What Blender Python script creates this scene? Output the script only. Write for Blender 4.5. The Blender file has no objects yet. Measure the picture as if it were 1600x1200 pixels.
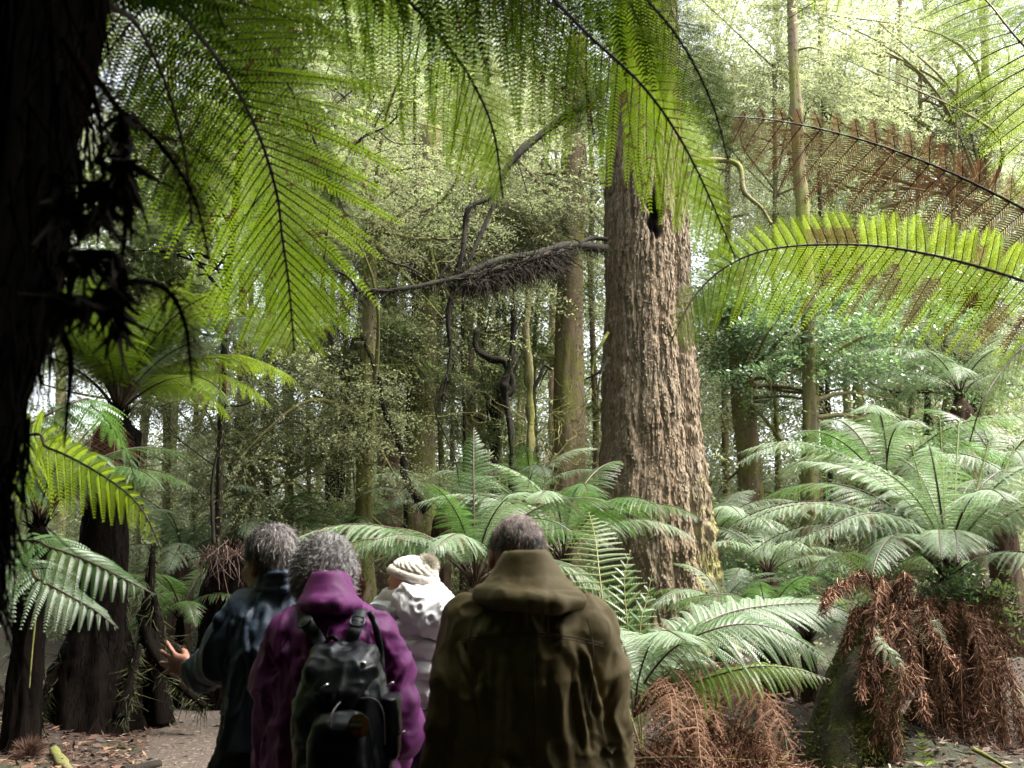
import bpy, math, random
import numpy as np
from math import radians as R, pi, sin, cos, tan, atan
from mathutils import Vector, Matrix

# ------------------------------------------------------------------ camera, sky, sun, exposure
S = bpy.context.scene
F = 1555.0                      # focal length in photo pixels (35 mm lens)
PITCH = atan(270 / F)
CAM_Z = 1.65
cam_d = bpy.data.cameras.new("camera")
cam = bpy.data.objects.new("camera", cam_d)
S.collection.objects.link(cam)
cam.location = (0, 0, CAM_Z)
cam.rotation_euler = (pi / 2 + PITCH, 0, 0)
cam_d.sensor_width = 36
cam_d.lens = 36 * F / 1600
cam_d.clip_end = 500
cam_d.dof.use_dof = True
cam_d.dof.focus_distance = 10.5
cam_d.dof.aperture_fstop = 5.6
S.camera = cam

SUN_EL, SUN_AZ = R(60), R(98)    # azimuth measured from +Y (ahead) towards +X
W = bpy.data.worlds.new("World")
S.world = W
W.use_nodes = True
nt = W.node_tree
nt.nodes.clear()
sky = nt.nodes.new("ShaderNodeTexSky")
sky.sky_type = 'NISHITA'
sky.sun_disc = False
sky.sun_elevation = SUN_EL
sky.sun_rotation = SUN_AZ
sky.dust_density = 4.0
sky.ozone_density = 0.6
hs = nt.nodes.new("ShaderNodeHueSaturation")
hs.inputs['Saturation'].default_value = 0.35
bg = nt.nodes.new("ShaderNodeBackground")
bg.inputs['Strength'].default_value = 0.15
wo = nt.nodes.new("ShaderNodeOutputWorld")
nt.links.new(sky.outputs[0], hs.inputs['Color'])
nt.links.new(hs.outputs[0], bg.inputs['Color'])
nt.links.new(bg.outputs[0], wo.inputs[0])

sun_d = bpy.data.lights.new("sun", 'SUN')
sun_d.energy = 3.2
sun_d.angle = R(22)
sun_d.color = (1.0, 0.96, 0.88)
sun = bpy.data.objects.new("sun", sun_d)
S.collection.objects.link(sun)
sd = Vector((sin(SUN_AZ) * cos(SUN_EL), cos(SUN_AZ) * cos(SUN_EL), sin(SUN_EL)))
sun.rotation_euler = (-sd).to_track_quat('-Z', 'Y').to_euler()
sun.location = sd * 60

S.view_settings.view_transform = 'Standard'
S.view_settings.look = 'None'
S.view_settings.gamma = 1
S.view_settings.exposure = 2.4
S.render.engine = 'CYCLES'
S.cycles.max_bounces = 5
S.cycles.diffuse_bounces = 3
S.cycles.glossy_bounces = 2
S.cycles.transmission_bounces = 4
S.cycles.transparent_max_bounces = 4
S.cycles.use_denoising = True
S.cycles.sample_clamp_indirect = 6

# ------------------------------------------------------------------ helpers
rng = np.random.default_rng(7)
CT, ST = cos(PITCH), sin(PITCH)
UP = np.array([0, 0, 1.0])


def at(px, py, Y):
    """point on the ray of a photo pixel, Y metres ahead"""
    x = (px - 800) / F
    u = (600 - py) / F
    y = CT - ST * u
    z = ST + CT * u
    k = Y / y
    return np.array([x * k, Y, CAM_Z + z * k])


def ats(pts, Y=None):
    return np.array([at(*p) if len(p) == 3 else at(p[0], p[1], Y) for p in pts])


def link(o, parent=None):
    S.collection.objects.link(o)
    if parent is not None:
        o.parent = parent
    return o


def tag(o, label=None, cat=None, group=None, kind=None):
    if label: o["label"] = label
    if cat: o["category"] = cat
    if group: o["group"] = group
    if kind: o["kind"] = kind
    return o


def thing(name, label, cat, loc=(0, 0, 0), group=None):
    o = bpy.data.objects.new(name, None)
    o.empty_display_size = 0.2
    o.location = tuple(float(v) for v in loc)
    S.collection.objects.link(o)
    return tag(o, label, cat, group)


def make_mesh(name, V, polys, mats, attrs=None, mat_idx=None, smooth=False, origin=None):
    """polys: list of int arrays (n,3) or (n,4)"""
    V = np.asarray(V, dtype=np.float32)
    if origin is not None:
        V = V - np.asarray(origin, dtype=np.float32)
    me = bpy.data.meshes.new(name)
    polys = [np.asarray(p, dtype=np.int32) for p in polys if len(p)]
    nf = sum(len(p) for p in polys)
    loops = np.concatenate([p.ravel() for p in polys])
    sizes = np.concatenate([np.full(len(p), p.shape[1], dtype=np.int32) for p in polys])
    starts = np.concatenate([[0], np.cumsum(sizes)[:-1]]).astype(np.int32)
    me.vertices.add(len(V)); me.vertices.foreach_set("co", V.ravel())
    me.loops.add(len(loops)); me.loops.foreach_set("vertex_index", loops)
    me.polygons.add(nf); me.polygons.foreach_set("loop_start", starts)
    try:
        me.polygons.foreach_set("loop_total", sizes)
    except Exception:
        pass
    if mat_idx is not None:
        me.polygons.foreach_set("material_index", np.asarray(mat_idx, dtype=np.int32))
    me.polygons.foreach_set("use_smooth", np.full(nf, bool(smooth)))
    for k, a in (attrs or {}).items():
        a = np.asarray(a, dtype=np.float32)
        at_ = me.attributes.new(k, 'FLOAT', 'FACE' if len(a) == nf else 'POINT')
        at_.data.foreach_set("value", a)
    for m in (mats if isinstance(mats, (list, tuple)) else [mats]):
        me.materials.append(m)
    me.update(calc_edges=True)
    return me


def obj(name, me, parent=None, loc=None):
    o = bpy.data.objects.new(name, me)
    link(o, parent)
    if loc is not None:
        o.location = tuple(float(v) for v in loc)
    return o


def copy_tree(o, parent=None):
    c = o.copy()
    S.collection.objects.link(c)
    c.parent = parent
    for ch in list(o.children):
        copy_tree(ch, c)
    return c


def nrm(v):
    return v / np.maximum(np.linalg.norm(v, axis=-1, keepdims=True), 1e-9)


def catmull(P, n):
    P = np.asarray(P, float)
    if len(P) == 2:
        t = np.linspace(0, 1, n)[:, None]
        return P[0] * (1 - t) + P[1] * t
    Q = np.vstack([2 * P[0] - P[1], P, 2 * P[-1] - P[-2]])
    m = len(P) - 1
    t = np.linspace(0, m, n)
    i = np.minimum(t.astype(int), m - 1)
    f = (t - i)[:, None]
    a, b, c, d = Q[i], Q[i + 1], Q[i + 2], Q[i + 3]
    out = 0.5 * ((2 * b) + (-a + c) * f + (2 * a - 5 * b + 4 * c - d) * f ** 2 + (-a + 3 * b - 3 * c + d) * f ** 3)
    # even spacing by arc length
    L = np.concatenate([[0], np.cumsum(np.linalg.norm(np.diff(out, axis=0), axis=1))])
    s = np.linspace(0, L[-1], n)
    return np.stack([np.interp(s, L, out[:, k]) for k in range(3)], 1)


_T = np.random.default_rng(99).random(4096).astype(np.float32)


def noise3(p, seed=0):
    p = np.asarray(p, dtype=np.float64)
    i = np.floor(p).astype(np.int64)
    f = p - i
    f = f * f * (3 - 2 * f)
    r = 0
    for dx in (0, 1):
        wx = f[..., 0] if dx else 1 - f[..., 0]
        for dy in (0, 1):
            wy = f[..., 1] if dy else 1 - f[..., 1]
            for dz in (0, 1):
                wz = f[..., 2] if dz else 1 - f[..., 2]
                h = ((i[..., 0] + dx) * 73856093 ^ (i[..., 1] + dy) * 19349663 ^ (i[..., 2] + dz) * 83492791 ^ (seed * 2654435)) & 0x7fffffff
                h = (h ^ (h >> 13)) * 1274126177 & 0x7fffffff
                r = r + wx * wy * wz * _T[(h >> 7) & 4095]
    return r


def fbm(p, oct=3, seed=0):
    a, s, r = 1.0, 0.0, 0
    p = np.asarray(p, float)
    for k in range(oct):
        r = r + a * noise3(p * 2 ** k, seed + k * 17); s += a; a *= .5
    return r / s


def frames(C):
    """rotation-minimising frames along polyline"""
    T = np.gradient(C, axis=0)
    T = nrm(T)
    n0 = np.cross(T[0], [0.3, 0.9, 0.2]); n0 /= np.linalg.norm(n0)
    N = np.zeros_like(T); N[0] = n0
    for k in range(1, len(T)):
        v = N[k - 1] - T[k] * np.dot(N[k - 1], T[k])
        N[k] = v / max(np.linalg.norm(v), 1e-9)
    return T, N, np.cross(T, N)


def tube(C, rad, ns=8, bump=0.0, seed=0, bscale=4.0, stretch=0.25, cap=True):
    """returns V, quads, tris"""
    C = np.asarray(C, float)
    n = len(C)
    rad = np.broadcast_to(np.asarray(rad, float), (n,))
    T, N, B = frames(C)
    a = np.linspace(0, 2 * pi, ns, endpoint=False)
    d = N[:, None] * np.cos(a)[None, :, None] + B[:, None] * np.sin(a)[None, :, None]
    r = np.repeat(rad[:, None], ns, 1)
    if bump:
        L = np.concatenate([[0], np.cumsum(np.linalg.norm(np.diff(C, axis=0), axis=1))])
        q = np.stack([np.cos(a)[None] * rad[:, None] * bscale / max(rad.max(), .001) * 1.0 + 0 * r,
                      np.sin(a)[None] * rad[:, None] * bscale / max(rad.max(), .001) + 0 * r,
                      np.repeat(L[:, None], ns, 1) * bscale * stretch / max(rad.max(), .001) * .3], -1)
        r = r * (1 + bump * (fbm(q + seed * 7.3, 3, seed) - .5) * 2)
    V = (C[:, None] + d * r[..., None]).reshape(-1, 3)
    i = np.arange(n - 1)[:, None] * ns
    j = np.arange(ns)[None]
    j2 = (j + 1) % ns
    Q = np.stack([i + j, i + j2, i + ns + j2, i + ns + j], -1).reshape(-1, 4)
    tr = np.zeros((0, 3), int)
    if cap:
        V = np.vstack([V, C[0], C[-1]])
        jj = np.arange(ns); k2 = (jj + 1) % ns
        t0 = np.stack([np.full(ns, n * ns), k2, jj], -1)
        t1 = np.stack([np.full(ns, n * ns + 1), (n - 1) * ns + jj, (n - 1) * ns + k2], -1)
        tr = np.vstack([t0, t1])
    return V, Q, tr


class MB:
    """collects pieces into one mesh"""
    def __init__(s):
        s.V, s.Q, s.T, s.qa, s.ta, s.qm, s.tm, s.n = [], [], [], [], [], [], [], 0

    def add(s, V, Q=None, T=None, tone=0.5, m=0):
        V = np.asarray(V, float).reshape(-1, 3)
        if Q is not None and len(Q):
            s.Q.append(np.asarray(Q) + s.n)
            s.qa.append(np.broadcast_to(np.asarray(tone, float), (len(Q),)) if np.ndim(tone) == 0 or len(tone) == len(Q) else np.full(len(Q), .5))
            s.qm.append(np.full(len(Q), m))
        if T is not None and len(T):
            s.T.append(np.asarray(T) + s.n)
            s.ta.append(np.broadcast_to(np.asarray(tone, float).ravel()[:1], (len(T),)))
            s.tm.append(np.full(len(T), m))
        s.V.append(V); s.n += len(V)
        return s

    def tube(s, C, rad, ns=8, tone=.5, m=0, **k):
        V, Q, T = tube(C, rad, ns, **k)
        return s.add(V, Q, T, tone, m)

    def mesh(s, name, mats, smooth=True, origin=None, extra=None):
        polys = ([np.concatenate(s.Q)] if s.Q else []) + ([np.concatenate(s.T)] if s.T else [])
        tone = np.concatenate(s.qa + s.ta); mi = np.concatenate(s.qm + s.tm)
        a = {"tone": tone}
        if extra: a.update(extra)
        return make_mesh(name, np.concatenate(s.V), polys, mats, a, mi, smooth, origin)

    def build(s, name, mats, parent=None, smooth=True, origin=None, loc=None):
        return obj(name, s.mesh(name, mats, smooth, origin), parent, loc)


# ------------------------------------------------------------------ materials
def new_mat(name):
    m = bpy.data.materials.new(name)
    m.use_nodes = True
    n = m.node_tree.nodes
    b = n['Principled BSDF']
    return m, n, m.node_tree.links, b


def attr_node(n, name):
    a = n.new('ShaderNodeAttribute'); a.attribute_name = name
    return a.outputs['Fac']


def ramp(n, l, fac, stops):
    r = n.new('ShaderNodeValToRGB')
    e = r.color_ramp.elements
    while len(e) < len(stops):
        e.new(0.5)
    for k, (p, c) in enumerate(stops):
        e[k].position = p
        e[k].color = (*c, 1)
    l.new(fac, r.inputs[0])
    return r.outputs[0]


def noise_tex(n, l, scale, detail=4, rough=.6, vec=(1, 1, 1), coord='Object'):
    tc = n.new('ShaderNodeTexCoord')
    mp = n.new('ShaderNodeMapping')
    mp.inputs['Scale'].default_value = vec
    l.new(tc.outputs[coord], mp.inputs[0])
    t = n.new('ShaderNodeTexNoise')
    t.inputs['Scale'].default_value = scale
    t.inputs['Detail'].default_value = detail
    t.inputs['Roughness'].default_value = rough
    l.new(mp.outputs[0], t.inputs['Vector'])
    return t.outputs['Fac']


def bump(n, l, b, h, strength=.5, dist=.02):
    bp = n.new('ShaderNodeBump')
    bp.inputs['Strength'].default_value = strength
    bp.inputs['Distance'].default_value = dist
    l.new(h, bp.inputs['Height'])
    l.new(bp.outputs[0], b.inputs['Normal'])


def mixc(n, l, fac, a, b_):
    m = n.new('ShaderNodeMix'); m.data_type = 'RGBA'
    if hasattr(fac, 'links'): l.new(fac, m.inputs[0])
    else: m.inputs[0].default_value = fac
    for i, c in ((6, a), (7, b_)):
        if hasattr(c, 'links'): l.new(c, m.inputs[i])
        else: m.inputs[i].default_value = (*c, 1)
    return m.outputs[2]


def maprange(n, l, v, a, b_, c=0, d=1):
    m = n.new('ShaderNodeMapRange')
    for k, x in enumerate((a, b_, c, d)): m.inputs[k + 1].default_value = x
    l.new(v, m.inputs[0])
    return m.outputs[0]


def leaf_mat(name, dark, light, trans, tmix=.4, rough=.38, spec=.5, dead=((.065, .032, .02), (.20, .115, .075))):
    """leaf: tone attribute varies the green, dead attribute turns it brown"""
    m, n, l, b = new_mat(name)
    tone = attr_node(n, 'tone')
    col = mixc(n, l, tone, dark, light)
    dd = attr_node(n, 'dead')
    dcol = mixc(n, l, tone, dead[0], dead[1])
    col = mixc(n, l, dd, col, dcol)
    l.new(col, b.inputs['Base Color'])
    l.new(maprange(n, l, dd, 0, 1, rough, .85), b.inputs['Roughness'])
    l.new(maprange(n, l, dd, 0, 1, spec, .1), b.inputs['Specular IOR Level'])
    tr = n.new('ShaderNodeBsdfTranslucent')
    tcol = mixc(n, l, tone, tuple(.6 * c for c in trans), trans)
    tcol = mixc(n, l, dd, tcol, (.20, .09, .045))
    l.new(tcol, tr.inputs[0])
    mx = n.new('ShaderNodeMixShader')
    mx.inputs[0].default_value = tmix
    l.new(b.outputs[0], mx.inputs[1]); l.new(tr.outputs[0], mx.inputs[2])
    l.new(mx.outputs[0], n['Material Output'].inputs[0])
    return m


M = {}
M['frond_bright'] = leaf_mat('fern_leaf_bright', (.05, .12, .012), (.12, .22, .02), (.50, .70, .04), .55)
M['frond_hang'] = leaf_mat('fern_leaf_hanging', (.03, .085, .012), (.07, .16, .02), (.60, .86, .04), .62, rough=.6, spec=.15, dead=((.42, .09, .02), (.60, .22, .06)))
M['frond_green'] = leaf_mat('fern_leaf_green', (.025, .07, .02), (.07, .15, .035), (.16, .34, .06), .35)
M['frond_shade'] = leaf_mat('fern_leaf_shaded', (.008, .028, .006), (.022, .06, .010), (.09, .20, .012), .4, rough=.8, spec=.05)  # dark copy of the hanging leaf, canopy shade put into the colour
M['frond_dead_dark'] = leaf_mat('fern_leaf_dead_dark', (.01, .01, .01), (.02, .02, .01), (.02, .02, .01), .15, rough=.8, spec=.1, dead=((.012, .008, .006), (.06, .035, .022)))  # very dark brown leaflets for the dead fronds
M['frond_rust'] = leaf_mat('fern_leaf_rust', (.1, .05, .02), (.1, .05, .02), (.3, .1, .03), .35, dead=((.20, .06, .045), (.44, .20, .15)))
M['frond_pale'] = leaf_mat('fern_leaf_sky_sheen', (.10, .17, .085), (.31, .40, .27), (.30, .45, .18), .30, .5, .5)  # sky sheen on the fronds put into the pale base colour
M['leaf_yellow'] = leaf_mat('leaf_yellow_green', (.08, .10, .04), (.22, .25, .12), (.44, .49, .23), .5, .5)
M['leaf_green'] = leaf_mat('leaf_mid_green', (.05, .075, .025), (.14, .18, .065), (.34, .43, .14), .5, .5)
M['leaf_blue'] = leaf_mat('leaf_glossy_bluish', (.04, .085, .035), (.13, .20, .10), (.22, .36, .13), .42, .28, .7)
M['leaf_far'] = leaf_mat('leaf_far_brightened', (.12, .145, .07), (.30, .33, .20), (.50, .55, .30), .5, .6)  # raised leaf colour stands in for sunlight missing in the far wood


def simple(name, col, rough=.8, col2=None, scale=8, vec=(1, 1, 1), bstr=0, bdist=.01, bscale=None, spec=.4, detail=5):
    m, n, l, b = new_mat(name)
    if col2 is not None:
        f = noise_tex(n, l, scale, detail, .65, vec)
        f = maprange(n, l, f, .35, .65)
        l.new(mixc(n, l, f, col, col2), b.inputs['Base Color'])
    else:
        b.inputs['Base Color'].default_value = (*col, 1)
    b.inputs['Roughness'].default_value = rough
    b.inputs['Specular IOR Level'].default_value = spec
    if bstr:
        bump(n, l, b, noise_tex(n, l, bscale or scale * 2, 6, .7, vec), bstr, bdist)
    return m


M['stem_dark'] = simple('fern_stalk_dark', (.03, .018, .012), .45, (.06, .035, .02), 20)
M['stem_green'] = simple('fern_stalk_green', (.13, .17, .04), .5, (.16, .12, .04), 6)
M['stem_brown'] = simple('fern_stalk_brown', (.12, .06, .03), .7, (.2, .1, .05), 15)
M['twig'] = simple('twig_bark', (.05, .04, .025), .9, (.10, .09, .05), 6)


def bark(name, c1, c2, moss, moss_lo, moss_hi, scale=10, stretch=.18, bd=.03):
    m, n, l, b = new_mat(name)
    f1 = maprange(n, l, noise_tex(n, l, scale, 8, .7, (1, 1, stretch)), .35, .65)
    f2 = maprange(n, l, noise_tex(n, l, scale * .12, 4, .6, (1, 1, .5)), .4, .62)
    base = mixc(n, l, f1, c1, c2)
    base = mixc(n, l, f2, base, tuple(x * .62 for x in c2))
    mo = noise_tex(n, l, scale * .22, 9, .72, (1, 1, .6))
    mo = maprange(n, l, mo, moss_lo, moss_hi)
    fine = maprange(n, l, noise_tex(n, l, scale * 3, 5, .7), .3, .7)
    mcol = mixc(n, l, fine, tuple(x * .5 for x in moss), moss)
    col = mixc(n, l, mo, base, mcol)
    l.new(col, b.inputs['Base Color'])
    b.inputs['Roughness'].default_value = .9
    b.inputs['Specular IOR Level'].default_value = .25
    h = noise_tex(n, l, scale * 1.6, 8, .75, (1, 1, stretch))
    bump(n, l, b, h, .9, bd)
    return m


M['bark_brown'] = bark('bark_brown', (.10, .065, .04), (.25, .18, .12), (.20, .20, .05), .46, .60)
M['bark_grey'] = bark('bark_mossy_grey', (.11, .085, .055), (.24, .19, .125), (.19, .20, .05), .40, .56)
M['bark_red'] = bark('bark_reddish', (.13, .07, .05), (.27, .17, .12), (.18, .18, .05), .52, .66)
M['bark_dark'] = bark('bark_near_black', (.007, .005, .004), (.022, .016, .011), (.035, .045, .010), .5, .66)  # near-black brown bark with some moss
M['fibre'] = bark('tree_fern_fibre', (.03, .018, .011), (.085, .05, .03), (.05, .06, .02), .62, .75, 22, .1, .03)
M['moss'] = simple('moss_tufts', (.035, .045, .01), .95, (.13, .14, .03), 9)
M['moss_dark'] = simple('moss_dark_tufts', (.010, .012, .004), .95, (.045, .048, .013), 9)
M['epiphyte'] = simple('hanging_root_mat', (.008, .006, .004), .95, (.035, .024, .013), 9)
# ------------------------------------------------------------------ fern fronds
def frond_geo(C, W, npin=34, npl=20, nhint=(0, 0, 1), droop=.35, s0=.14, prof=None, fwd=(12, 50), plw=.8, pl_len=.6,
              dead=0.0, dead_fn=None, seed=0, jit=.12, hexa=False, curl=0.0, asym=(1, 1), fold=.25, miss=0.0, spots=0.0, tone0=.5, cup=0.0):
    """bipinnate frond blade along the rachis polyline C; returns V, quads, tone, dead"""
    r = np.random.default_rng(seed)
    C = catmull(C, 90) if len(C) < 60 else C
    T = nrm(np.gradient(C, axis=0))
    N = np.asarray(nhint, float)
    N = np.broadcast_to(N, T.shape) if N.ndim == 1 else N
    N = nrm(N - T * np.sum(N * T, -1, keepdims=True))
    Sd = np.cross(T, N)
    s = np.linspace(s0, .995, npin)
    idx = s * (len(C) - 1)
    i0 = np.clip(idx.astype(int), 0, len(C) - 2); f = (idx - i0)[:, None]
    lerp = lambda A: A[i0] * (1 - f) + A[i0 + 1] * f
    B, Tt, Nn, Ss = lerp(C), nrm(lerp(T)), nrm(lerp(N)), nrm(lerp(Sd))
    q = (s - s0) / (1 - s0)
    if prof is None:
        pr = np.clip(.38 + 2.4 * q, 0, 1) * np.clip(1 - q ** 1.6, 0.02, 1) ** .8
    else:
        pr = np.interp(q, [p[0] for p in prof], [p[1] for p in prof])
    side = np.array([-1, 1.])[:, None]
    L = W * pr[None] * np.array(asym)[:, None] * (1 + jit * (r.random((2, npin)) - .5))
    if miss:
        L = L * np.where(r.random(L.shape) < miss, r.random(L.shape) * .5 + .05, 1)
    ang = np.radians(fwd[0] + (fwd[1] - fwd[0]) * q[None] ** 1.4 + jit * 40 * (r.random((2, npin)) - .5))
    D = side[..., None] * Ss[None] * np.cos(ang)[..., None] + Tt[None] * np.sin(ang)[..., None]
    D = D + Nn[None] * (cup + jit * .5 * (r.random((2, npin, 1)) - .5))
    D = nrm(D)
    dr = droop * (1 + .5 * jit * 4 * (r.random((2, npin)) - .5))
    J = npl
    u = (np.arange(J) + .6) / J
    g = np.array([0, 0, -1.])
    uu = u[None, None, :, None]
    Lx = L[..., None, None]
    cj = (curl + .9 * jit * (r.random((2, npin)) - .5))[..., None, None]
    P0 = B[None, :, None] + D[:, :, None] * Lx * uu + g * (dr[..., None, None] * Lx * uu ** 2) + Tt[None, :, None] * cj * Lx * uu ** 2
    PT = nrm(D[:, :, None] + g * 2 * dr[..., None, None] * uu + Tt[None, :, None] * 2 * cj * uu)
    Q = nrm(np.cross(Nn[None, :, None] + 0 * PT, PT))
    PN = nrm(np.cross(PT, Q))
    # pinnule length
    gap = np.linalg.norm(C[-1] - C[0]) * 0 + np.sum(np.linalg.norm(np.diff(C, axis=0), axis=1)) * (1 - s0) / npin
    pl = gap * pl_len * (np.clip(1 - u, .05, 1) ** .45)[None, None] * np.clip(L / (W * .35), .25, 1)[..., None]
    pl = pl * (1 + jit * (r.random(pl.shape) - .5))
    w = (L / J * plw)[..., None] * np.ones(J) * .5
    Vs, tn = [], []
    basetone = tone0 + .35 * (r.random((2, npin, 1)) - .5) + .3 * (r.random((2, npin, J)) - .5)
    for sg in (-1, 1):
        b_ = np.radians(24)
        dq = nrm(sg * Q * np.cos(b_) + PT * np.sin(b_) - PN * fold * 1.0 + g * .12)
        bl = P0 - PT * w[..., None]; br = P0 + PT * w[..., None]
        tl = P0 + dq * pl[..., None] - PT * w[..., None] * .30 + PT * pl[..., None] * .12
        tr = P0 + dq * pl[..., None] + PT * w[..., None] * .30 + PT * pl[..., None] * .12
        if hexa:
            ml = P0 + dq * pl[..., None] * .55 - PT * w[..., None] * .95
            mr = P0 + dq * pl[..., None] * .55 + PT * w[..., None] * .85
            Vs.append(np.stack([bl, br, mr, tr, tl, ml], -2))
        else:
            Vs.append(np.stack([bl, br, tr, tl], -2))
    k = 6 if hexa else 4
    V = np.stack(Vs, 0).reshape(-1, k, 3)
    nq = len(V)
    base = np.arange(nq)[:, None] * k
    if hexa:
        Qd = np.concatenate([base + [0, 1, 2, 5], base + [5, 2, 3, 4]])
    else:
        Qd = base + [0, 1, 2, 3]
    tone = np.stack([basetone, basetone + .08], 0).reshape(-1)
    de = np.full((2, npin, J), float(dead))
    if dead_fn is not None:
        de = np.maximum(de, dead_fn(q[None, :, None] + 0 * de, u[None, None] + 0 * de, side[..., None] + 0 * de, r))
    de = np.stack([de, de], 0).reshape(-1)
    if spots:
        de = np.maximum(de, (r.random(de.shape) < spots) * 1.0)
        c = r.integers(0, len(de), max(1, int(len(de) * spots / 6)))
        for o_ in range(4): de[np.minimum(c + o_, len(de) - 1)] = 1
    if hexa:
        tone = np.concatenate([tone, tone]); de = np.concatenate([de, de])
    V = V.reshape(-1, 3)
    # midribs of pinnae
    K = 6
    u2 = np.linspace(0, 1, K)[None, None, :, None]
    Pm = B[None, :, None] + D[:, :, None] * Lx * u2 + g * (dr[..., None, None] * Lx * u2 ** 2) + Tt[None, :, None] * cj * Lx * u2 ** 2
    mw = np.maximum(.0012, .006 * W * 1.2) * (1 - .7 * u2)
    a = Pm - Tt[None, :, None] * mw + Nn[None, :, None] * .001; b = Pm + Tt[None, :, None] * mw + Nn[None, :, None] * .001
    mv = np.stack([a, b], 3).reshape(2 * npin, K, 2, 3)
    n0 = len(V)
    V = np.vstack([V, mv.reshape(-1, 3)])
    pb = (np.arange(2 * npin) * K * 2)[:, None, None]
    kk = (np.arange(K - 1) * 2)[None, :, None]
    Qm = (pb + kk + np.array([0, 1, 3, 2])).reshape(-1, 4) + n0
    Qd = np.vstack([Qd, Qm])
    mi = np.concatenate([np.zeros(len(tone)), np.ones(len(Qm))])
    tone = np.concatenate([tone, np.full(len(Qm), .5)]); de = np.concatenate([de, np.full(len(Qm), float(dead))])
    return V, Qd, np.clip(tone, 0, 1), np.clip(de, 0, 1), mi


def frond(parent, C, W, mat='frond_green', stem='stem_dark', srad=.009, origin=None, label=None, **k):
    """a frond part (its blade) with its stalk as a sub-part"""
    C = catmull(C, 90)
    V, Q, t, d, mi = frond_geo(C, W, **k)
    me = make_mesh('frond', V, [Q], [M[mat], M[stem]], {'tone': t, 'dead': d}, mi, False, origin)
    o = obj('frond', me, parent)
    if label: o['label'] = label
    mb = MB()
    mb.tube(C, np.linspace(srad, srad * .25, 90), 6)
    mb.build('stalk', [M[stem]], o, True, origin)
    return o


def arch(length, a0=60, a1=-50, n=24, side=0.0, pw=1.0):
    """canonical frond spine in the XZ plane; elevation goes from a0 to a1 degrees"""
    t = np.linspace(0, 1, n)
    el = np.radians(a0 + (a1 - a0) * t ** pw)
    st = length / (n - 1)
    x = np.concatenate([[0], np.cumsum(np.cos(el[:-1]) * st)])
    z = np.concatenate([[0], np.cumsum(np.sin(el[:-1]) * st)])
    y = side * length * t ** 2
    return np.stack([x, y, z], 1)


_FT = {}


def frond_template(key, mat, stem='stem_dark', **k):
    """shared frond meshes: (blade, stalk)"""
    kk = (key, mat, stem)
    if kk not in _FT:
        L, a0, a1, side, W, npin, npl, opts = key
        C = catmull(arch(L, a0, a1, side=side), 90)
        o = dict(npin=npin, npl=npl, s0=.2, seed=hash((L, a0, a1)) % 1000)
        o.update(dict(opts)); o.update(k)
        V, Q, t, d, mi = frond_geo(C, W, **o)
        me = make_mesh('frond', V, [Q], [M[mat], M[stem]], {'tone': t, 'dead': d}, mi)
        mb = MB().tube(C, np.linspace(.011 * L ** .5, .003, 90), 5)
        ms = mb.mesh('stalk', [M[stem]])
        _FT[kk] = (me, ms)
    return _FT[kk]


def rosette(root, crown, specs, templates, mats, rel, stem='stem_dark', two=True):
    """specs: (azimuth, tilt, roll, scale, template, matkey)"""
    for (az, tilt, roll, sc, ti, mk) in specs:
        me, ms = frond_template(templates[ti], mats[mk], stem)
        o = obj('frond', me, root)
        o.location = tuple(np.asarray(crown) - np.asarray(rel))
        o.rotation_euler = (R(roll), R(-tilt), R(az))
        o.scale = (sc, sc, sc)
        if two:
            obj('stalk', ms, o)


def ring_specs(n, seed, tilt=(-15, 20), sc=(.85, 1.1), nt=3, nm=1, az0=0, az1=360, roll=12):
    r = np.random.default_rng(seed)
    out = []
    for k in range(n):
        az = az0 + (az1 - az0) * (k + .5 * r.random()) / n
        out.append((az, tilt[0] + (tilt[1] - tilt[0]) * r.random(), roll * (r.random() - .5) * 2,
                    sc[0] + (sc[1] - sc[0]) * r.random(), int(r.integers(nt)), int(r.integers(nm))))
    return out


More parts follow.
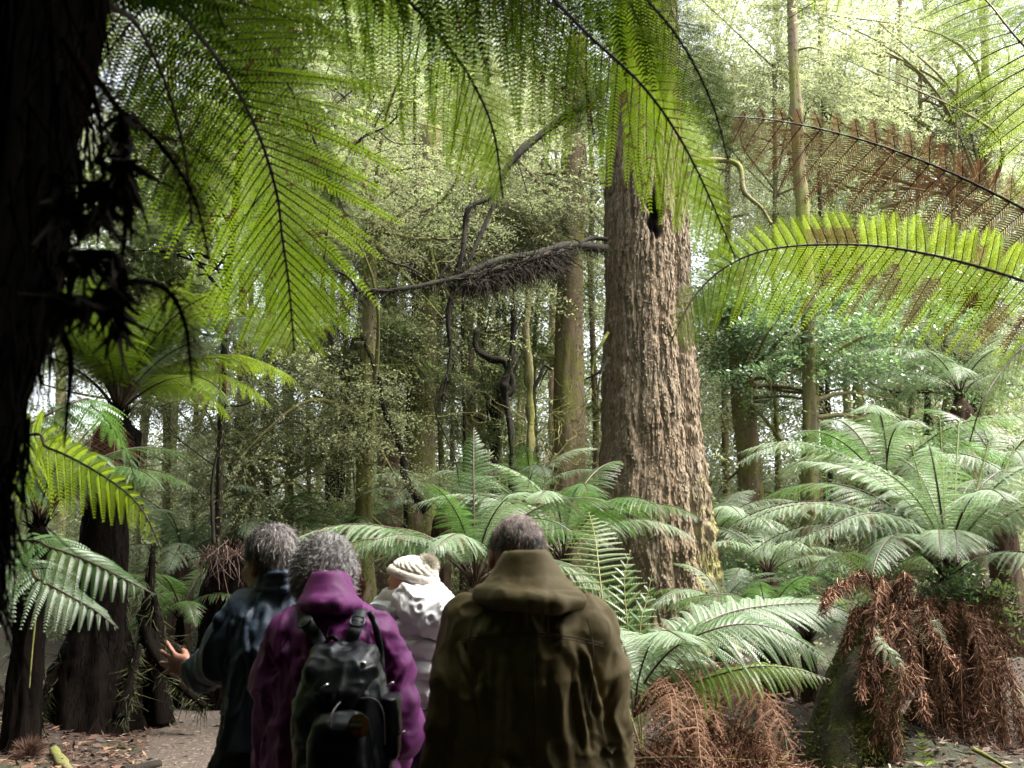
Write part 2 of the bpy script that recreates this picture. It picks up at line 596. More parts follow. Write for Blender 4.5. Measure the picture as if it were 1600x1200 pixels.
# ------------------------------------------------------------------ leaves
def sprays(P, Dr, K, slen, ll, lw, r, flat=.5, droop=.4, twig=True, tone=None):
    """leafy sprays: P (n,3) origins, Dr (n,3) directions, K leaves along each"""
    n = len(P)
    Dr = nrm(Dr)
    up = nrm(np.array([0, 0, 1.]) + (1 - flat) * r.normal(size=(n, 3)))
    sd = nrm(np.cross(Dr, up)); up = np.cross(sd, Dr)
    u = (np.arange(K) + .5) / K
    ln = slen * (.6 + .8 * r.random(n))
    sag = droop * ln
    c = P[:, None] + Dr[:, None] * (ln[:, None] * u)[..., None] + np.array([0, 0, -1.]) * (sag[:, None] * u ** 2)[..., None]
    sg = np.where(np.arange(K) % 2 == 0, 1., -1.)[None, :, None]
    ax = nrm(sg * sd[:, None] + Dr[:, None] * .8 + .45 * r.normal(size=(n, K, 3)))
    nn = nrm(up[:, None] + .55 * r.normal(size=(n, K, 3)))
    bx = nrm(np.cross(ax, nn))
    l = ll * (.6 + .8 * r.random((n, K, 1))); w = lw / ll * l * .5
    p0 = c; p2 = c + ax * l; m = c + ax * l * .45
    V = np.stack([p0, m + bx * w, p2, m - bx * w], 2).reshape(-1, 3)
    nq = n * K
    Q = np.arange(nq * 4).reshape(-1, 4)
    t = (tone if tone is not None else r.random(n))[:, None] * .7 + .3 * r.random((n, K))
    t = t.ravel(); mi = np.zeros(nq)
    if twig:
        tw = .06 * lw + .0015
        a = P; b_ = c[:, -1]
        TV = np.stack([a - sd * tw, a + sd * tw, b_ + sd * tw * .4, b_ - sd * tw * .4], 1).reshape(-1, 3)
        Q = np.vstack([Q, np.arange(n * 4).reshape(-1, 4) + len(V)])
        V = np.vstack([V, TV]); t = np.concatenate([t, np.full(n, .5)]); mi = np.concatenate([mi, np.ones(n)])
    return V, Q, np.clip(t, 0, 1), mi


def crown_points(center, rad, nclus, nper, r, flatc=.35, spread=.18, ragged=True):
    """clustered spray origins inside an ellipsoid; returns origins, directions, cluster centres, cluster tone"""
    center = np.asarray(center, float); rad = np.asarray(rad, float)
    cc = center + r.normal(size=(nclus, 3)) * rad * .56
    sz = spread * rad.mean() * (.5 + r.random((nclus, 1, 1)))
    off = r.normal(size=(nclus, nper, 3)) * sz * np.array([1, 1, flatc])
    P = (cc[:, None] + off).reshape(-1, 3)
    out = off + .35 * sz * r.normal(size=off.shape) + (cc - center)[:, None] * .15
    out[..., 2] *= .4
    tone = np.repeat(r.random(nclus), nper) * .6 + .4 * r.random(nclus * nper)
    out = out.reshape(-1, 3)
    if not ragged: return P, out, cc, tone
    m1 = noise3(P * 1.15, 71) + .5 * noise3(P * 3.1, 72) > .66      # ragged gaps between the boughs
    return P[m1], out[m1], cc, tone[m1]


def foliage_mesh(name, pts, mat, K, slen, ll, lw, r, origin=None, droop=.4, flat=.5, twig='twig'):
    P, D, tone = pts
    V, Q, t, mi = sprays(P, D, K, slen, ll, lw, r, droop=droop, tone=tone, flat=flat)
    return make_mesh(name, V, [Q], [M[mat], M[twig]], {'tone': t, 'dead': np.zeros(len(t))}, mi, False, origin)


def strips(P, L, w, r, down=1.0, wild=.35, seg=3, flatdir=None):
    """hanging hair-like strips from points P; returns V, Q"""
    n = len(P)
    L = np.broadcast_to(L, (n,))
    d = nrm(np.array([0, 0, -down]) + wild * r.normal(size=(n, 3)) + (flatdir if flatdir is not None else 0))
    sd = nrm(np.cross(d, r.normal(size=(n, 3))))
    u = np.linspace(0, 1, seg + 1)
    bend = wild * .5 * r.normal(size=(n, 3))
    C = P[:, None] + d[:, None] * (L[:, None] * u)[..., None] + bend[:, None] * (L[:, None] * u ** 2)[..., None]
    ww = (w * (1 - .75 * u))[None, :, None]
    V = np.stack([C - sd[:, None] * ww, C + sd[:, None] * ww], 2).reshape(-1, 3)
    b = (np.arange(n) * (seg + 1) * 2)[:, None, None]; k = (np.arange(seg) * 2)[None, :, None]
    return V, (b + k + np.array([0, 1, 3, 2])).reshape(-1, 4)


# ------------------------------------------------------------------ terrain
def path_c(y):
    return np.interp(y, [-12, 0, 1.5, 4, 7.8, 10, 13.5, 20, 30], [1.6, 1.15, .95, .15, -1.35, -2.0, -2.9, -6.0, -12.0])


def ground_z(x, y):
    x = np.asarray(x, float); y = np.asarray(y, float)
    c = path_c(y)
    d = np.abs(x - c) - 1.65
    rise = np.clip(d / 2.2, 0, 1) ** 1.3
    h = rise * (.22 + .25 * np.clip((y - 2) / 14, 0, 1.6))
    p = np.stack([x * .5, y * .5, 0 * x], -1)
    h = h + rise * .5 * (fbm(p, 3, 5) - .45)
    h = h + .5 * np.clip((y - 14) / 25, 0, 2.5) * 1.4
    h = h + .05 * (fbm(np.stack([x * 3, y * 3, 0 * x], -1), 3, 8) - .5) * np.clip(d * 4 + .4, .1, 1)
    return h


def gz(x, y):
    return float(ground_z(np.array([x]), np.array([y]))[0])


def ground_mat():
    m, n, l, b = new_mat('forest_floor')
    f1 = maprange(n, l, noise_tex(n, l, 9, 8, .75), .35, .65)
    f2 = maprange(n, l, noise_tex(n, l, 1.1, 5, .6), .45, .6)
    c = mixc(n, l, f1, (.020, .012, .008), (.06, .033, .02))
    c = mixc(n, l, f2, c, (.03, .035, .012))
    l.new(c, b.inputs['Base Color'])
    b.inputs['Roughness'].default_value = .9
    bump(n, l, b, noise_tex(n, l, 28, 8, .8), 1, .03)
    return m


def path_mat():
    m, n, l, b = new_mat('gravel_path')
    tc = n.new('ShaderNodeTexCoord')
    v = n.new('ShaderNodeTexVoronoi'); v.inputs['Scale'].default_value = 48
    l.new(tc.outputs['Object'], v.inputs['Vector'])
    c = ramp(n, l, v.outputs['Color'], [(0, (.018, .012, .008)), (.6, (.045, .030, .021)), (.8, (.10, .075, .055)), (1, (.34, .28, .23))])
    f = maprange(n, l, noise_tex(n, l, 2.5, 6, .7), .4, .6)
    c2 = mixc(n, l, f, c, (.045, .03, .02))
    c = mixc(n, l, .55, c, c2)
    c = mixc(n, l, .3, c, (.02, .014, .010))
    l.new(c, b.inputs['Base Color'])
    b.inputs['Roughness'].default_value = .85
    bump(n, l, b, v.outputs['Distance'], .7, .01)
    return m


M['floor'] = ground_mat(); M['gravel'] = path_mat()


def grid_sheet(name, xs, ys, zf, mat, kind='structure'):
    X, Y = np.meshgrid(xs, ys)
    Z = zf(X, Y)
    V = np.stack([X, Y, Z], -1).reshape(-1, 3)
    nx, ny = len(xs), len(ys)
    i = np.arange(ny - 1)[:, None] * nx + np.arange(nx - 1)[None]
    Q = np.stack([i, i + 1, i + nx + 1, i + nx], -1).reshape(-1, 4)
    o = obj(name, make_mesh(name, V, [Q], mat, smooth=True))
    return tag(o, kind=kind)


xs = np.concatenate([np.linspace(-160, -12, 60)[:-1], np.linspace(-12, 12, 340), np.linspace(12, 160, 60)[1:]])
ys = np.concatenate([np.linspace(-120, -4, 40)[:-1], np.linspace(-4, 20, 340), np.linspace(20, 200, 90)[1:]])
grid_sheet('ground', xs, ys, lambda X, Y: ground_z(X, Y), M['floor'])

# path: its own sheet following the walkers' track
ty = np.linspace(-12, 26, 420); tx = np.linspace(-1, 1, 46)
TY, TX = np.meshgrid(ty, tx, indexing='ij')
wob = 1.52 + .12 * (fbm(np.stack([TY * .9, np.sign(TX) * 9, 0 * TY], -1), 2, 3) - .5)
PX = path_c(TY) + TX * wob
PZ = ground_z(PX, TY) + .03 * (1 - np.abs(TX) ** 6) - .008 + .006
V = np.stack([PX, TY, PZ], -1).reshape(-1, 3)
i = np.arange(419)[:, None] * 46 + np.arange(45)[None]
Q = np.stack([i, i + 1, i + 47, i + 46], -1).reshape(-1, 4)
tag(obj('path', make_mesh('path', V, [Q], M['gravel'], smooth=True)), kind='structure')

# leaf litter: curled dead leaflets, twigs and fern bits, thickest beside the path
r = np.random.default_rng(21)
n = 70000
lx = r.uniform(-6.5, 6.5, n); ly = r.uniform(2.0, 15, n)
lx[:14000] = r.uniform(-5.5, -1.2, 14000); ly[:14000] = r.uniform(5, 13, 14000)
dd = np.abs(lx - path_c(ly))
lx[14000:34000] = r.uniform(.8, 5.5, 20000); ly[14000:34000] = r.uniform(3.5, 9, 20000)
lx[34000:50000] = r.uniform(-5.5, -1.2, 16000); ly[34000:50000] = r.uniform(5, 12, 16000)
dd = np.abs(lx - path_c(ly))
keep = (dd > 1.45) | (r.random(n) < .16)
lx, ly = lx[keep], ly[keep]; n = len(lx)
P = np.stack([lx, ly, ground_z(lx, ly) + .012 + .02 * r.random(n)], 1)
D = r.normal(size=(n, 3)); D[:, 2] *= .25; D = nrm(D)
nn = nrm(np.array([0, 0, 1.]) + .5 * r.normal(size=(n, 3))); bx = nrm(np.cross(D, nn))
l = .005 + .05 * r.random((n, 1)) ** 3 * 1.2; w = l * (.12 + .25 * r.random((n, 1)))
tw = r.random((n, 1)) < .12
l = np.where(tw, l * 4, l); w = np.where(tw, .0025, w)
V = np.stack([P - D * l, P + bx * w, P + D * l, P - bx * w], 1).reshape(-1, 3)
lit, n_, l_, b_ = new_mat('dead_litter')
l_.new(ramp(n_, l_, attr_node(n_, 'tone'), [(0, (.018, .011, .007)), (.5, (.055, .026, .015)), (.85, (.12, .058, .034)), (.97, (.18, .11, .065)), (1, (.32, .30, .24))]), b_.inputs['Base Color'])
b_.inputs['Roughness'].default_value = .7
M['litter'] = lit
tag(obj('leaf_litter', make_mesh('leaf_litter', V, [np.arange(n * 4).reshape(-1, 4)], lit, {'tone': r.random(n)})),
    'reddish brown dead leaves and twigs strewn beside the gravel path', 'litter', kind='stuff')
# ------------------------------------------------------------------ the great trunk
def big_bark_mat():
    m, n, l, b = new_mat('bark_flaking_red_brown')
    ht = attr_node(n, 'hgt'); ms = attr_node(n, 'mossy'); tn = attr_node(n, 'tone')
    f1 = maprange(n, l, noise_tex(n, l, 14, 8, .75, (1, 1, .16)), .34, .66)
    c = mixc(n, l, f1, (.07, .048, .032), (.25, .195, .125))
    f2 = maprange(n, l, noise_tex(n, l, 2.2, 5, .6, (1, 1, .35)), .42, .62)
    c = mixc(n, l, f2, c, (.16, .11, .066))
    f4 = maprange(n, l, noise_tex(n, l, 50, 4, .6, (1, 1, .4)), .5, .72)
    c = mixc(n, l, f4, c, (.32, .27, .20))
    fm = noise_tex(n, l, 7, 9, .75, (1, 1, .7))
    ad = n.new('ShaderNodeMath'); ad.operation = 'ADD'
    l.new(fm, ad.inputs[0]); l.new(ms, ad.inputs[1])
    mo = maprange(n, l, ad.outputs[0], .66, .84)
    fc = maprange(n, l, noise_tex(n, l, 45, 5, .7), .35, .65)
    mc = mixc(n, l, fc, (.12, .10, .04), (.34, .33, .12))
    c = mixc(n, l, mo, c, mc)
    c = mixc(n, l, ht, c, (.008, .006, .005))  # inner shade of the hollow painted near black
    l.new(c, b.inputs['Base Color'])
    b.inputs['Roughness'].default_value = .85
    b.inputs['Specular IOR Level'].default_value = .3
    bump(n, l, b, noise_tex(n, l, 60, 8, .8, (1, 1, .3)), 1.0, .02)
    return m


M['bark_big'] = big_bark_mat()
BY = 13.0
# measured outline rows: (photo y, left x, right x)
rows = [(-260, 985, 1050), (-80, 970, 1062), (0, 966, 1066), (130, 955, 1071), (270, 946, 1080), (400, 944, 1083), (500, 944, 1086), (600, 941, 1094),
        (700, 936, 1104), (780, 931, 1112), (860, 934, 1120), (920, 942, 1127), (960, 950, 1134), (1010, 944, 1150), (1060, 935, 1165)]
cz, cx, cr = [], [], []
for (py, xl, xr) in rows:
    a = at(xl, py, BY); b = at(xr, py, BY)
    cz.append(a[2]); cx.append((a[0] + b[0]) / 2); cr.append((b[0] - a[0]) / 2)
cz, cx, cr = map(np.array, (cz, cx, cr)); o_ = np.argsort(cz)
cz, cx, cr = cz[o_], cx[o_], cr[o_]
na, nz = 420, 1250
zz = np.linspace(cz[0], cz[-1], nz); aa = np.linspace(0, 2 * pi, na, endpoint=False)
A, Z = np.meshgrid(aa, zz)
rc = np.interp(Z, cz, cr)
# fluting: two merged stems (a smaller lobe on the right) and broad ribs
lobe = .10 * np.exp(-((np.angle(np.exp(1j * (A - 0.0)))) / .5) ** 2) - .12 * np.exp(-((np.angle(np.exp(1j * (A + .80)))) / .16) ** 2)
lobe = lobe * np.clip((9.5 - Z) / 5, 0, 1) - .035
q0 = np.stack([np.cos(A) * 1.6, np.sin(A) * 1.6, Z * .35], -1)
rad = rc * (1 + lobe + .10 * (fbm(q0, 3, 4) - .5))
arc = np.stack([np.cos(A) * .62, np.sin(A) * .62, 0 * A], -1)


def rid(sx, sz, seed, warp=.6):
    p = np.stack([arc[..., 0] * sx, arc[..., 1] * sx, Z * sz], -1)
    w_ = fbm(np.stack([arc[..., 0] * 4, arc[..., 1] * 4, Z * 2.5], -1), 2, seed + 3)[..., None] * warp
    return 1 - np.abs(2 * noise3(p + w_ * 2, seed) - 1)


f_big = rid(9, .9, 11); f_mid = rid(20, 2.6, 12); f_fine = rid(42, 7, 13)
plate = noise3(np.stack([arc[..., 0] * 30, arc[..., 1] * 30, Z * 9], -1), 14)
plate = (np.floor(plate * 5) / 5 + .15 * plate)
disp = -.045 * np.clip(f_big - .62, 0, 1) * 2 - .030 * np.clip(f_mid - .6, 0, 1) * 2.2 + .018 * plate - .014 * f_fine
# moss cushions: low on the trunk and up the right flank
right = np.clip(np.cos(A), 0, 1)
low = np.clip((3.0 - Z) / 2.6, 0, 1)
mossy = .16 * low ** .8 + .20 * low * right + .13 * np.clip(right - .55, 0, 1) * 2 * np.clip((5.0 - Z) / 2.5, 0, 1) + .03
mn = fbm(np.stack([np.cos(A) * 5, np.sin(A) * 5, Z * 4], -1), 3, 31)
lump = np.clip(mn - .52 + mossy * .55, 0, .3)
lf = fbm(np.stack([np.cos(A) * 16, np.sin(A) * 16, Z * 13], -1), 3, 33)
disp = disp + lump * (.10 + .22 * lf) * np.clip(mossy * 4, 0, 1)
X0 = np.interp(Z, cz, cx)
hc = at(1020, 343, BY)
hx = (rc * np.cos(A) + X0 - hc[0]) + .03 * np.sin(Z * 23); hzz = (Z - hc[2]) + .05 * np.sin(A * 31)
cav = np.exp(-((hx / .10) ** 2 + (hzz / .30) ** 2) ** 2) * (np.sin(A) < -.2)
hollow_shade = np.clip(cav * 1.6, 0, 1).ravel()  # mask that paints the hollow's shade into the bark colour
rad = rad + disp - .20 * cav
V = np.stack([X0 + rad * np.cos(A), BY + .35 + rad * np.sin(A), Z], -1).reshape(-1, 3)
i = np.arange(nz - 1)[:, None] * na; j = np.arange(na)[None]; j2 = (j + 1) % na
Q = np.stack([i + j, i + j2, i + na + j2, i + na + j], -1).reshape(-1, 4)
mv = mossy.ravel()
# loose flakes of bark standing off the surface
r = np.random.default_rng(5)
nf = 42000
fz = r.integers(5, nz - 5, nf); fa = r.integers(0, na, nf)
badf = hollow_shade.reshape(nz, na)[fz, fa] > .1
fa[badf] = na // 4
pc = V[fz * na + fa]; ang = aa[fa]
out = np.stack([np.cos(ang), np.sin(ang), 0 * ang], 1); tan_ = np.stack([-np.sin(ang), np.cos(ang), 0 * ang], 1)
fl = (.012 + .04 * r.random((nf, 1)) ** 1.8); fw = (.004 + .010 * r.random((nf, 1)))
lift = .004 + .018 * r.random((nf, 1)) ** 2
t2 = tan_ + .25 * r.normal(size=(nf, 1)) * UP
top = pc + UP * fl + out * .003; bot = pc - UP * fl * .7 + out * (lift + .004)
thk = out * .004
FV = np.stack([top - t2 * fw * .6, top + t2 * fw * .6, bot + t2 * fw * (.5 + .5 * r.random((nf, 1))), bot - t2 * fw], 1).reshape(-1, 3)
n0 = len(V)
Vall = np.vstack([V, FV])
Qall = np.vstack([Q, np.arange(nf * 4).reshape(-1, 4) + n0])
mvall = np.concatenate([mv, np.repeat(mv[fz * na + fa] * .8, 4)])
base = np.array([float(np.interp(1.0, cz, cx)), BY + .35, gz(1.7, BY)])
big = thing('forest_tree', 'huge reddish brown flaking trunk with moss at its foot, beside the man in olive', 'tree', base)
me = make_mesh('trunk', Vall, [Qall], M['bark_big'], {'mossy': mvall, 'hgt': np.concatenate([hollow_shade, np.zeros(nf * 4)]), 'tone': np.zeros(len(mvall))}, None, True, base)
sm = np.ones(len(Qall), bool); sm[len(Q):] = False
me.polygons.foreach_set('use_smooth', sm)
obj('trunk', me, big)


def limb(name, parent, pts, r0, r1, mat, origin, tuft=0, tl=.12, tmat='epiphyte', bumpy=.35, ns=9, seed=0, wig=.0, td=1.0, label=None):
    C = catmull(pts, 60)
    rr = np.random.default_rng(seed)
    if wig:
        t = np.linspace(0, 1, 60)[:, None]
        for k in range(2, 7):
            C = C + wig / k * np.sin(t * pi * k + rr.random(3) * 6) * rr.normal(size=3)
    ll_ = np.linspace(0, np.linalg.norm(np.diff(C, axis=0), axis=1).sum(), 60)
    rad = np.linspace(r0, r1, 60) * (1 + .35 * (noise3(np.stack([ll_ / max(r0 * 3, .06), np.full(60, seed), 0 * ll_], 1), seed) - .5))
    mb = MB().tube(C, rad, ns, bump=bumpy, seed=seed, bscale=2.2)
    o = mb.build(name, [M[mat]], parent, True, origin)
    if label: o['label'] = label
    if tuft:
        k = rr.integers(0, 60, tuft)
        a_ = rr.random(tuft) * 6.28
        P = C[k] + np.stack([np.cos(a_), .6 * np.sin(a_), np.sin(a_)], 1) * rad[k][:, None] * .9
        L = tl * (.2 + rr.random(tuft) ** 2 * 1.3)
        V, Q = strips(P, L, .006, rr, down=td, wild=.55)
        tme = make_mesh('moss', V, [Q], M[tmat], {'tone': rr.random(len(Q))}, None, False, origin)
        obj('moss', tme, o)
    return o, C


# the long mossy branch reaching left, with its hanging root mats
BL = [(948, 388, 12.9), (915, 385, 12.7), (880, 384, 12.5), (842, 397, 12.2), (800, 402, 12.0), (765, 412, 11.8), (725, 430, 11.6), (680, 442, 11.4), (640, 450, 11.2),
      (600, 455, 11.1), (556, 454, 11.0), (545, 478, 10.9), (520, 512, 10.8), (490, 540, 10.7)]
limb('branch', big, ats(BL), .060, .020, 'bark_dark', base, 2600, .16, 'moss_dark', seed=1, bumpy=.5)
_, C_ = limb('branch', big, ats([(880, 392, 12.4), (842, 402, 12.15), (800, 414, 11.95), (760, 425, 11.75), (728, 436, 11.6)]), .035, .04, 'epiphyte', base, 9000, .24, 'epiphyte', seed=2, bumpy=.9)
limb('branch', big, ats([(948, 374, 12.9), (925, 372, 12.8), (905, 380, 12.6)]), .03, .02, 'bark_dark', base, 60, .08, seed=3)
limb('branch', big, ats([(780, 425, 11.9), (755, 440, 11.7), (720, 444, 11.6), (680, 455, 11.4), (658, 460, 11.3)]), .02, .008, 'bark_dark', base, 60, .08, 'moss', seed=4)
limb('branch', big, ats([(950, 560, 12.9), (940, 578, 12.8), (925, 588, 12.8), (915, 592, 12.8)]), .03, .012, 'bark_dark', base, 30, .08, 'moss', seed=5)
limb('branch', big, ats([(950, 520, 12.9), (938, 540, 12.8), (928, 562, 12.8), (925, 585, 12.8)]), .022, .016, 'moss', base, 30, .08, 'moss', seed=6)
limb('branch', big, ats([(1080, 250, 13.2), (1150, 255, 13.2), (1163, 300, 13.1), (1190, 325, 13.1), (1205, 350, 13.0)]), .045, .02, 'bark_grey', base, 240, .1, 'moss', seed=7)

# the dark leaning climber that crosses that branch
v0 = at(870, 190, 12.2)
clim = thing('climbing_branch', 'black twisted bough running from the huge trunk down through the mossy branch', 'branch', at(705, 546, 11.6))
co = np.array(clim.location)
limb('bough', clim, ats([(985, 60, 13.1), (962, 110, 12.9), (935, 145, 12.5), (905, 168, 12.2), (869, 192, 12.2), (840, 215, 12.1), (817, 233, 12.0), (788, 268, 11.9), (766, 308, 11.8), (735, 322, 11.7), (727, 352, 11.7), (724, 392, 11.6), (712, 430, 11.6),
                         (700, 492, 11.5), (704, 546, 11.5), (698, 590, 11.5), (690, 625, 11.5)]), .075, .014, 'bark_dark', co, 1500, .14, 'epiphyte', seed=8, bumpy=.5)
limb('twig', clim, ats([(773, 317, 11.8), (752, 364, 11.7), (733, 405, 11.6), (715, 440, 11.6)]), .025, .02, 'bark_dark', co, 60, .1, seed=9)
limb('twig', clim, ats([(700, 420, 11.6), (676, 440, 11.6), (660, 430, 11.5), (640, 420, 11.4), (600, 400, 11.3), (570, 380, 11.2)]), .018, .006, 'bark_dark', co, 40, .08, seed=10, wig=.06)
limb('twig', clim, ats([(690, 600, 11.5), (680, 640, 11.5), (700, 690, 11.6), (712, 720, 11.6), (718, 760, 11.7)]), .012, .006, 'bark_dark', co, 30, .06, seed=11)
limb('twig', clim, ats([(560, 455, 11.0), (540, 430, 10.9), (500, 420, 10.8), (470, 430, 10.7)]), .02, .008, 'bark_dark', co, 40, .1, seed=12)

twists = [
    ('dark crooked sapling with a hook shaped stub among the middle trunks', [(746, 512), (740, 530), (744, 548), (757, 556), (772, 562), (788, 563), (799, 590), (796, 612), (781, 618), (790, 635), (797, 660), (802, 720), (812, 800)], 15.5, .045, .065),
    ('slim dark stem hanging like a rope below the root mat', [(806, 432), (805, 480), (800, 520), (795, 560), (790, 600), (795, 640)], 15.3, .035, .06),
    ('slender lichen grey stem forking at chest height in the middle distance', [(829, 395), (828, 440), (822, 500), (826, 560), (829, 610), (828, 680), (824, 760), (822, 850)], 15.8, .045, .085),
    ('thin black vine curling down left of the middle trunks', [(560, 520), (590, 590), (604, 640), (622, 680), (632, 720), (632, 745), (648, 775), (665, 795)], 14.0, .02, .055),
]
for k, (lab, pts, Y, r0, r1) in enumerate(twists):
    P = ats([(x + (6 * math.sin(k + x) if 0 else 0), y) for x, y in pts], Y)
    P[-1, 2] = gz(P[-1, 0], Y) - .05 if k in (0, 2) else P[-1, 2]
    t = thing('twisted_stem' if k != 2 else 'forked_stem', lab, 'tree' if k in (0, 2) else 'vine', P[-1])
    t_o = P[-1]
    limb('stem', t, P, r0, r1, 'bark_dark' if k != 2 else 'bark_grey', t_o, 1100, .09, 'moss_dark' if k != 2 else 'moss', seed=20 + k, bumpy=.9, wig=.03)
    if k == 2:
        limb('fork', t, ats([(829, 615), (843, 590), (850, 572), (862, 578)], Y), .04, .02, 'bark_dark', t_o, 30, .05, 'moss', seed=31)
        limb('fork', t, ats([(829, 440), (812, 425), (800, 405)], Y), .03, .02, 'bark_dark', t_o, 30, .05, 'moss', seed=32)
    if k == 0:
        limb('fork', t, ats([(797, 600), (812, 560), (822, 540)], Y), .035, .02, 'bark_dark', t_o, 30, .05, 'moss', seed=33)

# ------------------------------------------------------------------ trees of the middle distance
def tree(label, trunk, Y, w0, w1, mat, crowns=(), leaf='leaf_green', name='forest_tree', seed=0, moss=1800, limbs=True, ll=.06, nper=62, bumpy=.45, K=9, group=None, slen=.38):
    """trunk: list of photo points from foot to top; w0, w1 widths in photo pixels"""
    P = ats(trunk, Y)
    g0 = gz(P[0][0], Y)
    if P[0][2] > g0 - .1:
        P = np.vstack([[P[0][0] + (P[0][0] - P[1][0]) * .2, Y, g0 - .15], P])
    rr = np.random.default_rng(500 + seed)
    m = Y / F
    t = thing(name, label, 'tree', (P[0][0], Y, g0), group)
    o0 = np.array([P[0][0], Y, g0])
    C = catmull(P, 90)
    rad = np.linspace(w0, w1, 90) * m * .5
    rad = rad * (1 + .5 * np.exp(-(C[:, 2] - g0) / .35) * (w0 > 14))
    mb = MB().tube(C, rad, 28 if w0 > 14 else 12, bump=bumpy, seed=seed, bscale=3.0, stretch=.4)
    allc = []
    for cr_ in crowns:
        cxp, cyp, rx, ry = cr_[:4]
        rx *= 1.3; ry *= 1.35
        n_cl = int((cr_[4] if len(cr_) > 4 else 46) * 1.3)
        dY = cr_[5] if len(cr_) > 5 else 0
        c = at(cxp, cyp, Y + dY)
        Pn, Dn, cc, tn = crown_points(c, (rx * m, max(rx, ry) * m * .8, ry * m), n_cl, nper, rr)
        allc.append((Pn, Dn, tn))
        if limbs:
            k0 = np.argmin(np.linalg.norm(C - (c + [0, 0, -.3 * ry * m]), axis=1))
            for q_ in cc[:: 3]:
                s0 = C[min(89, max(5, k0 + rr.integers(-6, 6)))]
                mid = (s0 + q_) / 2 + rr.normal(size=3) * .12 * np.linalg.norm(q_ - s0) + [0, 0, .1]
                mb.tube(catmull([s0, mid, q_], 14), np.linspace(min(.05, w0 * m * .22), .006, 14), 5, bump=.3, seed=3)
    for q_ in range(7):                                     # dead branch stubs
        i0 = rr.integers(8, 84); a0 = rr.random() * 6.28
        dd_ = np.array([cos(a0), sin(a0) * .6, .35 * rr.normal()])
        ln = rr.uniform(.15, .8) * (1 if w0 > 14 else .7)
        mb.tube(catmull([C[i0], C[i0] + dd_ * (rad[i0] + ln * .5), C[i0] + dd_ * (rad[i0] + ln) + [0, 0, rr.normal() * ln * .35]], 10), np.linspace(min(.035, rad[i0] * .4), .006, 10), 6, bump=.4, seed=q_)
    mb.build('trunk', [M[mat]], t, True, o0)
    if moss:
        k = rr.integers(0, 90, moss); a_ = rr.random(moss) * 6.28
        Pm = C[k] + np.stack([np.cos(a_), np.sin(a_), 0 * a_], 1) * rad[k][:, None]
        V, Q = strips(Pm, .03 + .09 * rr.random(moss) ** 2, .009, rr, wild=.5, seg=2)
        obj('moss', make_mesh('moss', V, [Q], M['moss'], {'tone': rr.random(len(Q))}, None, False, o0), t)
    if allc:
        pts = tuple(np.concatenate([c[k] for c in allc]) for k in range(3))
        obj('crown', foliage_mesh('crown', pts, leaf, K, slen, ll, ll * .48, rr, o0), t)
    return t


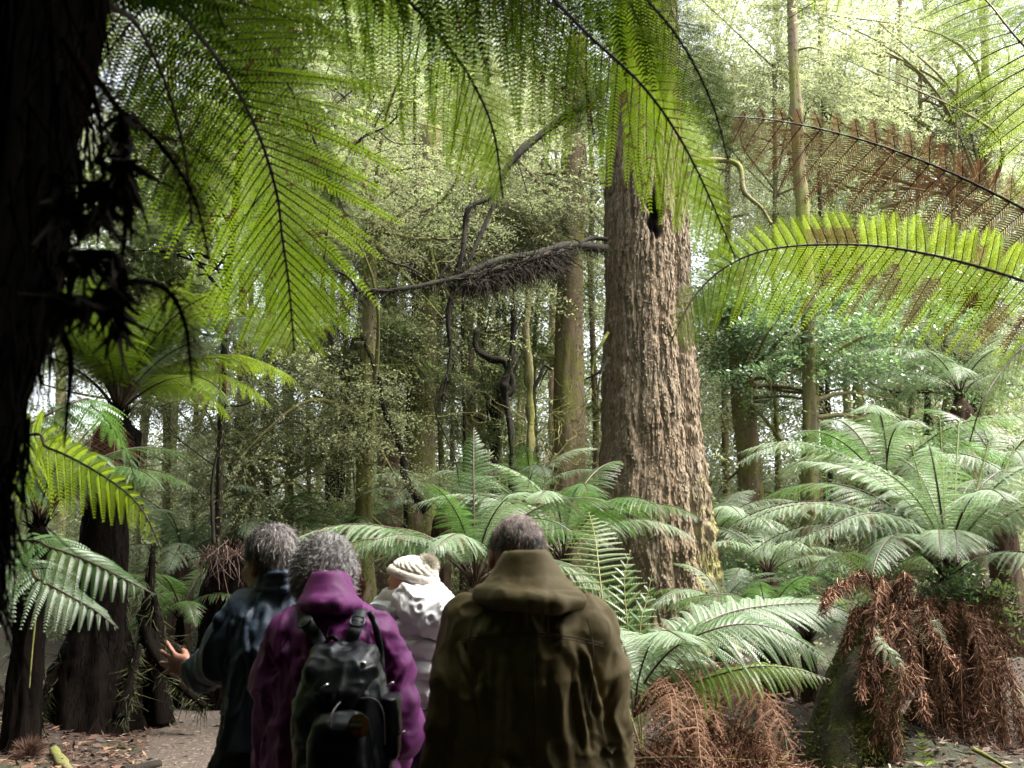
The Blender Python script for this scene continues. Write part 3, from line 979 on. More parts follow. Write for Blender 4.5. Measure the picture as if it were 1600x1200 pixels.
T_ = [
    ('broad brown trunk close behind the left side of the huge trunk', [(888, 790), (889, 600), (893, 420), (897, 250), (900, 60)], 17.5, 56, 34, 'bark_brown', [(905, 250, 150, 130, 50), (700, 330, 150, 110, 50)], 'leaf_yellow'),
    ('mossy upright trunk left of the huge trunk, seen above the purple hood', [(570, 960), (570, 800), (572, 640), (577, 520), (580, 300)], 14.5, 34, 18, 'bark_grey', [(470, 640, 120, 110, 34), (560, 330, 150, 120, 44)], 'leaf_yellow'),
    ('wide greyish trunk above the white beanie', [(658, 860), (660, 700), (664, 560), (668, 420), (672, 200)], 17.0, 50, 34, 'bark_grey', [(640, 300, 170, 130, 46), (610, 560, 90, 80, 16)], 'leaf_yellow'),
    ('reddish trunk just left of the wide greyish one', [(612, 900), (612, 780), (611, 640), (608, 560), (606, 380)], 18.5, 36, 24, 'bark_red', [(500, 200, 170, 130, 44)], 'leaf_yellow'),
    ('pale thin trunk, left one of a pair behind the crooked sapling', [(738, 800), (737, 650), (733, 540), (730, 300)], 21, 22, 14, 'bark_brown', [(760, 480, 80, 90, 18)], 'leaf_yellow'),
    ('pale thin trunk, right one of a pair behind the crooked sapling', [(752, 800), (753, 650), (751, 540), (755, 300)], 21.5, 15, 10, 'bark_brown', [(800, 280, 120, 110, 30)], 'leaf_yellow'),
    ('straight leaf covered trunk behind the hook shaped stub', [(773, 800), (774, 690), (776, 560), (777, 380)], 20, 17, 10, 'bark_dark', [(775, 640, 18, 90, 14)], 'leaf_green'),
    ('dark shaded trunk with a broken crown right of the huge trunk', [(1176, 830), (1172, 740), (1162, 640), (1158, 560), (1150, 420)], 17, 48, 30, 'bark_brown', [(1240, 560, 110, 90, 22, -1), (1130, 500, 60, 70, 18)], 'leaf_blue'),
    ('tall dark trunk that leans left, behind the silver fern fronds', [(1262, 930), (1266, 760), (1266, 620), (1262, 480), (1252, 300), (1240, 100), (1236, -60)], 16, 30, 14, 'bark_grey', [(1330, 580, 110, 100, 22)], 'leaf_blue'),
    ('slim tree with pale foliage at the upper right', [(1545, 700), (1546, 480), (1543, 300), (1540, 120), (1535, -20)], 22, 18, 12, 'bark_grey', [(1440, 150, 170, 130, 36), (1560, 260, 100, 90, 20), (1180, 90, 110, 110, 40, -4)], 'leaf_yellow'),
    ('dark trunk among glossy leaves near the right edge', [(1522, 760), (1521, 600), (1520, 500), (1516, 380)], 19, 34, 26, 'bark_dark', [(1450, 560, 130, 90, 24), (1560, 480, 90, 80, 14)], 'leaf_blue'),
    ('thin grey trunk above the stump on the left', [(372, 900), (374, 780), (378, 640), (380, 420)], 15, 18, 12, 'bark_grey', [(400, 700, 110, 110, 34), (330, 560, 90, 80, 20)], 'leaf_yellow'),
    ('thin trunk above the head of the man in the blue coat', [(452, 860), (452, 740), (454, 600), (455, 380)], 18, 14, 10, 'bark_brown', [(470, 420, 110, 100, 24)], 'leaf_yellow'),
    ('crooked trunk with a broken stub, at the upper left behind the branch', [(520, 880), (540, 620), (590, 420), (598, 300), (600, 180)], 19, 20, 26, 'bark_dark', [(560, 120, 130, 120, 40)], 'leaf_green'),
    ('tree with narrow drooping leaves at the top left', [(340, 860), (352, 500), (380, 200), (400, -40)], 12.5, 12, 9, 'bark_dark', [(440, 100, 130, 120, 30), (250, 330, 90, 130, 24), (170, 420, 90, 90, 14)], 'leaf_green'),
    ('slim straight trunk between the silver fronds and the red brown fern trunk', [(1345, 900), (1342, 700), (1338, 480), (1336, 330)], 21, 18, 14, 'bark_grey', [(1330, 380, 130, 110, 30)], 'leaf_green'),
    ('distant brown trunk right of the forked stem', [(864, 780), (862, 640), (863, 500), (866, 360)], 25, 13, 9, 'bark_brown', [(860, 380, 90, 90, 14)], 'leaf_yellow'),
    ('thin pale stem in the gap above the olive coated man', [(800, 790), (806, 700), (812, 620), (818, 520)], 24, 8, 6, 'bark_grey', [], 'leaf_yellow'),
    ('pair partner stem, thin and dark, left of the mossy upright trunk', [(515, 860), (513, 740), (516, 620), (517, 480)], 18, 11, 8, 'bark_dark', [(500, 560, 60, 90, 14)], 'leaf_yellow'),
    ('slender tree rising behind the crown of the left tree fern', [(258, 860), (262, 620), (270, 420), (280, 260)], 17, 13, 9, 'bark_grey', [(260, 560, 150, 120, 36), (110, 560, 120, 130, 24)], 'leaf_yellow'),
    ('leaning thin stem at the far right above the brown skirts', [(1440, 840), (1446, 700), (1452, 560)], 20, 12, 9, 'bark_dark', [(1480, 680, 110, 90, 24)], 'leaf_green'),
    ('small leafy sapling in front of the foot of the dark shaded trunk', [(1180, 960), (1182, 900), (1190, 830)], 15.5, 7, 5, 'bark_dark', [(1180, 900, 70, 70, 26)], 'leaf_blue'),
    ('tall pale tree behind the brown fern frond', [(1400, 760), (1392, 480), (1380, 260), (1376, 40)], 26, 22, 14, 'bark_grey', [(1300, 200, 170, 140, 40)], 'leaf_far'),
    ('thin mossy stem above the hair of the man in the blue coat', [(455, 860), (450, 700), (443, 560), (441, 430), (435, 280), (427, 100)], 18, 9, 5.4, 'bark_grey', [(445, 298, 90, 80, 14), (464, 515, 50, 50, 7)], 'leaf_yellow'),
    ('second thin stem right of the one above the blue coated man', [(486, 860), (481, 700), (482, 560), (478, 430), (472, 280), (465, 100)], 20, 7, 4.2, 'bark_brown', [(532, 163, 90, 80, 14), (505, 566, 50, 50, 7)], 'leaf_yellow'),
    ('wavy thin stem between the crossing branch and the mossy upright trunk', [(540, 860), (545, 700), (540, 560), (536, 430), (539, 280), (543, 100)], 16.5, 8, 4.8, 'bark_grey', [(490, 322, 90, 80, 14), (552, 599, 50, 50, 7)], 'leaf_yellow'),
    ('thin stem touching the reddish trunk on its left', [(592, 860), (592, 700), (586, 560), (586, 430), (578, 280), (586, 100)], 20.5, 9, 5.4, 'bark_brown', [(625, 303, 90, 80, 14), (556, 574, 50, 50, 7)], 'leaf_green'),
    ('dark thin stem right of the reddish trunk', [(634, 860), (635, 700), (642, 560), (648, 430), (649, 280), (647, 100)], 16, 7, 4.2, 'bark_dark', [(625, 370, 90, 80, 14), (640, 541, 50, 50, 7)], 'leaf_green'),
    ('slim stem right of the wide greyish trunk', [(694, 860), (689, 700), (685, 560), (690, 430), (683, 280), (682, 100)], 19, 10, 6.0, 'bark_grey', [(689, 391, 90, 80, 14), (699, 587, 50, 50, 7)], 'leaf_yellow'),
    ('pale wand like stem left of the pale pair', [(712, 860), (706, 700), (709, 560), (701, 430), (708, 280), (711, 100)], 22, 7, 4.2, 'bark_brown', [(683, 244, 90, 80, 14), (701, 611, 50, 50, 7)], 'leaf_yellow'),
    ('dark hair thin stem in front of the pale pair', [(722, 860), (726, 700), (723, 560), (724, 430), (732, 280), (724, 100)], 17, 6, 3.6, 'bark_dark', [(762, 267, 90, 80, 14), (710, 560, 50, 50, 7)], 'leaf_yellow'),
    ('slim stem right of the leaf covered trunk', [(788, 860), (781, 700), (789, 560), (785, 430), (777, 280), (774, 100)], 21, 8, 4.8, 'bark_grey', [(831, 296, 90, 80, 14), (806, 583, 50, 50, 7)], 'leaf_yellow'),
    ('slim mossy stem left of the broad brown trunk', [(846, 860), (837, 700), (834, 560), (842, 430), (847, 280), (845, 100)], 18.5, 8, 4.8, 'bark_grey', [(874, 189, 90, 80, 14), (822, 549, 50, 50, 7)], 'leaf_green'),
    ('stem squeezed between the broad brown trunk and the huge trunk', [(924, 860), (931, 700), (927, 560), (923, 430), (925, 280), (918, 100)], 19, 11, 6.6, 'bark_brown', [(866, 336, 90, 80, 14), (899, 616, 50, 50, 7)], 'leaf_green'),
    ('dark slim stem over the small pale fern at the left', [(420, 860), (414, 700), (419, 560), (417, 430), (413, 280), (406, 100)], 16, 8, 4.8, 'bark_dark', [(407, 256, 90, 80, 14), (396, 515, 50, 50, 7)], 'leaf_yellow'),
    ('brown slim stem behind the thin grey trunk at the left', [(395, 860), (387, 700), (391, 560), (393, 430), (402, 280), (403, 100)], 20, 10, 6.0, 'bark_brown', [(404, 277, 90, 80, 14), (381, 509, 50, 50, 7)], 'leaf_green'),
    ('slim brown stem hugging the right flank of the huge trunk', [(1140, 860), (1133, 700), (1134, 560), (1139, 430), (1137, 280), (1146, 100)], 20, 12, 7.2, 'bark_brown', [(1102, 273, 90, 80, 14), (1132, 605, 50, 50, 7)], 'leaf_yellow'),
    ('slim mossy stem between the two dark trunks on the right', [(1215, 860), (1215, 700), (1210, 560), (1209, 430), (1211, 280), (1210, 100)], 18, 10, 6.0, 'bark_grey', [(1214, 246, 90, 80, 14), (1182, 509, 50, 50, 7)], 'leaf_yellow'),
    ('dark thin stem right of the tall leaning trunk', [(1300, 860), (1296, 700), (1291, 560), (1286, 430), (1281, 280), (1288, 100)], 19, 9, 5.4, 'bark_dark', [(1262, 176, 90, 80, 14), (1318, 580, 50, 50, 7)], 'leaf_yellow'),
    ('thin brown stem behind the upright young fronds', [(1420, 860), (1421, 700), (1430, 560), (1428, 430), (1435, 280), (1438, 100)], 21, 10, 6.0, 'bark_brown', [(1470, 170, 90, 80, 14), (1431, 599, 50, 50, 7)], 'leaf_green'),
    ('thin grey stem near the right edge under the rusty frond', [(1490, 860), (1483, 700), (1477, 560), (1484, 430), (1491, 280), (1499, 100)], 17, 8, 4.8, 'bark_grey', [(1468, 391, 90, 80, 14), (1498, 580, 50, 50, 7)], 'leaf_yellow'),
    ('thin stem right of the left tree fern crown', [(300, 860), (306, 700), (306, 560), (309, 430), (312, 280), (308, 100)], 19, 9, 5.4, 'bark_grey', [(315, 188, 90, 80, 14), (330, 571, 50, 50, 7)], 'leaf_yellow'),
    ('thin stem seen through the left tree fern crown', [(215, 860), (223, 700), (226, 560), (218, 430), (225, 280), (219, 100)], 20, 9, 5.4, 'bark_brown', [(250, 180, 90, 80, 14), (251, 542, 50, 50, 7)], 'leaf_yellow'),
]
for k, (lab, tr_, Y, w0, w1, mt, crs, lf) in enumerate(T_):
    kw = {}
    if lf == 'leaf_yellow': kw = dict(ll=.042, K=11, nper=95, slen=.42)
    if lf == 'leaf_blue': kw = dict(ll=.065)
    if k == 14: kw = dict(ll=.10, K=7, nper=45)
    if Y > 20: kw['ll'] = .06; kw['moss'] = 150
    tree(lab, tr_, Y, w0, w1, mt, crs, lf, seed=k, **kw)

# leafless dark twigs wandering through the middle air (part of a dead shrub each)
rr = np.random.default_rng(77)
for k, (lab, pts, Y) in enumerate([
    ('bare black twigs hooked at the tip, hanging at the upper middle left', [(500, 470), (520, 300), (560, 220), (600, 200), (625, 178)], 12.6),
    ('bare grey twigs in the gap at the upper right', [(1480, 420), (1500, 340), (1470, 280), (1440, 200)], 17),
    ('bare pale twigs low between the middle trunks', [(840, 840), (850, 740), (880, 700), (905, 660)], 16),
    ('thin dark upright stick beside the fern stump on the left', [(334, 850), (331, 770), (338, 715), (352, 690)], 9.5),
]):
    P = ats(pts, Y)
    t = thing('bare_twigs' if k != 3 else 'stick', lab, 'branch', P[0])
    C = catmull(P, 40)
    mb = MB().tube(C, np.linspace(.022, .010, 40), 6)
    for q_ in range(16 if k != 3 else 1):
        i0 = rr.integers(8, 39); e = C[i0] + rr.normal(size=3) * [.45, .3, .35]
        mid = (C[i0] + e) / 2 + rr.normal(size=3) * .08
        mb.tube(catmull([C[i0], mid, e], 10), np.linspace(.009, .003, 10), 4)
        for _ in range(2):
            e2 = e + rr.normal(size=3) * .25
            mb.tube(catmull([mid, (mid + e2) / 2 + rr.normal(size=3) * .04, e2], 8), np.linspace(.005, .002, 8), 4)
    mb.build('stem', [M['bark_dark'] if k != 2 else M['bark_grey']], t, True, P[0])

for k, (lab, px, py, Y, sp) in enumerate([
    ('grey tangle of fine dead twigs left of the reddish trunk', 560, 600, 15.5, 1.1), ('brown tangle of fine twigs above the long mossy branch', 760, 340, 14.5, 1.3),
    ('tangle of fine pale twigs low between crooked sapling and broad brown trunk', 850, 680, 16, .9), ('tangle of thin twigs high at the upper right', 1470, 260, 18, 1.5),
    ('tangle of thin dark twigs around the head of the crossing bough', 690, 350, 13.5, 1.0), ('tangle of thin twigs over the leaves at the upper left', 500, 190, 14, 1.2), ('fine dead twigs above the small pale fern at the left', 400, 720, 13.5, .8)]):
    c = at(px, py, Y)
    t = thing('twig_tangle', lab, 'twigs', c)
    mb = MB()
    for q_ in range(26):
        p0 = c + rr.normal(size=3) * sp * .5; d = nrm(rr.normal(size=3) * [1, .5, .8])
        C = [p0]
        for _ in range(7):
            d = nrm(d + .45 * rr.normal(size=3)); C.append(C[-1] + d * sp * .17)
        C = catmull(C, 26)
        mb.tube(C, np.linspace(.008, .0025, 26), 4)
        for _ in range(3):
            i0 = rr.integers(4, 24); e = C[i0] + rr.normal(size=3) * sp * .22
            mb.tube(catmull([C[i0], (C[i0] + e) / 2 + rr.normal(size=3) * .03, e], 7), np.linspace(.004, .0015, 7), 4)
    mb.build('twigs', [M['bark_dark'] if k % 2 else M['bark_grey']], t, True, c)

# ------------------------------------------------------------------ far-off wood: one mass of foliage and its stems
rr = np.random.default_rng(123)
for name, lab, Y0, Y1, ncl, nper, ll, mat, zr in (
        ('undergrowth', 'low tangle of small leafy shrubs filling the forest floor behind the ferns', 15, 24, 520, 45, .06, 'leaf_yellow', (0, 3.2)),
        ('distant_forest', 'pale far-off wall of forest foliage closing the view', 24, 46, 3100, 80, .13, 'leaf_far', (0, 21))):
    Yc = Y0 + (Y1 - Y0) * rr.random(ncl) ** .8
    Xc = (rr.random(ncl) * 2 - 1) * (Yc * .62 + 2)
    zb = ground_z(Xc, Yc)
    Zc = zb + zr[0] + (zr[1] - zr[0]) * rr.random(ncl) ** 1.6
    # leave ragged openings of sky, more of them high up on the right
    if name == 'distant_forest':
        h = noise3(np.stack([Xc / Yc * 9, Zc / Yc * 9, 0 * Xc], 1), 61)
        cut = .24 + .15 * np.clip(Zc / Yc * 2.4, 0, 1) + .06 * (Xc > 2)
        keep = ((h > cut) | (Zc < zb + 3)) & ~((np.abs(Xc / Yc + .02) < .10) & (Zc > 3) & (Zc < 13) & (rr.random(ncl) < .5))
        Xc, Yc, Zc = Xc[keep], Yc[keep], Zc[keep]
    n_ = len(Xc)
    cc = np.stack([Xc, Yc, Zc], 1)
    off = rr.normal(size=(n_, nper, 3)) * (.55 if name == 'undergrowth' else 1.0) * np.array([1.1, 1.1, .55]) * (.5 + rr.random((n_, 1, 1)))
    P = (cc[:, None] + off).reshape(-1, 3)
    D = off.reshape(-1, 3) * [1, 1, .3] + .3 * rr.normal(size=(n_ * nper, 3))
    P[:, 2] = np.maximum(P[:, 2], ground_z(P[:, 0], P[:, 1]) + .05)
    tn = np.repeat(rr.random(n_), nper) * .6 + .4 * rr.random(n_ * nper)
    me = foliage_mesh(name, (P, D, tn), mat, 8, ll * 6, ll, ll * .5, rr)
    tag(obj(name, me), lab, 'foliage', kind='stuff')

LM = [(0, 'the left edge'), (150, 'left tree fern'), (372, 'thin grey trunk'), (570, 'mossy upright trunk'), (658, 'wide greyish trunk'), (745, 'pale pair of trunks'), (829, 'forked grey stem'), (888, 'broad brown trunk'),
      (1020, 'huge trunk'), (1162, 'dark shaded trunk'), (1264, 'leaning dark trunk'), (1343, 'slim straight trunk'), (1395, 'tall pale tree'), (1521, 'dark right hand trunk'), (1600, 'the right edge')]
_bt = {}


def between(px, what):
    k = max(i for i in range(len(LM) - 1) if LM[i][0] <= max(px, 0))
    key = (what, k); _bt[key] = _bt.get(key, 0) + 1
    return '%s %s between the %s and the %s' % (('first', 'second', 'third', 'fourth', 'fifth', 'sixth')[_bt[key] - 1], what, LM[k][1].replace('the ', ''), LM[k + 1][1].replace('the ', ''))


# slim stems standing in that far wood
far = None
for k in range(26):
    Y = float(rr.uniform(23, 40)); px = float(np.linspace(120, 1570, 26)[k] + rr.uniform(-22, 22))
    if 935 < px < 1130: continue
    w = rr.uniform(.13, .34)
    b = at(px, 800, Y); b[2] = gz(b[0], Y) - .1
    h = rr.uniform(14, 24)
    C = catmull([b, b + [rr.normal() * .3, 0, h * .3], b + [rr.normal() * .5, 0, h * .65], b + [rr.normal() * .8, 0, h]], 40)
    t = thing('forest_tree', between(px, 'thin far stem'), 'tree', b, 'thin far stems deep in the forest')
    MB().tube(C, np.linspace(w * .5, w * .22, 40), 10, bump=.2, seed=k).build('trunk', [M[['bark_grey', 'bark_brown', 'bark_dark'][k % 3]]], t, True, b)

# ------------------------------------------------------------------ unseen trees added around and behind the camera to block light
for k, (x, y, h, rx, lab) in enumerate([
    (-5.5, -3.5, 9, 4.2, 'dense unseen tree added for shade left of the photographer'),
    (.8, -7.5, 10, 4.6, 'dense unseen tree added for shade behind the photographer'),
    (6.5, -3.5, 9, 4.2, 'dense unseen tree added for shade right of the photographer'),
    (-8.6, 1.0, 8.5, 2.8, 'dense unseen tree added for shade beyond the left verge'),
    (8.8, .5, 8.5, 2.6, 'dense unseen tree added for shade beyond the right verge'),
    (-3.0, -1.5, 9.5, 3.0, 'unseen tree added for shade, whose crown hangs over the path'),
    (3.0, -2.0, 10.5, 3.0, 'second unseen tree added for shade, whose crown hangs over the path'),
    (-3.6, -8.5, 10, 4.6, 'dense unseen tree added for shade far behind the photographer on the left'),
    (5.2, -9.0, 10, 4.6, 'dense unseen tree added for shade far behind the photographer on the right'),
    (7.8, 8.6, 10.5, 2.3, 'unseen tree beyond the right edge, high bough added to shade the left ground'),
    (-8.4, 6.5, 9, 2.8, 'dense unseen tree added for shade beyond the left edge of the view'),
]):
    r2 = np.random.default_rng(900 + k)
    b = np.array([x, y, gz(x, y)])
    t = thing('added_shade_tree', lab, 'tree', b)
    MB().tube(catmull([b - [0, 0, .1], b + [.1, 0, h * .5], b + [0, .2, h]] if k != 9 else [b - [0, 0, .1], b + [.1, 0, 5], b + [-1.2, .3, 9.6], [4.2, 9.2, 10.6], [1.0, 9.6, 11.2]], 30), np.linspace(.3, .12, 30) * (.8 if k == 9 else 1), 14, bump=.25, seed=k).build('trunk', [M['bark_dark']], t, True, b)
    hi = k in (5, 6, 9)
    over = k == 9
    c = b + [0, 0, h * (.85 if hi else .55)]
    if over: c = np.array([-1.8, 9.2, 10.4])  # crown placed above the view to shade the left ground
    Pn, Dn, cc, tn = crown_points(c, (2.4, 1.7, .6) if over else (rx, rx, h * (.18 if hi else .5)), 34 if over else 240, 42, r2, spread=.2, ragged=False)
    if over: Pn[:, 2] = np.maximum(Pn[:, 2], 1.65 + .62 * Pn[:, 1] + 1.3)
    kp = over | (k == 10) & (Pn[:, 0] < -.56 * Pn[:, 1] - 1.2) | (Pn[:, 1] < -.6) | (Pn[:, 2] > 1.65 + .66 * Pn[:, 1] + 1.2) & (Pn[:, 1] < 2.5)
    Pn, Dn, tn = Pn[kp], Dn[kp], tn[kp]
    Pn[:, 2] = np.maximum(Pn[:, 2], .2)
    obj('crown', foliage_mesh('crown', (Pn, Dn, tn), 'leaf_green', 6, .8, .34, .24, r2, b), t)
# ------------------------------------------------------------------ the dark tree fern at the left edge, close to the lens
def fibre_trunk(parent, pts, rads, origin, seed=0, roots=1500, rl=.25, mat='fibre', rw=.004, mbump=.35, ns=40):
    C = catmull(pts, 120)
    rad = np.interp(np.linspace(0, 1, 120), np.linspace(0, 1, len(rads)), rads)
    rad[-8:] *= np.linspace(1, .35, 8)
    MB().tube(C, rad, ns, bump=mbump, seed=seed, bscale=5, stretch=.25).build('trunk', [M[mat]], parent, True, origin)
    r_ = np.random.default_rng(seed)
    k = r_.integers(0, 120, roots); a_ = r_.random(roots) * 6.28
    P = C[k] + np.stack([np.cos(a_), np.sin(a_), 0 * a_], 1) * rad[k][:, None] * (1 + .06 * r_.random((roots, 1)))
    V, Q = strips(P, rl * (.3 + r_.random(roots)), rw, r_, wild=.22)
    a2 = r_.random(90) * 6.28; q2 = r_.random(90) ** .5
    T2 = C[-1] + np.stack([np.cos(a2) * q2 * rad[-1], np.sin(a2) * q2 * rad[-1], -.03 - .02 * q2], 1)
    V2, Q2 = strips(T2, .10 + .12 * r_.random(90), .010, r_, down=-1, wild=.35)
    tn = r_.random(len(Q) + len(Q2))
    obj('root_fibres', make_mesh('root_fibres', np.vstack([V, V2]), [np.vstack([Q, Q2 + len(V)])], M[mat], {'tone': tn}, None, False, origin), parent)
    return C


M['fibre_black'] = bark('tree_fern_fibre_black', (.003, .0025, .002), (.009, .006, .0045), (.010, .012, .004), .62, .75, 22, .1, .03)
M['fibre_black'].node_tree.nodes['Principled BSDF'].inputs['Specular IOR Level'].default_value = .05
b0 = np.array([-1.02, 1.5, gz(-1.02, 1.5)])
lf = thing('tree_fern', 'blackish tree fern trunk filling the left edge, fronds hanging over the top', 'tree fern', b0)
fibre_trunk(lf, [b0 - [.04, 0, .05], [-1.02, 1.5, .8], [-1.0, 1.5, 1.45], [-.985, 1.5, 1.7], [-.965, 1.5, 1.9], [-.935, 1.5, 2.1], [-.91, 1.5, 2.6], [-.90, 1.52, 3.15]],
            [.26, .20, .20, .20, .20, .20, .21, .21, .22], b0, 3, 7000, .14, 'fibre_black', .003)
cw = b0 + [.16, .05, 3.2]
# hanging fronds seen from below
PR = [(0, .5), (.2, .9), (.45, 1), (.7, .92), (.88, .6), (.96, .3), (1, .05)]
S1 = dict(hexa=True, plw=.55, pl_len=1.0, fold=.10, jit=.26, curl=.10)
PB = [(0, .35), (.12, .75), (.3, 1), (.6, .95), (.8, .62), (.93, .28), (1, .04)]
PT = [(0, .45), (.2, .85), (.42, 1), (.62, .88), (.78, .64), (.9, .36), (.97, .14), (1, .04)]


def hang(pts, W, mat, npin, npl, seed, asym, droop=.05, nh=(.2, -.82, -.5), fwd=(24, 58), spots=0, prof=PT, s0=.18):
    frond(lf, [cw] + [at(*p) for p in pts], W, mat, origin=b0, npin=npin, npl=int(npl * 1.2), nhint=nh, droop=droop, seed=seed, fwd=fwd, spots=spots, s0=s0, asym=asym, prof=prof, **S1)


hang([(230, -60, 1.75), (292, 30, 1.9), (352, 110, 2.1), (402, 205, 2.3), (432, 300, 2.45), (441, 370, 2.5), (452, 450, 2.55), (460, 548, 2.6)], .43, 'frond_hang', 54, 32, 11, (.95, 1.0), .08, spots=.02)
hang([(430, -160, 1.9), (590, -45, 2.1), (690, 60, 2.25), (742, 135, 2.35), (772, 210, 2.45), (786, 310, 2.5)], .29, 'frond_hang', 50, 28, 12, (.5, 1.0), .08, spots=.014)
hang([(600, -200, 1.95), (820, -40, 2.2), (925, 60, 2.4), (1005, 135, 2.55), (1062, 215, 2.65), (1105, 300, 2.75), (1150, 405, 2.8)], .34, 'frond_hang', 56, 30, 13, (.5, 1.0), .10, spots=.025)
# fronds of the same crown across the top, canopy shade in their colour
hang([(520, -190, 1.9), (720, -90, 2.1), (830, -10, 2.3), (885, 60, 2.45), (915, 135, 2.55), (930, 225, 2.6)], .28, 'frond_shade', 42, 22, 14, (1, 1), spots=.004)
hang([(640, -260, 2.0), (860, -120, 2.2), (980, -30, 2.35), (1060, 60, 2.5), (1112, 160, 2.6), (1138, 250, 2.65)], .24, 'frond_shade', 44, 20, 19, (.8, 1))
hang([(480, -220, 2.0), (640, -140, 2.2), (740, -60, 2.35), (790, 10, 2.5), (815, 90, 2.6)], .22, 'frond_shade', 34, 20, 18, (1, 1))
hang([(700, -260, 2.1), (880, -140, 2.4), (955, -50, 2.6), (1000, 40, 2.75), (1030, 130, 2.9), (1045, 215, 3.0)], .24, 'frond_hang', 40, 24, 27, (1, 1))
hang([(380, -170, 1.9), (470, -110, 2.1), (550, -50, 2.3), (600, 10, 2.45), (632, 70, 2.5)], .22, 'frond_hang', 38, 22, 15, (.8, 1.0))
hang([(250, -150, 1.7), (310, -60, 1.8), (352, 48, 1.9)], .13, 'frond_bright', 22, 14, 16, (1, 1))
hang([(140, -60, 1.6), (215, 40, 1.75), (262, 140, 1.9), (290, 250, 2.0), (300, 350, 2.05)], .26, 'frond_shade', 38, 22, 17, (.9, 1))
hang([(200, -140, 1.7), (320, -60, 1.9), (400, 30, 2.1), (450, 130, 2.3), (500, 240, 2.5), (545, 350, 2.6)], .17, 'frond_shade', 46, 20, 20, (.6, 1), nh=(.3, -.9, -.25), fwd=(30, 50))
# dead dark fronds and loose roots beside the trunk
for k, (pts, w) in enumerate([
    ([(150, 120, 1.45), (190, 175, 1.45), (240, 215, 1.5), (285, 275, 1.5), (310, 330, 1.5), (328, 410, 1.5)], .055),
    ([(150, 250, 1.42), (185, 280, 1.42), (196, 350, 1.42), (180, 480, 1.42)], .03),
    ([(110, 430, 1.42), (170, 405, 1.42), (185, 440, 1.42), (188, 520, 1.42)], .03),
    ([(150, 465, 1.42), (210, 440, 1.45), (262, 455, 1.5), (290, 510, 1.5), (300, 600, 1.5)], .05),
    ([(90, 500, 1.4), (110, 560, 1.4), (105, 640, 1.4), (100, 700, 1.4)], .025),
    ([(100, 60, 1.4), (150, 160, 1.42), (160, 260, 1.42), (158, 330, 1.42)], .04)]):
    frond(lf, ats(pts), w, 'frond_dead_dark', 'fibre_black', srad=.006, origin=b0, npin=26, npl=10, nhint=(0, -1, .2), droop=1.0, seed=40 + k, dead=1.0, jit=.7, s0=.05, fold=.4)
for k, pts in enumerate([[(130, 300, 1.38), (175, 290, 1.4), (195, 240, 1.4), (188, 180, 1.4)], [(100, 405, 1.35), (150, 400, 1.4), (182, 412, 1.4), (184, 520, 1.42)],
                         [(95, 310, 1.36), (140, 340, 1.4), (190, 290, 1.4), (198, 235, 1.4)], [(90, 468, 1.36), (150, 470, 1.4), (190, 462, 1.4)]]):
    limb('aerial_root', lf, ats(pts), .010, .005, 'fibre_black', b0, 160, .05, 'epiphyte', seed=60 + k, ns=6)

# ------------------------------------------------------------------ tree fern off the right edge: its big fronds reach in
rb = np.array([3.9, 4.9, gz(3.9, 4.9)])
rf = thing('tree_fern', 'tree fern past the right edge, reaching in with yellow green and rusty fronds', 'tree fern', rb)
fibre_trunk(rf, [rb - [0, 0, .1], rb + [.05, 0, .8], rb + [-.05, 0, 1.8], rb + [0, 0, 2.75]], [.22, .16, .14, .15], rb, 4, 900, .2)
cr_ = rb + [0, 0, 2.8]
S2 = dict(hexa=True, plw=.55, jit=.24, pl_len=.95, curl=.06)
PR = [(0, .5), (.2, .9), (.45, 1), (.7, .92), (.88, .6), (.96, .3), (1, .05)]


def rusty(q, u, sd, r_):
    band = (np.abs(q - .42) < .24) & (sd < 0)
    col = noise3(np.stack([q * 44, sd, 0 * q], -1), 9)
    return ((col > .52) & band & (u > .18 + .3 * noise3(np.stack([q * 44, sd, 0 * q], -1), 10)) & (u < .86)).astype(float) * .9 + ((sd > 0) & (q > .2) & (q < .75) & (noise3(np.stack([q * 60, 0 * q, 0 * q], -1), 12) > .66) & (u < .5)) * .8


frond(rf, [cr_, at(1760, 520, 4.7), at(1640, 456, 4.5), at(1520, 414, 4.35), at(1400, 388, 4.25), at(1300, 382, 4.2), at(1200, 390, 4.15), at(1130, 420, 4.1), at(1082, 468, 4.05), at(1048, 535, 4.0)], .38, 'frond_bright',
      srad=.012, origin=rb, npin=66, npl=30, nhint=(0, -.85, -.5), droop=.12, seed=21, fwd=(2, 46), dead_fn=rusty, s0=.16, asym=(1.0, .5), prof=PR, **S2)
frond(rf, [cr_, at(1740, 430, 4.7), at(1660, 362, 4.5), at(1520, 286, 4.35), at(1400, 236, 4.25), at(1300, 206, 4.2), at(1210, 188, 4.15), at(1130, 181, 4.1)], .40, 'frond_rust',
      srad=.012, origin=rb, npin=32, npl=30, nhint=(.1, -.9, -.3), droop=.12, seed=22, fwd=(22, 34), dead=.96, s0=.12, hexa=True, plw=.62, jit=.2, miss=.04, asym=(1.0, .34), prof=PR, pl_len=.72)
frond(rf, [cr_, at(1850, 250, 5.0), at(1720, 190, 5.0), at(1600, 72, 5.0), at(1540, 0, 5.1), at(1470, -60, 5.2), at(1380, -90, 5.3)], .62, 'frond_bright',
      srad=.012, origin=rb, npin=34, npl=40, nhint=(.1, -.8, -.5), droop=.3, seed=23, fwd=(6, 30), s0=.15, **S2)
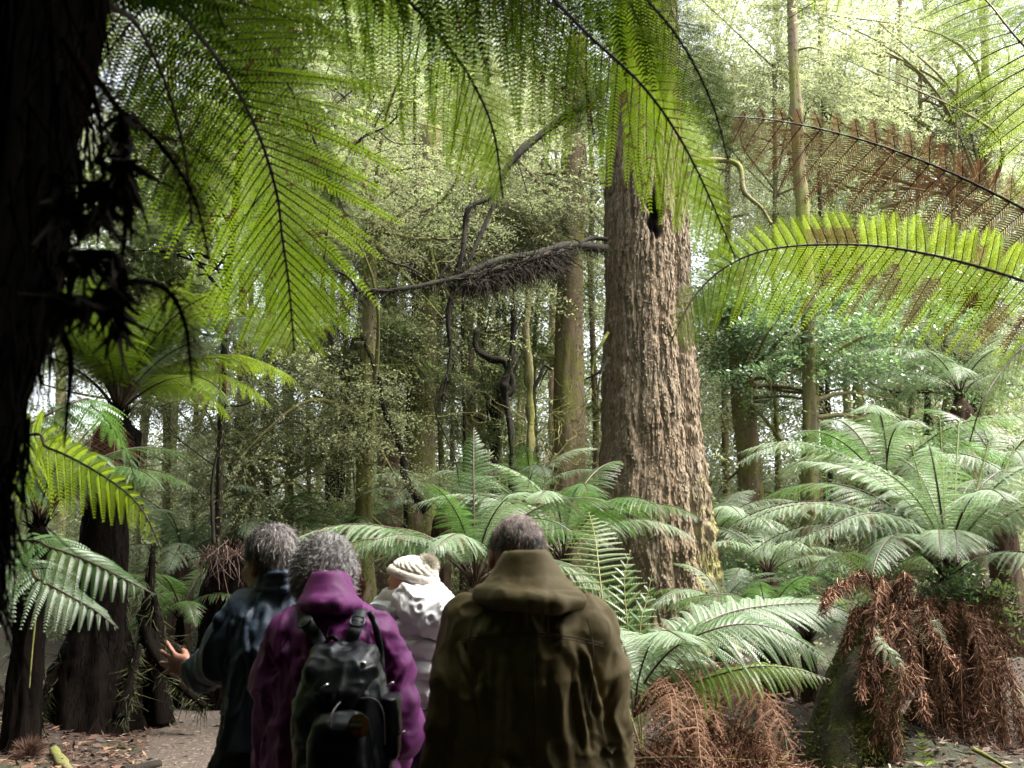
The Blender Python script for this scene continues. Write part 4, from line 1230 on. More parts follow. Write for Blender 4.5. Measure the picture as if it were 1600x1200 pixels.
frond(rf, [cr_, at(1760, 470, 4.6), at(1680, 480, 4.4), at(1610, 530, 4.2), at(1565, 580, 4.1), at(1535, 630, 4.0), at(1515, 690, 4.0)], .36, 'frond_bright',
      srad=.010, origin=rb, npin=40, npl=40, nhint=(.3, -.8, -.5), droop=.15, seed=24, fwd=(15, 50), s0=.2, asym=(.9, .55), **S2)
frond(rf, [cr_, at(1760, 100, 5.2), at(1600, -60, 5.3), at(1450, -70, 5.3), at(1330, -30, 5.3), at(1230, 30, 5.3)], .40, 'frond_bright',
      srad=.010, origin=rb, npin=34, npl=30, nhint=(0, -.8, -.5), droop=.3, seed=25, fwd=(8, 40), s0=.2, jit=.15)
for k in range(7):
    az = math.radians(-100 + 32 * k)
    d = np.array([cos(az), sin(az), 0])
    frond(rf, [cr_, cr_ + d * .5 + [0, 0, .45], cr_ + d * 1.2 + [0, 0, .6], cr_ + d * 2.0 + [0, 0, .2]], .36, 'frond_green', origin=rb, npin=28, npl=14, seed=80 + k, droop=.4)

# ------------------------------------------------------------------ templates for rosettes: (length, a0, a1, side, width, npin, npl, opts)
def brown_bits(q, u, sd, r_):
    s_ = r_.random() * 50
    a = noise3(np.stack([q * 30 + s_, sd * 3, 0 * q], -1), 4)
    return ((a > .80) & (u > .3)) * .8 + ((q > .93) & (s_ > 25)) * .7


TP = [(1.9, 62, -38, .05, .42, 38, 26, (('droop', .42), ('jit', .26), ('pl_len', .85), ('plw', .6), ('dead_fn', brown_bits))),
      (1.8, 52, -50, -.08, .40, 36, 26, (('droop', .55), ('jit', .28), ('pl_len', .85), ('plw', .6), ('dead_fn', brown_bits))),
      (1.7, 72, -20, .10, .38, 36, 24, (('droop', .35), ('jit', .26), ('pl_len', .85), ('plw', .6))),
      (1.5, 40, -60, .0, .36, 32, 22, (('droop', .65), ('jit', .3), ('pl_len', .85), ('plw', .6), ('dead_fn', brown_bits))),
      (1.6, 75, 20, .04, .32, 32, 22, (('droop', .25), ('jit', .2), ('pl_len', .8), ('plw', .6)))]


# left tree fern, ten metres off
lb = np.array([at(148, 1080, 10)[0], 10, gz(at(148, 1080, 10)[0], 10)])
t1 = thing('tree_fern', 'tall black trunked tree fern with spreading crown, left of the walkers', 'tree fern', lb)
c1 = at(184, 648, 10)
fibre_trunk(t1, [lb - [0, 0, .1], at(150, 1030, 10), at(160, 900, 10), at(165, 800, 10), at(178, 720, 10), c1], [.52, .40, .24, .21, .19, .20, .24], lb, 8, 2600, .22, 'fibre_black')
sp = ring_specs(24, 5, (-8, 26), (.95, 1.25), 3, 2)
rosette(t1, c1, sp, TP, ['frond_bright', 'frond_bright'], lb)
sp = [(az, ti, 0, sc, 2, 0) for az, ti, sc in ((95, 18, 1.1), (70, 22, 1.15), (120, 20, 1.1), (150, 14, 1.1), (40, 16, 1.15), (10, 4, 1.3), (-8, -4, 1.2), (172, 4, 1.1), (25, 10, 1.2))]
rosette(t1, c1, sp, TP, ['frond_pale'], lb)
sp = [(az, -62, 0, .75, 3, 0) for az in (-70, 250)]
for (az, tilt, roll, sc, ti, mk) in sp:
    me, ms = frond_template(TP[ti], 'frond_green', 'stem_brown', dead=1.0, seed=3)
    o = obj('frond', me, t1); o.location = tuple(c1 - lb); o.rotation_euler = (0, R(-tilt), R(az)); o.scale = (sc,) * 3
    o['label'] = 'dead brown frond hanging down'
    obj('stalk', ms, o)

# ferns whose fronds reach in from the left, behind the blackish trunk
l2 = np.array([-2.55, 3.6, gz(-2.55, 3.6)])
t2 = thing('tree_fern', 'fern on the left verge with one bright and two dark fronds reaching right', 'fern', l2)
cl = l2 + [0, 0, 1.55]
fibre_trunk(t2, [l2 - [0, 0, .1], l2 + [0, 0, .8], cl], [.2, .16, .16], l2, 12, 500, .2, 'fibre_black')
frond(t2, [cl, at(20, 690, 3.5), at(75, 700, 3.4), at(135, 728, 3.3), at(195, 768, 3.25), at(228, 806, 3.2), at(252, 860, 3.2)], .27, 'frond_bright', origin=l2, npin=34, npl=20, nhint=(-.2, -.9, -.1), droop=.3, seed=26, hexa=True, asym=(.6, 1))
frond(t2, [cl, at(20, 845, 4.0), at(80, 856, 3.9), at(140, 878, 3.85), at(195, 905, 3.8), at(240, 928, 3.8)], .30, 'frond_green', origin=l2, npin=30, npl=18, nhint=(0, -.5, .8), droop=.5, seed=27, hexa=True, fwd=(10, 50))
frond(t2, [cl, at(10, 880, 3.9), at(60, 905, 3.8), at(110, 932, 3.75), at(150, 955, 3.7), at(182, 980, 3.7)], .27, 'frond_pale', origin=l2, npin=30, npl=18, nhint=(0, -.5, .8), droop=.5, seed=28, hexa=True, fwd=(10, 50))
frond(t2, [cl, at(90, 640, 4.0), at(150, 640, 4.3), at(190, 690, 4.5), at(215, 760, 4.6)], .25, 'frond_green', origin=l2, npin=28, npl=16, nhint=(0, -.5, .8), droop=.5, seed=29, hexa=True)
for k in range(6):
    az = math.radians(120 + 40 * k); d = np.array([cos(az), sin(az), 0])
    frond(t2, [cl, cl + d * .4 + [0, 0, .35], cl + d * .9 + [0, 0, .4], cl + d * 1.4], .28, 'frond_green', origin=l2, npin=24, npl=12, seed=90 + k, droop=.4)


def ground_fern(label, px, py, Y, n, seed, mats, sc=(.8, 1.1), tilt=(-10, 25), trunk_r=.14, name='ground_fern', nt=3, stem='stem_dark', group=None, extra=(), cat='fern', tmat='fibre', rl=.2, roots=350):
    c = at(px, py, Y)
    g0 = gz(c[0], Y)
    b = np.array([c[0], Y, g0])
    t = thing(name, label, cat, b, group)
    if c[2] - g0 > .12:
        fibre_trunk(t, [b - [0, 0, .08], (b + c) / 2, c], [trunk_r * 1.3, trunk_r, trunk_r * .95], b, seed, roots, rl, tmat)
    else:
        c = b + [0, 0, .05]
    rosette(t, c, ring_specs(n, seed, tilt, sc, nt, len(mats)) + list(extra), TP, mats, b, stem)
    return t, b, c


# middle fern behind the walkers
ground_fern('large fern with black stalks between the white beanie and the olive coated man', 742, 915, 10.2, 14, 31, ['frond_pale', 'frond_green', 'frond_pale'], (.8, 1.05), (-14, 22), .2,
            extra=[(178, -10, 0, 1.35, 0, 0), (165, -2, 0, 1.2, 1, 0), (200, -12, 0, 1.1, 0, 1), (85, 28, 0, 1.1, 4, 1), (20, 8, 0, 1.2, 0, 1)])
ground_fern('green fern behind the head of the man in olive', 880, 880, 11.5, 13, 32, ['frond_green', 'frond_pale'], (.9, 1.15), (-14, 20), .16)
# tall single frond standing in front of the huge trunk
fb = np.array([at(1000, 1010, 8.2)[0], 8.2, gz(at(1000, 1010, 8.2)[0], 8.2)])
tf = thing('ground_fern', 'fern with ladder like upright fronds right against the olive coated shoulder', 'fern', fb)
frond(tf, [fb, at(962, 1040, 8.3), at(945, 960, 8.5), at(936, 890, 8.7), at(930, 840, 9.0), at(920, 800, 9.4)], .52, 'frond_green', 'stem_green', .010, origin=fb, npin=30, npl=18, nhint=(0, -1, .1), droop=.12, seed=51, fwd=(2, 30), plw=.8, pl_len=.42, s0=.15)
frond(tf, [fb, at(985, 1010, 8.3), at(978, 950, 8.4), at(976, 900, 8.5), at(985, 860, 8.6)], .36, 'frond_green', 'stem_green', .008, origin=fb, npin=18, npl=14, nhint=(0, -1, .1), droop=.1, seed=52, fwd=(40, 50), pl_len=.35, s0=.15)
frond(tf, [fb, at(1000, 990, 8.3), at(1010, 940, 8.4), at(1020, 890, 8.5)], .22, 'frond_green', 'stem_green', .008, origin=fb, npin=14, npl=12, nhint=(0, -1, .1), droop=.1, seed=53, fwd=(40, 50), pl_len=.35, s0=.15)

# right verge fern on its mound of dead fronds
vb = np.array([at(1000, 1110, 6.6)[0], 6.6, gz(at(1000, 1110, 6.6)[0], 6.6)])
vf = thing('ground_fern', 'verge fern beside the olive coat, long fronds arching right over brown dead ones', 'fern', vb)
cv = at(990, 1120, 6.6)
SV = dict(origin=vb, hexa=True, plw=.62, pl_len=.85, jit=.2)
frond(vf, [cv, at(1010, 1060, 6.7), at(1060, 1000, 6.9), at(1130, 960, 7.1), at(1210, 945, 7.3), at(1290, 945, 7.4), at(1350, 968, 7.5)], .50, 'frond_pale', npin=40, npl=34, nhint=(-.1, -.5, .85), droop=.35, seed=61, fwd=(28, 50), cup=.1, **SV)
frond(vf, [cv, at(1005, 1070, 6.6), at(1050, 1015, 6.5), at(1110, 985, 6.4), at(1170, 975, 6.4), at(1230, 990, 6.4), at(1300, 1035, 6.4)], .42, 'frond_green', npin=36, npl=34, nhint=(-.1, -.55, .8), droop=.45, seed=62, fwd=(25, 50), **SV)
frond(vf, [cv, at(1040, 1085, 6.5), at(1110, 1058, 6.3), at(1180, 1042, 6.2), at(1240, 1045, 6.2), at(1297, 1062, 6.2)], .27, 'frond_bright', npin=34, npl=34, nhint=(0, -.5, .85), droop=.55, seed=63, fwd=(18, 45), **SV)
frond(vf, [cv, at(985, 1060, 6.7), at(975, 1010, 7.0), at(955, 985, 7.3), at(930, 980, 7.6)], .50, 'frond_pale', npin=34, npl=34, nhint=(0, -.6, .8), droop=.35, seed=64, fwd=(15, 50), **SV)
frond(vf, [cv, at(1000, 1050, 6.5), at(1020, 1000, 6.3), at(1040, 985, 6.0), at(1070, 1000, 5.7)], .45, 'frond_pale', npin=34, npl=34, nhint=(0, -.4, .9), droop=.35, seed=65, fwd=(15, 50), **SV)
for k in range(9):
    r_ = np.random.default_rng(70 + k)
    ex, ey = r_.uniform(990, 1270), r_.uniform(1110, 1230)
    frond(vf, [cv, at(1010 + (ex - 1000) * .35, 1050 + r_.uniform(-15, 25), 6.5), at(1010 + (ex - 1000) * .75, 1070 + r_.uniform(0, 30), 6.2), at(ex, ey, 6.0 - .3 * r_.random())], .30, 'frond_green', 'stem_brown', .006,
          npin=30, npl=14, nhint=(0, -.5, .85), droop=.9, seed=71 + k, dead=1.0, jit=1.1, miss=.3, origin=vb, pl_len=.5)

dh, n_, l_, b_ = new_mat('dead_hanging_leaflets')
l_.new(ramp(n_, l_, attr_node(n_, 'tone'), [(0, (.035, .018, .011)), (.35, (.13, .055, .03)), (.75, (.26, .13, .075)), (1, (.40, .27, .18))]), b_.inputs['Base Color'])
b_.inputs['Roughness'].default_value = .9
M['dead_hang'] = dh

# mound of dead fronds and twigs
mc = at(1110, 1170, 6.3)
mb_ = np.array([mc[0], 6.3, gz(mc[0], 6.3)])
mo = thing('fern_litter_mound', 'rounded heap of brown dead fronds and twigs below the verge fern', 'dead fern heap', mb_)
a = np.linspace(0, 2 * pi, 90, endpoint=False); e = np.linspace(0, pi / 2, 46)
A, E = np.meshgrid(a, e)
rad = 1 + .5 * (fbm(np.stack([np.cos(A) * np.cos(E) * 3, np.sin(A) * np.cos(E) * 3, np.sin(E) * 3], -1), 4, 71) - .5)
V = np.stack([.62 * rad * np.cos(A) * np.cos(E), .5 * rad * np.sin(A) * np.cos(E), -.08 + .60 * rad * np.sin(E)], -1).reshape(-1, 3)
i = np.arange(45)[:, None] * 90; j = np.arange(90)[None]; j2 = (j + 1) % 90
Q = np.stack([i + j, i + j2, i + 90 + j2, i + 90 + j], -1).reshape(-1, 4)
M['dead_heap'] = simple('dead_frond_heap', (.05, .025, .016), .95, (.20, .11, .07), 22, bstr=1, bdist=.03)
obj('heap', make_mesh('heap', V, [Q], M['dead_heap'], {'tone': np.full(len(Q), .5)}, None, True), mo)
r = np.random.default_rng(17)
k = r.integers(0, len(V), 22000)
D_ = nrm(V[k] + [0, 0, .2])
VV, QQ = strips(V[k] + D_ * .01, .03 + .09 * r.random(22000) ** 2, .0045, r, down=.5, wild=.9, flatdir=D_ * .6)
obj('dead_leaflets', make_mesh('dead_leaflets', VV, [QQ], dh, {'tone': np.repeat(r.random(22000), 3)}), mo)
mt = MB()
for _ in range(45):
    p0 = V[r.integers(0, len(V))] * 1.03; d = r.normal(size=3) * [.2, .15, .14] + [0, 0, .05]
    mt.tube(catmull([p0 - d, p0 + r.normal(size=3) * .03 + [0, -.03, .02], p0 + d], 10), np.linspace(.004, .0015, 10), 4)
mt.build('dead_twigs', [M['bark_grey']], mo)
mo.location = tuple(mb_)

# ------------------------------------------------------------------ mossy stump and the dead skirts on the right
sb = np.array([at(1330, 1180, 7.2)[0], 7.2, 0.0]); sb[2] = gz(sb[0], 7.2)
st = thing('mossy_stump', 'dark moss covered stump that slants left, in front of hanging brown fronds', 'stump', sb)
M['stump_moss'] = bark('stump_moss', (.02, .018, .01), (.05, .045, .028), (.085, .10, .02), .44, .58, 14, .8, .04)
C = catmull([at(1320, 1330, 7.2), at(1332, 1200, 7.2), at(1345, 1080, 7.25), at(1358, 1010, 7.3), at(1372, 955, 7.3)], 120)
rad = np.interp(np.linspace(0, 1, 120), [0, .25, .6, .9, 1], [.44, .34, .24, .17, .10])
MB().tube(C, rad, 60, bump=.42, seed=5, bscale=2.6, stretch=1).build('trunk', [M['stump_moss']], st, True, sb)
r = np.random.default_rng(8); nn_ = 22000
k = r.integers(0, 120, nn_); a_ = r.random(nn_) * 6.28
P = C[k] + np.stack([np.cos(a_), np.sin(a_), 0 * a_], 1) * rad[k][:, None] * (1.0 + .1 * r.random((nn_, 1)))
VV, QQ = strips(P, .015 + .035 * r.random(nn_), .003, r, down=.2, wild=.8, seg=2)
obj('moss', make_mesh('moss', VV, [QQ], M['moss'], {'tone': r.random(len(QQ))}, None, False, sb), st)


def skirt(parent, origin, pts, W, seed, lab=None, **k):
    o = dict(npin=38, npl=12, nhint=(0, -1, .1), droop=1.3, dead=1.0, jit=1.2, miss=.35, s0=.03, fold=.5, pl_len=.6, fwd=(10, 40), cup=.25)
    o.update(k)
    r_ = np.random.default_rng(seed)
    P_ = ats(pts); P_[1:] += r_.normal(size=P_[1:].shape) * [.03, .04, .02]
    f = frond(parent, P_, W * .95, 'frond_green', 'stem_brown', .006, origin=origin, seed=seed, **o)
    Cc = catmull(P_, 80); n_ = 1500
    k_ = r_.integers(4, 80, n_); a_ = r_.random(n_) * 6.28; q_ = (W * .26) * r_.random(n_) ** .8
    Pp = Cc[k_] + np.stack([np.cos(a_) * q_, .7 * np.sin(a_) * q_, r_.normal(size=n_) * .02], 1)
    VV, QQ = strips(Pp, .02 + .07 * r_.random(n_) ** 1.5, .0034, r_, wild=.5, seg=3)
    obj('dead_leaflets', make_mesh('dead_leaflets', VV, [QQ], M['dead_hang'], {'tone': np.repeat(r_.random(n_), 3)}, None, False, origin), f)
    f['label'] = lab or 'dead rusty brown frond hanging down'
    return f


# fern growing on the stump
eb = at(1385, 945, 7.5)
ef = thing('stump_fern', 'small fern on top of the mossy stump, one yellow green frond, others rusty', 'fern', eb)
frond(ef, [eb, at(1368, 915, 7.5), at(1345, 890, 7.5), at(1325, 873, 7.5), at(1306, 868, 7.5)], .19, 'frond_bright', 'stem_green', .006, origin=eb, npin=24, npl=10, nhint=(.2, -1, .3), droop=.1, seed=101, fwd=(10, 40), s0=.08, pl_len=.45)
frond(ef, [eb, at(1388, 905, 7.5), at(1400, 888, 7.45), at(1430, 882, 7.4), at(1452, 900, 7.35)], .26, 'frond_green', 'stem_brown', .006, origin=eb, npin=20, npl=12, nhint=(0, -1, .5), droop=.4, seed=102, dead=.35, s0=.1, pl_len=.3, fwd=(20, 30))
frond(ef, [eb, at(1420, 950, 7.3), at(1450, 975, 7.2), at(1475, 1010, 7.1)], .2, 'frond_pale', 'stem_green', .006, origin=eb, npin=24, npl=12, nhint=(0, -1, .5), droop=.5, seed=103, s0=.1)
frond(ef, [eb, at(1378, 1000, 7.0), at(1400, 1030, 6.9), at(1415, 1065, 6.85)], .15, 'frond_pale', 'stem_green', .005, origin=eb, npin=22, npl=10, nhint=(0, -1, .3), droop=.4, seed=104, s0=.1)
for k, (pts, W) in enumerate([
    ([(1390, 925, 7.3), (1375, 915, 7.1), (1362, 960, 7.0), (1350, 1040, 6.95), (1352, 1085, 6.9)], .09), ([(1395, 930, 7.3), (1385, 1000, 7.05), (1372, 1060, 6.95), (1378, 1110, 6.9), (1372, 1160, 6.9)], .17),
    ([(1400, 930, 7.3), (1400, 1000, 7.0), (1405, 1070, 6.9), (1402, 1140, 6.9), (1398, 1230, 6.9)], .19), ([(1400, 935, 7.3), (1440, 945, 7.1), (1465, 985, 7.0), (1480, 1040, 6.95)], .15),
    ([(1385, 930, 7.3), (1360, 895, 7.2), (1330, 905, 7.1), (1300, 925, 7.05), (1290, 950, 7.0)], .15), ([(1380, 950, 7.3), (1395, 900, 7.3), (1410, 905, 7.2), (1412, 985, 7.1)], .12),
    ([(1390, 935, 7.3), (1420, 985, 7.0), (1438, 1040, 6.95), (1440, 1110, 6.9)], .14), ([(1380, 945, 7.3), (1340, 950, 7.2), (1318, 985, 7.2), (1312, 1040, 7.2)], .10)]):
    skirt(ef, eb, pts, W, 110 + k)

# silver tree fern on the right
gb = np.array([at(1490, 1160, 8)[0], 8.0, 0.0]); gb[2] = gz(gb[0], 8)
gf = thing('tree_fern', 'short tree fern at the right with silvery crown and rusty dead skirt', 'tree fern', gb)
cg = at(1482, 908, 8)
fibre_trunk(gf, [gb - [0, 0, .1], at(1495, 1080, 8), at(1488, 980, 8), cg], [.32, .26, .24, .22], gb, 14, 2500, .4)
ex = [(172, -8, 0, .95, 0, 0), (185, -2, 8, 1.05, 0, 0), (160, 0, -6, 1.05, 0, 0), (200, 4, 10, .95, 1, 0), (215, 10, 0, .9, 1, 0), (150, 12, 0, 1.0, 2, 0), (235, 14, 0, .95, 2, 0), (255, 4, 0, .8, 1, 0), (270, 20, 0, .9, 1, 0),
      (290, 8, 0, .9, 0, 0), (310, 10, 0, 1.0, 2, 0), (330, 0, 0, 1.1, 0, 0), (345, 14, 0, 1.0, 1, 0), (0, 2, 0, 1.1, 0, 0), (20, 10, 0, 1.0, 2, 0), (45, 14, 0, 1.0, 0, 0), (80, 16, 0, 1.0, 2, 1), (110, 14, 0, 1.0, 2, 0), (130, 8, 0, 1.1, 0, 1),
      (190, 16, 0, .9, 2, 0), (242, -6, 0, .75, 0, 0), (225, -12, 5, .85, 0, 0), (300, -10, 0, .8, 1, 0), (205, -14, 0, .8, 3, 0)]
rosette(gf, cg, ex, TP, ['frond_pale', 'frond_green'], gb)
# young unrolling fronds
for k, (px, py, Yq) in enumerate([(1468, 655, 8.1), (1498, 660, 8.5), (1425, 700, 8.0), (1545, 690, 8.2), (1585, 700, 8.3)]):
    top = at(px, py, Yq)
    C = catmull([cg, (cg * .55 + top * .45) + [0, 0, -.05], top], 50)
    th = np.linspace(0, 5.5, 24); rr_ = .035 * (1 - th / 7)
    e0 = C[-1] + [-.035 + 0, 0, 0]
    coil = np.stack([e0[0] + rr_ * np.cos(th), e0[1] + 0 * th, e0[2] + rr_ * np.sin(th)], 1)
    full = np.vstack([C, coil[1:]])
    rad = np.concatenate([np.linspace(.009, .006, 50), np.linspace(.006, .004, 23)])
    o = MB().tube(full, rad, 6).build('crozier', [M['stem_green']], gf, True, gb)
    V, Q, t, d, mi = frond_geo(C, .085, npin=16, npl=4, nhint=(0, -1, 0), droop=-.2, s0=.45, fwd=(40, 60), seed=k, pl_len=.4, prof=[(0, .8), (1, .6)])
    obj('pinnae', make_mesh('pinnae', V, [Q], [M['frond_green'], M['stem_green']], {'tone': t, 'dead': d}, mi, False, gb), o)
for k, (pts, W) in enumerate([
    ([(1488, 935, 7.9), (1470, 945, 7.7), (1462, 990, 7.55), (1460, 1060, 7.5), (1452, 1150, 7.45), (1450, 1240, 7.4)], .16), ([(1500, 935, 7.9), (1505, 950, 7.6), (1508, 1030, 7.45), (1512, 1110, 7.4), (1520, 1230, 7.4)], .17),
    ([(1500, 930, 7.9), (1530, 945, 7.5), (1545, 1010, 7.35), (1552, 1090, 7.3), (1560, 1230, 7.3)], .18), ([(1500, 930, 7.9), (1550, 945, 7.6), (1572, 1000, 7.4), (1585, 1090, 7.3), (1600, 1230, 7.3)], .18),
    ([(1490, 935, 7.9), (1455, 940, 7.6), (1430, 950, 7.5), (1405, 965, 7.4)], .10), ([(1500, 930, 7.9), (1480, 960, 7.4), (1484, 1040, 7.3), (1486, 1120, 7.3), (1480, 1230, 7.25)], .13),
    ([(1505, 930, 7.9), (1540, 935, 7.7), (1560, 960, 7.6), (1575, 1050, 7.5), (1570, 1160, 7.5)], .2), ([(1500, 930, 7.9), (1590, 950, 7.8), (1615, 1030, 7.6), (1625, 1200, 7.5)], .2),
    ([(1500, 930, 7.9), (1515, 945, 7.5), (1530, 1000, 7.3), (1536, 1080, 7.25), (1545, 1180, 7.2)], .14)]):
    skirt(gf, gb, pts, W, 130 + k, npin=46)
# dead root fringe hanging straight
for k, (x, y0, y1) in enumerate([(1467, 960, 1200), (1525, 1000, 1200), (1440, 990, 1150), (1500, 1010, 1210)]):
    limb('aerial_root', gf, ats([(x, y0, 7.4), (x + 3, (y0 + y1) / 2, 7.35), (x + 9, y1, 7.35)]), .006, .004, 'stem_brown', gb, 0, ns=5, bumpy=0)
# small leafy plants on the crown and skirts
for k, (lab, px, py, Y, n_, s_) in enumerate([('tuft of glossy narrow leaves at the crown of the short silvery tree fern', 1490, 925, 7.7, 60, .13), ('second tuft of bright leaves hanging at the right edge beside the rusty skirts', 1580, 940, 7.6, 22, .12)]):
    p = at(px, py, Y); r_ = np.random.default_rng(300 + k)
    Pn = p + r_.normal(size=(n_ * 3, 3)) * s_ * [1, .4, .6]
    o = obj('epiphyte_plant', foliage_mesh('epiphyte_plant', (Pn, Pn - p + r_.normal(size=Pn.shape) * .1, r_.random(len(Pn))), 'leaf_blue' if k == 0 else 'leaf_green', 7, .16, .05, .018, r_, p, droop=.5))
    o.location = tuple(p); tag(o, lab, 'plant')

# red brown tree fern trunk behind, with its own crown of pale fronds
ground_fern('tree fern with red brown shaggy trunk behind the silver crown', 1386, 775, 11, 14, 41, ['frond_pale', 'frond_green'], (.9, 1.1), (-16, 14), .17, 'tree_fern', cat='tree fern', roots=2200, rl=.35)
ground_fern('low fern behind the right side of the huge trunk', 1110, 850, 14.6, 15, 42, ['frond_pale', 'frond_green'], (.85, 1.1), (-18, 16), .15)
ground_fern('fern on the slope at the far right behind the silver crown', 1560, 760, 12.5, 14, 43, ['frond_pale', 'frond_green'], (.9, 1.1), (-14, 16), .17)
ground_fern('pale fern below the dark shaded trunk', 1200, 900, 13.5, 12, 44, ['frond_pale', 'frond_green'], (.6, .8), (-14, 16), .15)
ground_fern('dark fern left of the man in the blue coat', 282, 962, 11.4, 10, 45, ['frond_green'], (.5, .75), (-20, 10), .04, tmat='fibre_black')
ground_fern('pale fern beyond the left tree fern', 285, 880, 14, 13, 46, ['frond_pale', 'frond_green'], (.8, 1.0), (-14, 16), .15)
ground_fern('pale drooping fern right of the small dark trunk at the left', 420, 850, 14.5, 12, 47, ['frond_pale', 'frond_green'], (.75, 1.0), (-14, 16), .15)
ground_fern('fern behind the grey curly head', 540, 860, 15, 12, 48, ['frond_green', 'frond_pale'], (.7, 1.0), (-14, 16), .15)
ground_fern('fern at the foot of the wide greyish trunk', 690, 800, 15.5, 12, 49, ['frond_pale', 'frond_green'], (.8, 1.0), (-14, 16), .15)
ground_fern('fern at the foot of the forked grey stem', 820, 800, 14.5, 12, 50, ['frond_pale', 'frond_green'], (.8, 1.0), (-14, 16), .15)
ground_fern('fern high on the bank at the right edge', 1500, 620, 15.5, 12, 52, ['frond_pale'], (.8, 1.1), (-14, 16), .17, 'tree_fern', cat='tree fern')
ground_fern('dim fern beyond the left verge, behind the blackish trunk', 60, 820, 8.5, 12, 53, ['frond_green'], (.7, .9), (-14, 16), .12, tmat='fibre_black')
ground_fern('fern hidden in shade below the low fronds right of the huge trunk', 1230, 1020, 9.5, 9, 54, ['frond_green'], (.4, .55), (-20, 6), .08)
ground_fern('low shaded fern filling the gap right of the foot of the huge trunk', 1200, 985, 9.6, 12, 55, ['frond_green'], (.5, .7), (-16, 14), .08)
ground_fern('small pale fern on the slope left of the mossy stump', 1262, 1000, 8.6, 11, 56, ['frond_green', 'frond_pale'], (.35, .5), (-16, 14), .06)
ground_fern('pale fern tucked behind the long arching fronds of the verge fern', 1130, 965, 11.0, 12, 57, ['frond_green', 'frond_pale'], (.5, .7), (-16, 14), .08)
ground_fern('green fern on the bank behind the rusty hanging skirt', 1400, 930, 10.5, 12, 58, ['frond_green'], (.6, .8), (-16, 14), .08)
r = np.random.default_rng(66)
for px in sorted(q_ - 300 if 900 < q_ < 1130 else q_ for q_ in r.uniform(160, 1590, 16)):
    Y = r.uniform(17, 27); k = int(px)
    c = at(px, 700, Y); g0 = gz(c[0], Y)
    h = r.uniform(.2, 2.2)
    b = np.array([c[0], Y, g0])
    t = thing('ground_fern', between(px, 'small far fern'), 'fern', b, 'small pale ferns deep in the forest')
    MB().tube(catmull([b - [0, 0, .1], b + [0, 0, h]], 8), [.15, .14, .13, .13, .12, .12, .10, .04], 10, bump=.3).build('trunk', [M['fibre']], t, True, b)
    rosette(t, b + [0, 0, h], ring_specs(11, 700 + k, (-14, 16), (.8, 1.1), 3, 2), TP, ['frond_pale', 'frond_green'], b, two=False)

# ------------------------------------------------------------------ left middle: fern stump, root plate, logs
nb = np.array([at(362, 1010, 11.5)[0], 11.5, 0.0]); nb[2] = gz(nb[0], 11.5)
ns_ = thing('fern_stump', 'shaggy brown topped dark fern stump behind the man in the blue coat', 'stump', nb)
fibre_trunk(ns_, [nb - [0, 0, .1], at(352, 960, 11.5), at(362, 900, 11.5), at(366, 862, 11.5)], [.42, .36, .27, .27, .22], nb, 15, 1800, .3, 'fibre_black')
r = np.random.default_rng(5)
P = at(366, 862, 11.5) + r.normal(size=(900, 3)) * [.16, .16, .06]
VV, QQ = strips(P, .15 + .25 * r.random(900), .006, r, wild=.5)
obj('dead_fibres', make_mesh('dead_fibres', VV, [QQ], lit, {'tone': .25 + .4 * r.random(len(QQ))}, None, False, nb), ns_)
rb_ = np.array([at(225, 1060, 10)[0], 10.2, 0.0]); rb_[2] = gz(rb_[0], 10.2)
rp = thing('root_plate', 'black upturned roots and stems at the foot of the left tree fern', 'roots', rb_)
for k, (pts, r0, r1) in enumerate([([(222, 1120, 10.3), (224, 1040, 10.3), (230, 960, 10.3), (236, 890, 10.4), (240, 850, 10.5)], .17, .035), ([(226, 960, 10.3), (246, 1025, 10.0), (280, 1068, 9.8), (322, 1104, 9.6)], .12, .04),
                         ([(252, 1130, 10.2), (250, 1050, 10.2), (246, 985, 10.2), (240, 930, 10.2)], .20, .05), ([(300, 1080, 10.3), (285, 1030, 10.4), (262, 1000, 10.4), (240, 985, 10.4)], .10, .06),
                         ([(110, 1130, 9.8), (108, 1060, 9.8), (112, 1000, 9.9), (130, 960, 10.0)], .14, .04), ([(60, 1120, 9.6), (84, 1060, 9.7), (118, 1010, 9.9)], .08, .04),
                         ([(190, 1120, 9.7), (205, 1060, 9.8), (218, 1010, 10.0)], .09, .04)]):
    limb('root', rp, ats(pts), r0 * .7, r1 * .6, 'fibre_black', rb_, 900, .14, 'moss_dark', seed=200 + k, bumpy=.5, ns=18)
for k, (lab, pts, Y, r0) in enumerate([
    ('short mossy log lying on the litter beside the path', [(88, 1120, 8.6), (98, 1150, 8.2), (112, 1175, 7.9)], 0, .045),
    ('dark rotten log end at the edge of the gravel path', [(195, 1170, 8.0), (235, 1145, 8.2), (252, 1138, 8.3)], 0, .045),
    ('pale bare stick leaning on the bank at the far left', [(56, 962, 8.2), (50, 1020, 8.2), (46, 1075, 8.2)], 0, .008),
    ('brown bare stick crossing the bottom right corner', [(1520, 1170, 6.4), (1560, 1192, 6.3), (1610, 1222, 6.2)], 0, .014)]):
    P = ats(pts)
    if k < 2:
        for q_ in P: q_[2] = gz(q_[0], q_[1]) + .03
    t = thing('log' if k < 2 else 'stick', lab, 'log' if k < 2 else 'stick', P[0])
    limb('wood', t, P, r0, r0 * .7, 'bark_grey' if k != 1 else 'bark_dark', P[0], 200 if k < 2 else 0, .03, 'moss', seed=210 + k, ns=10)
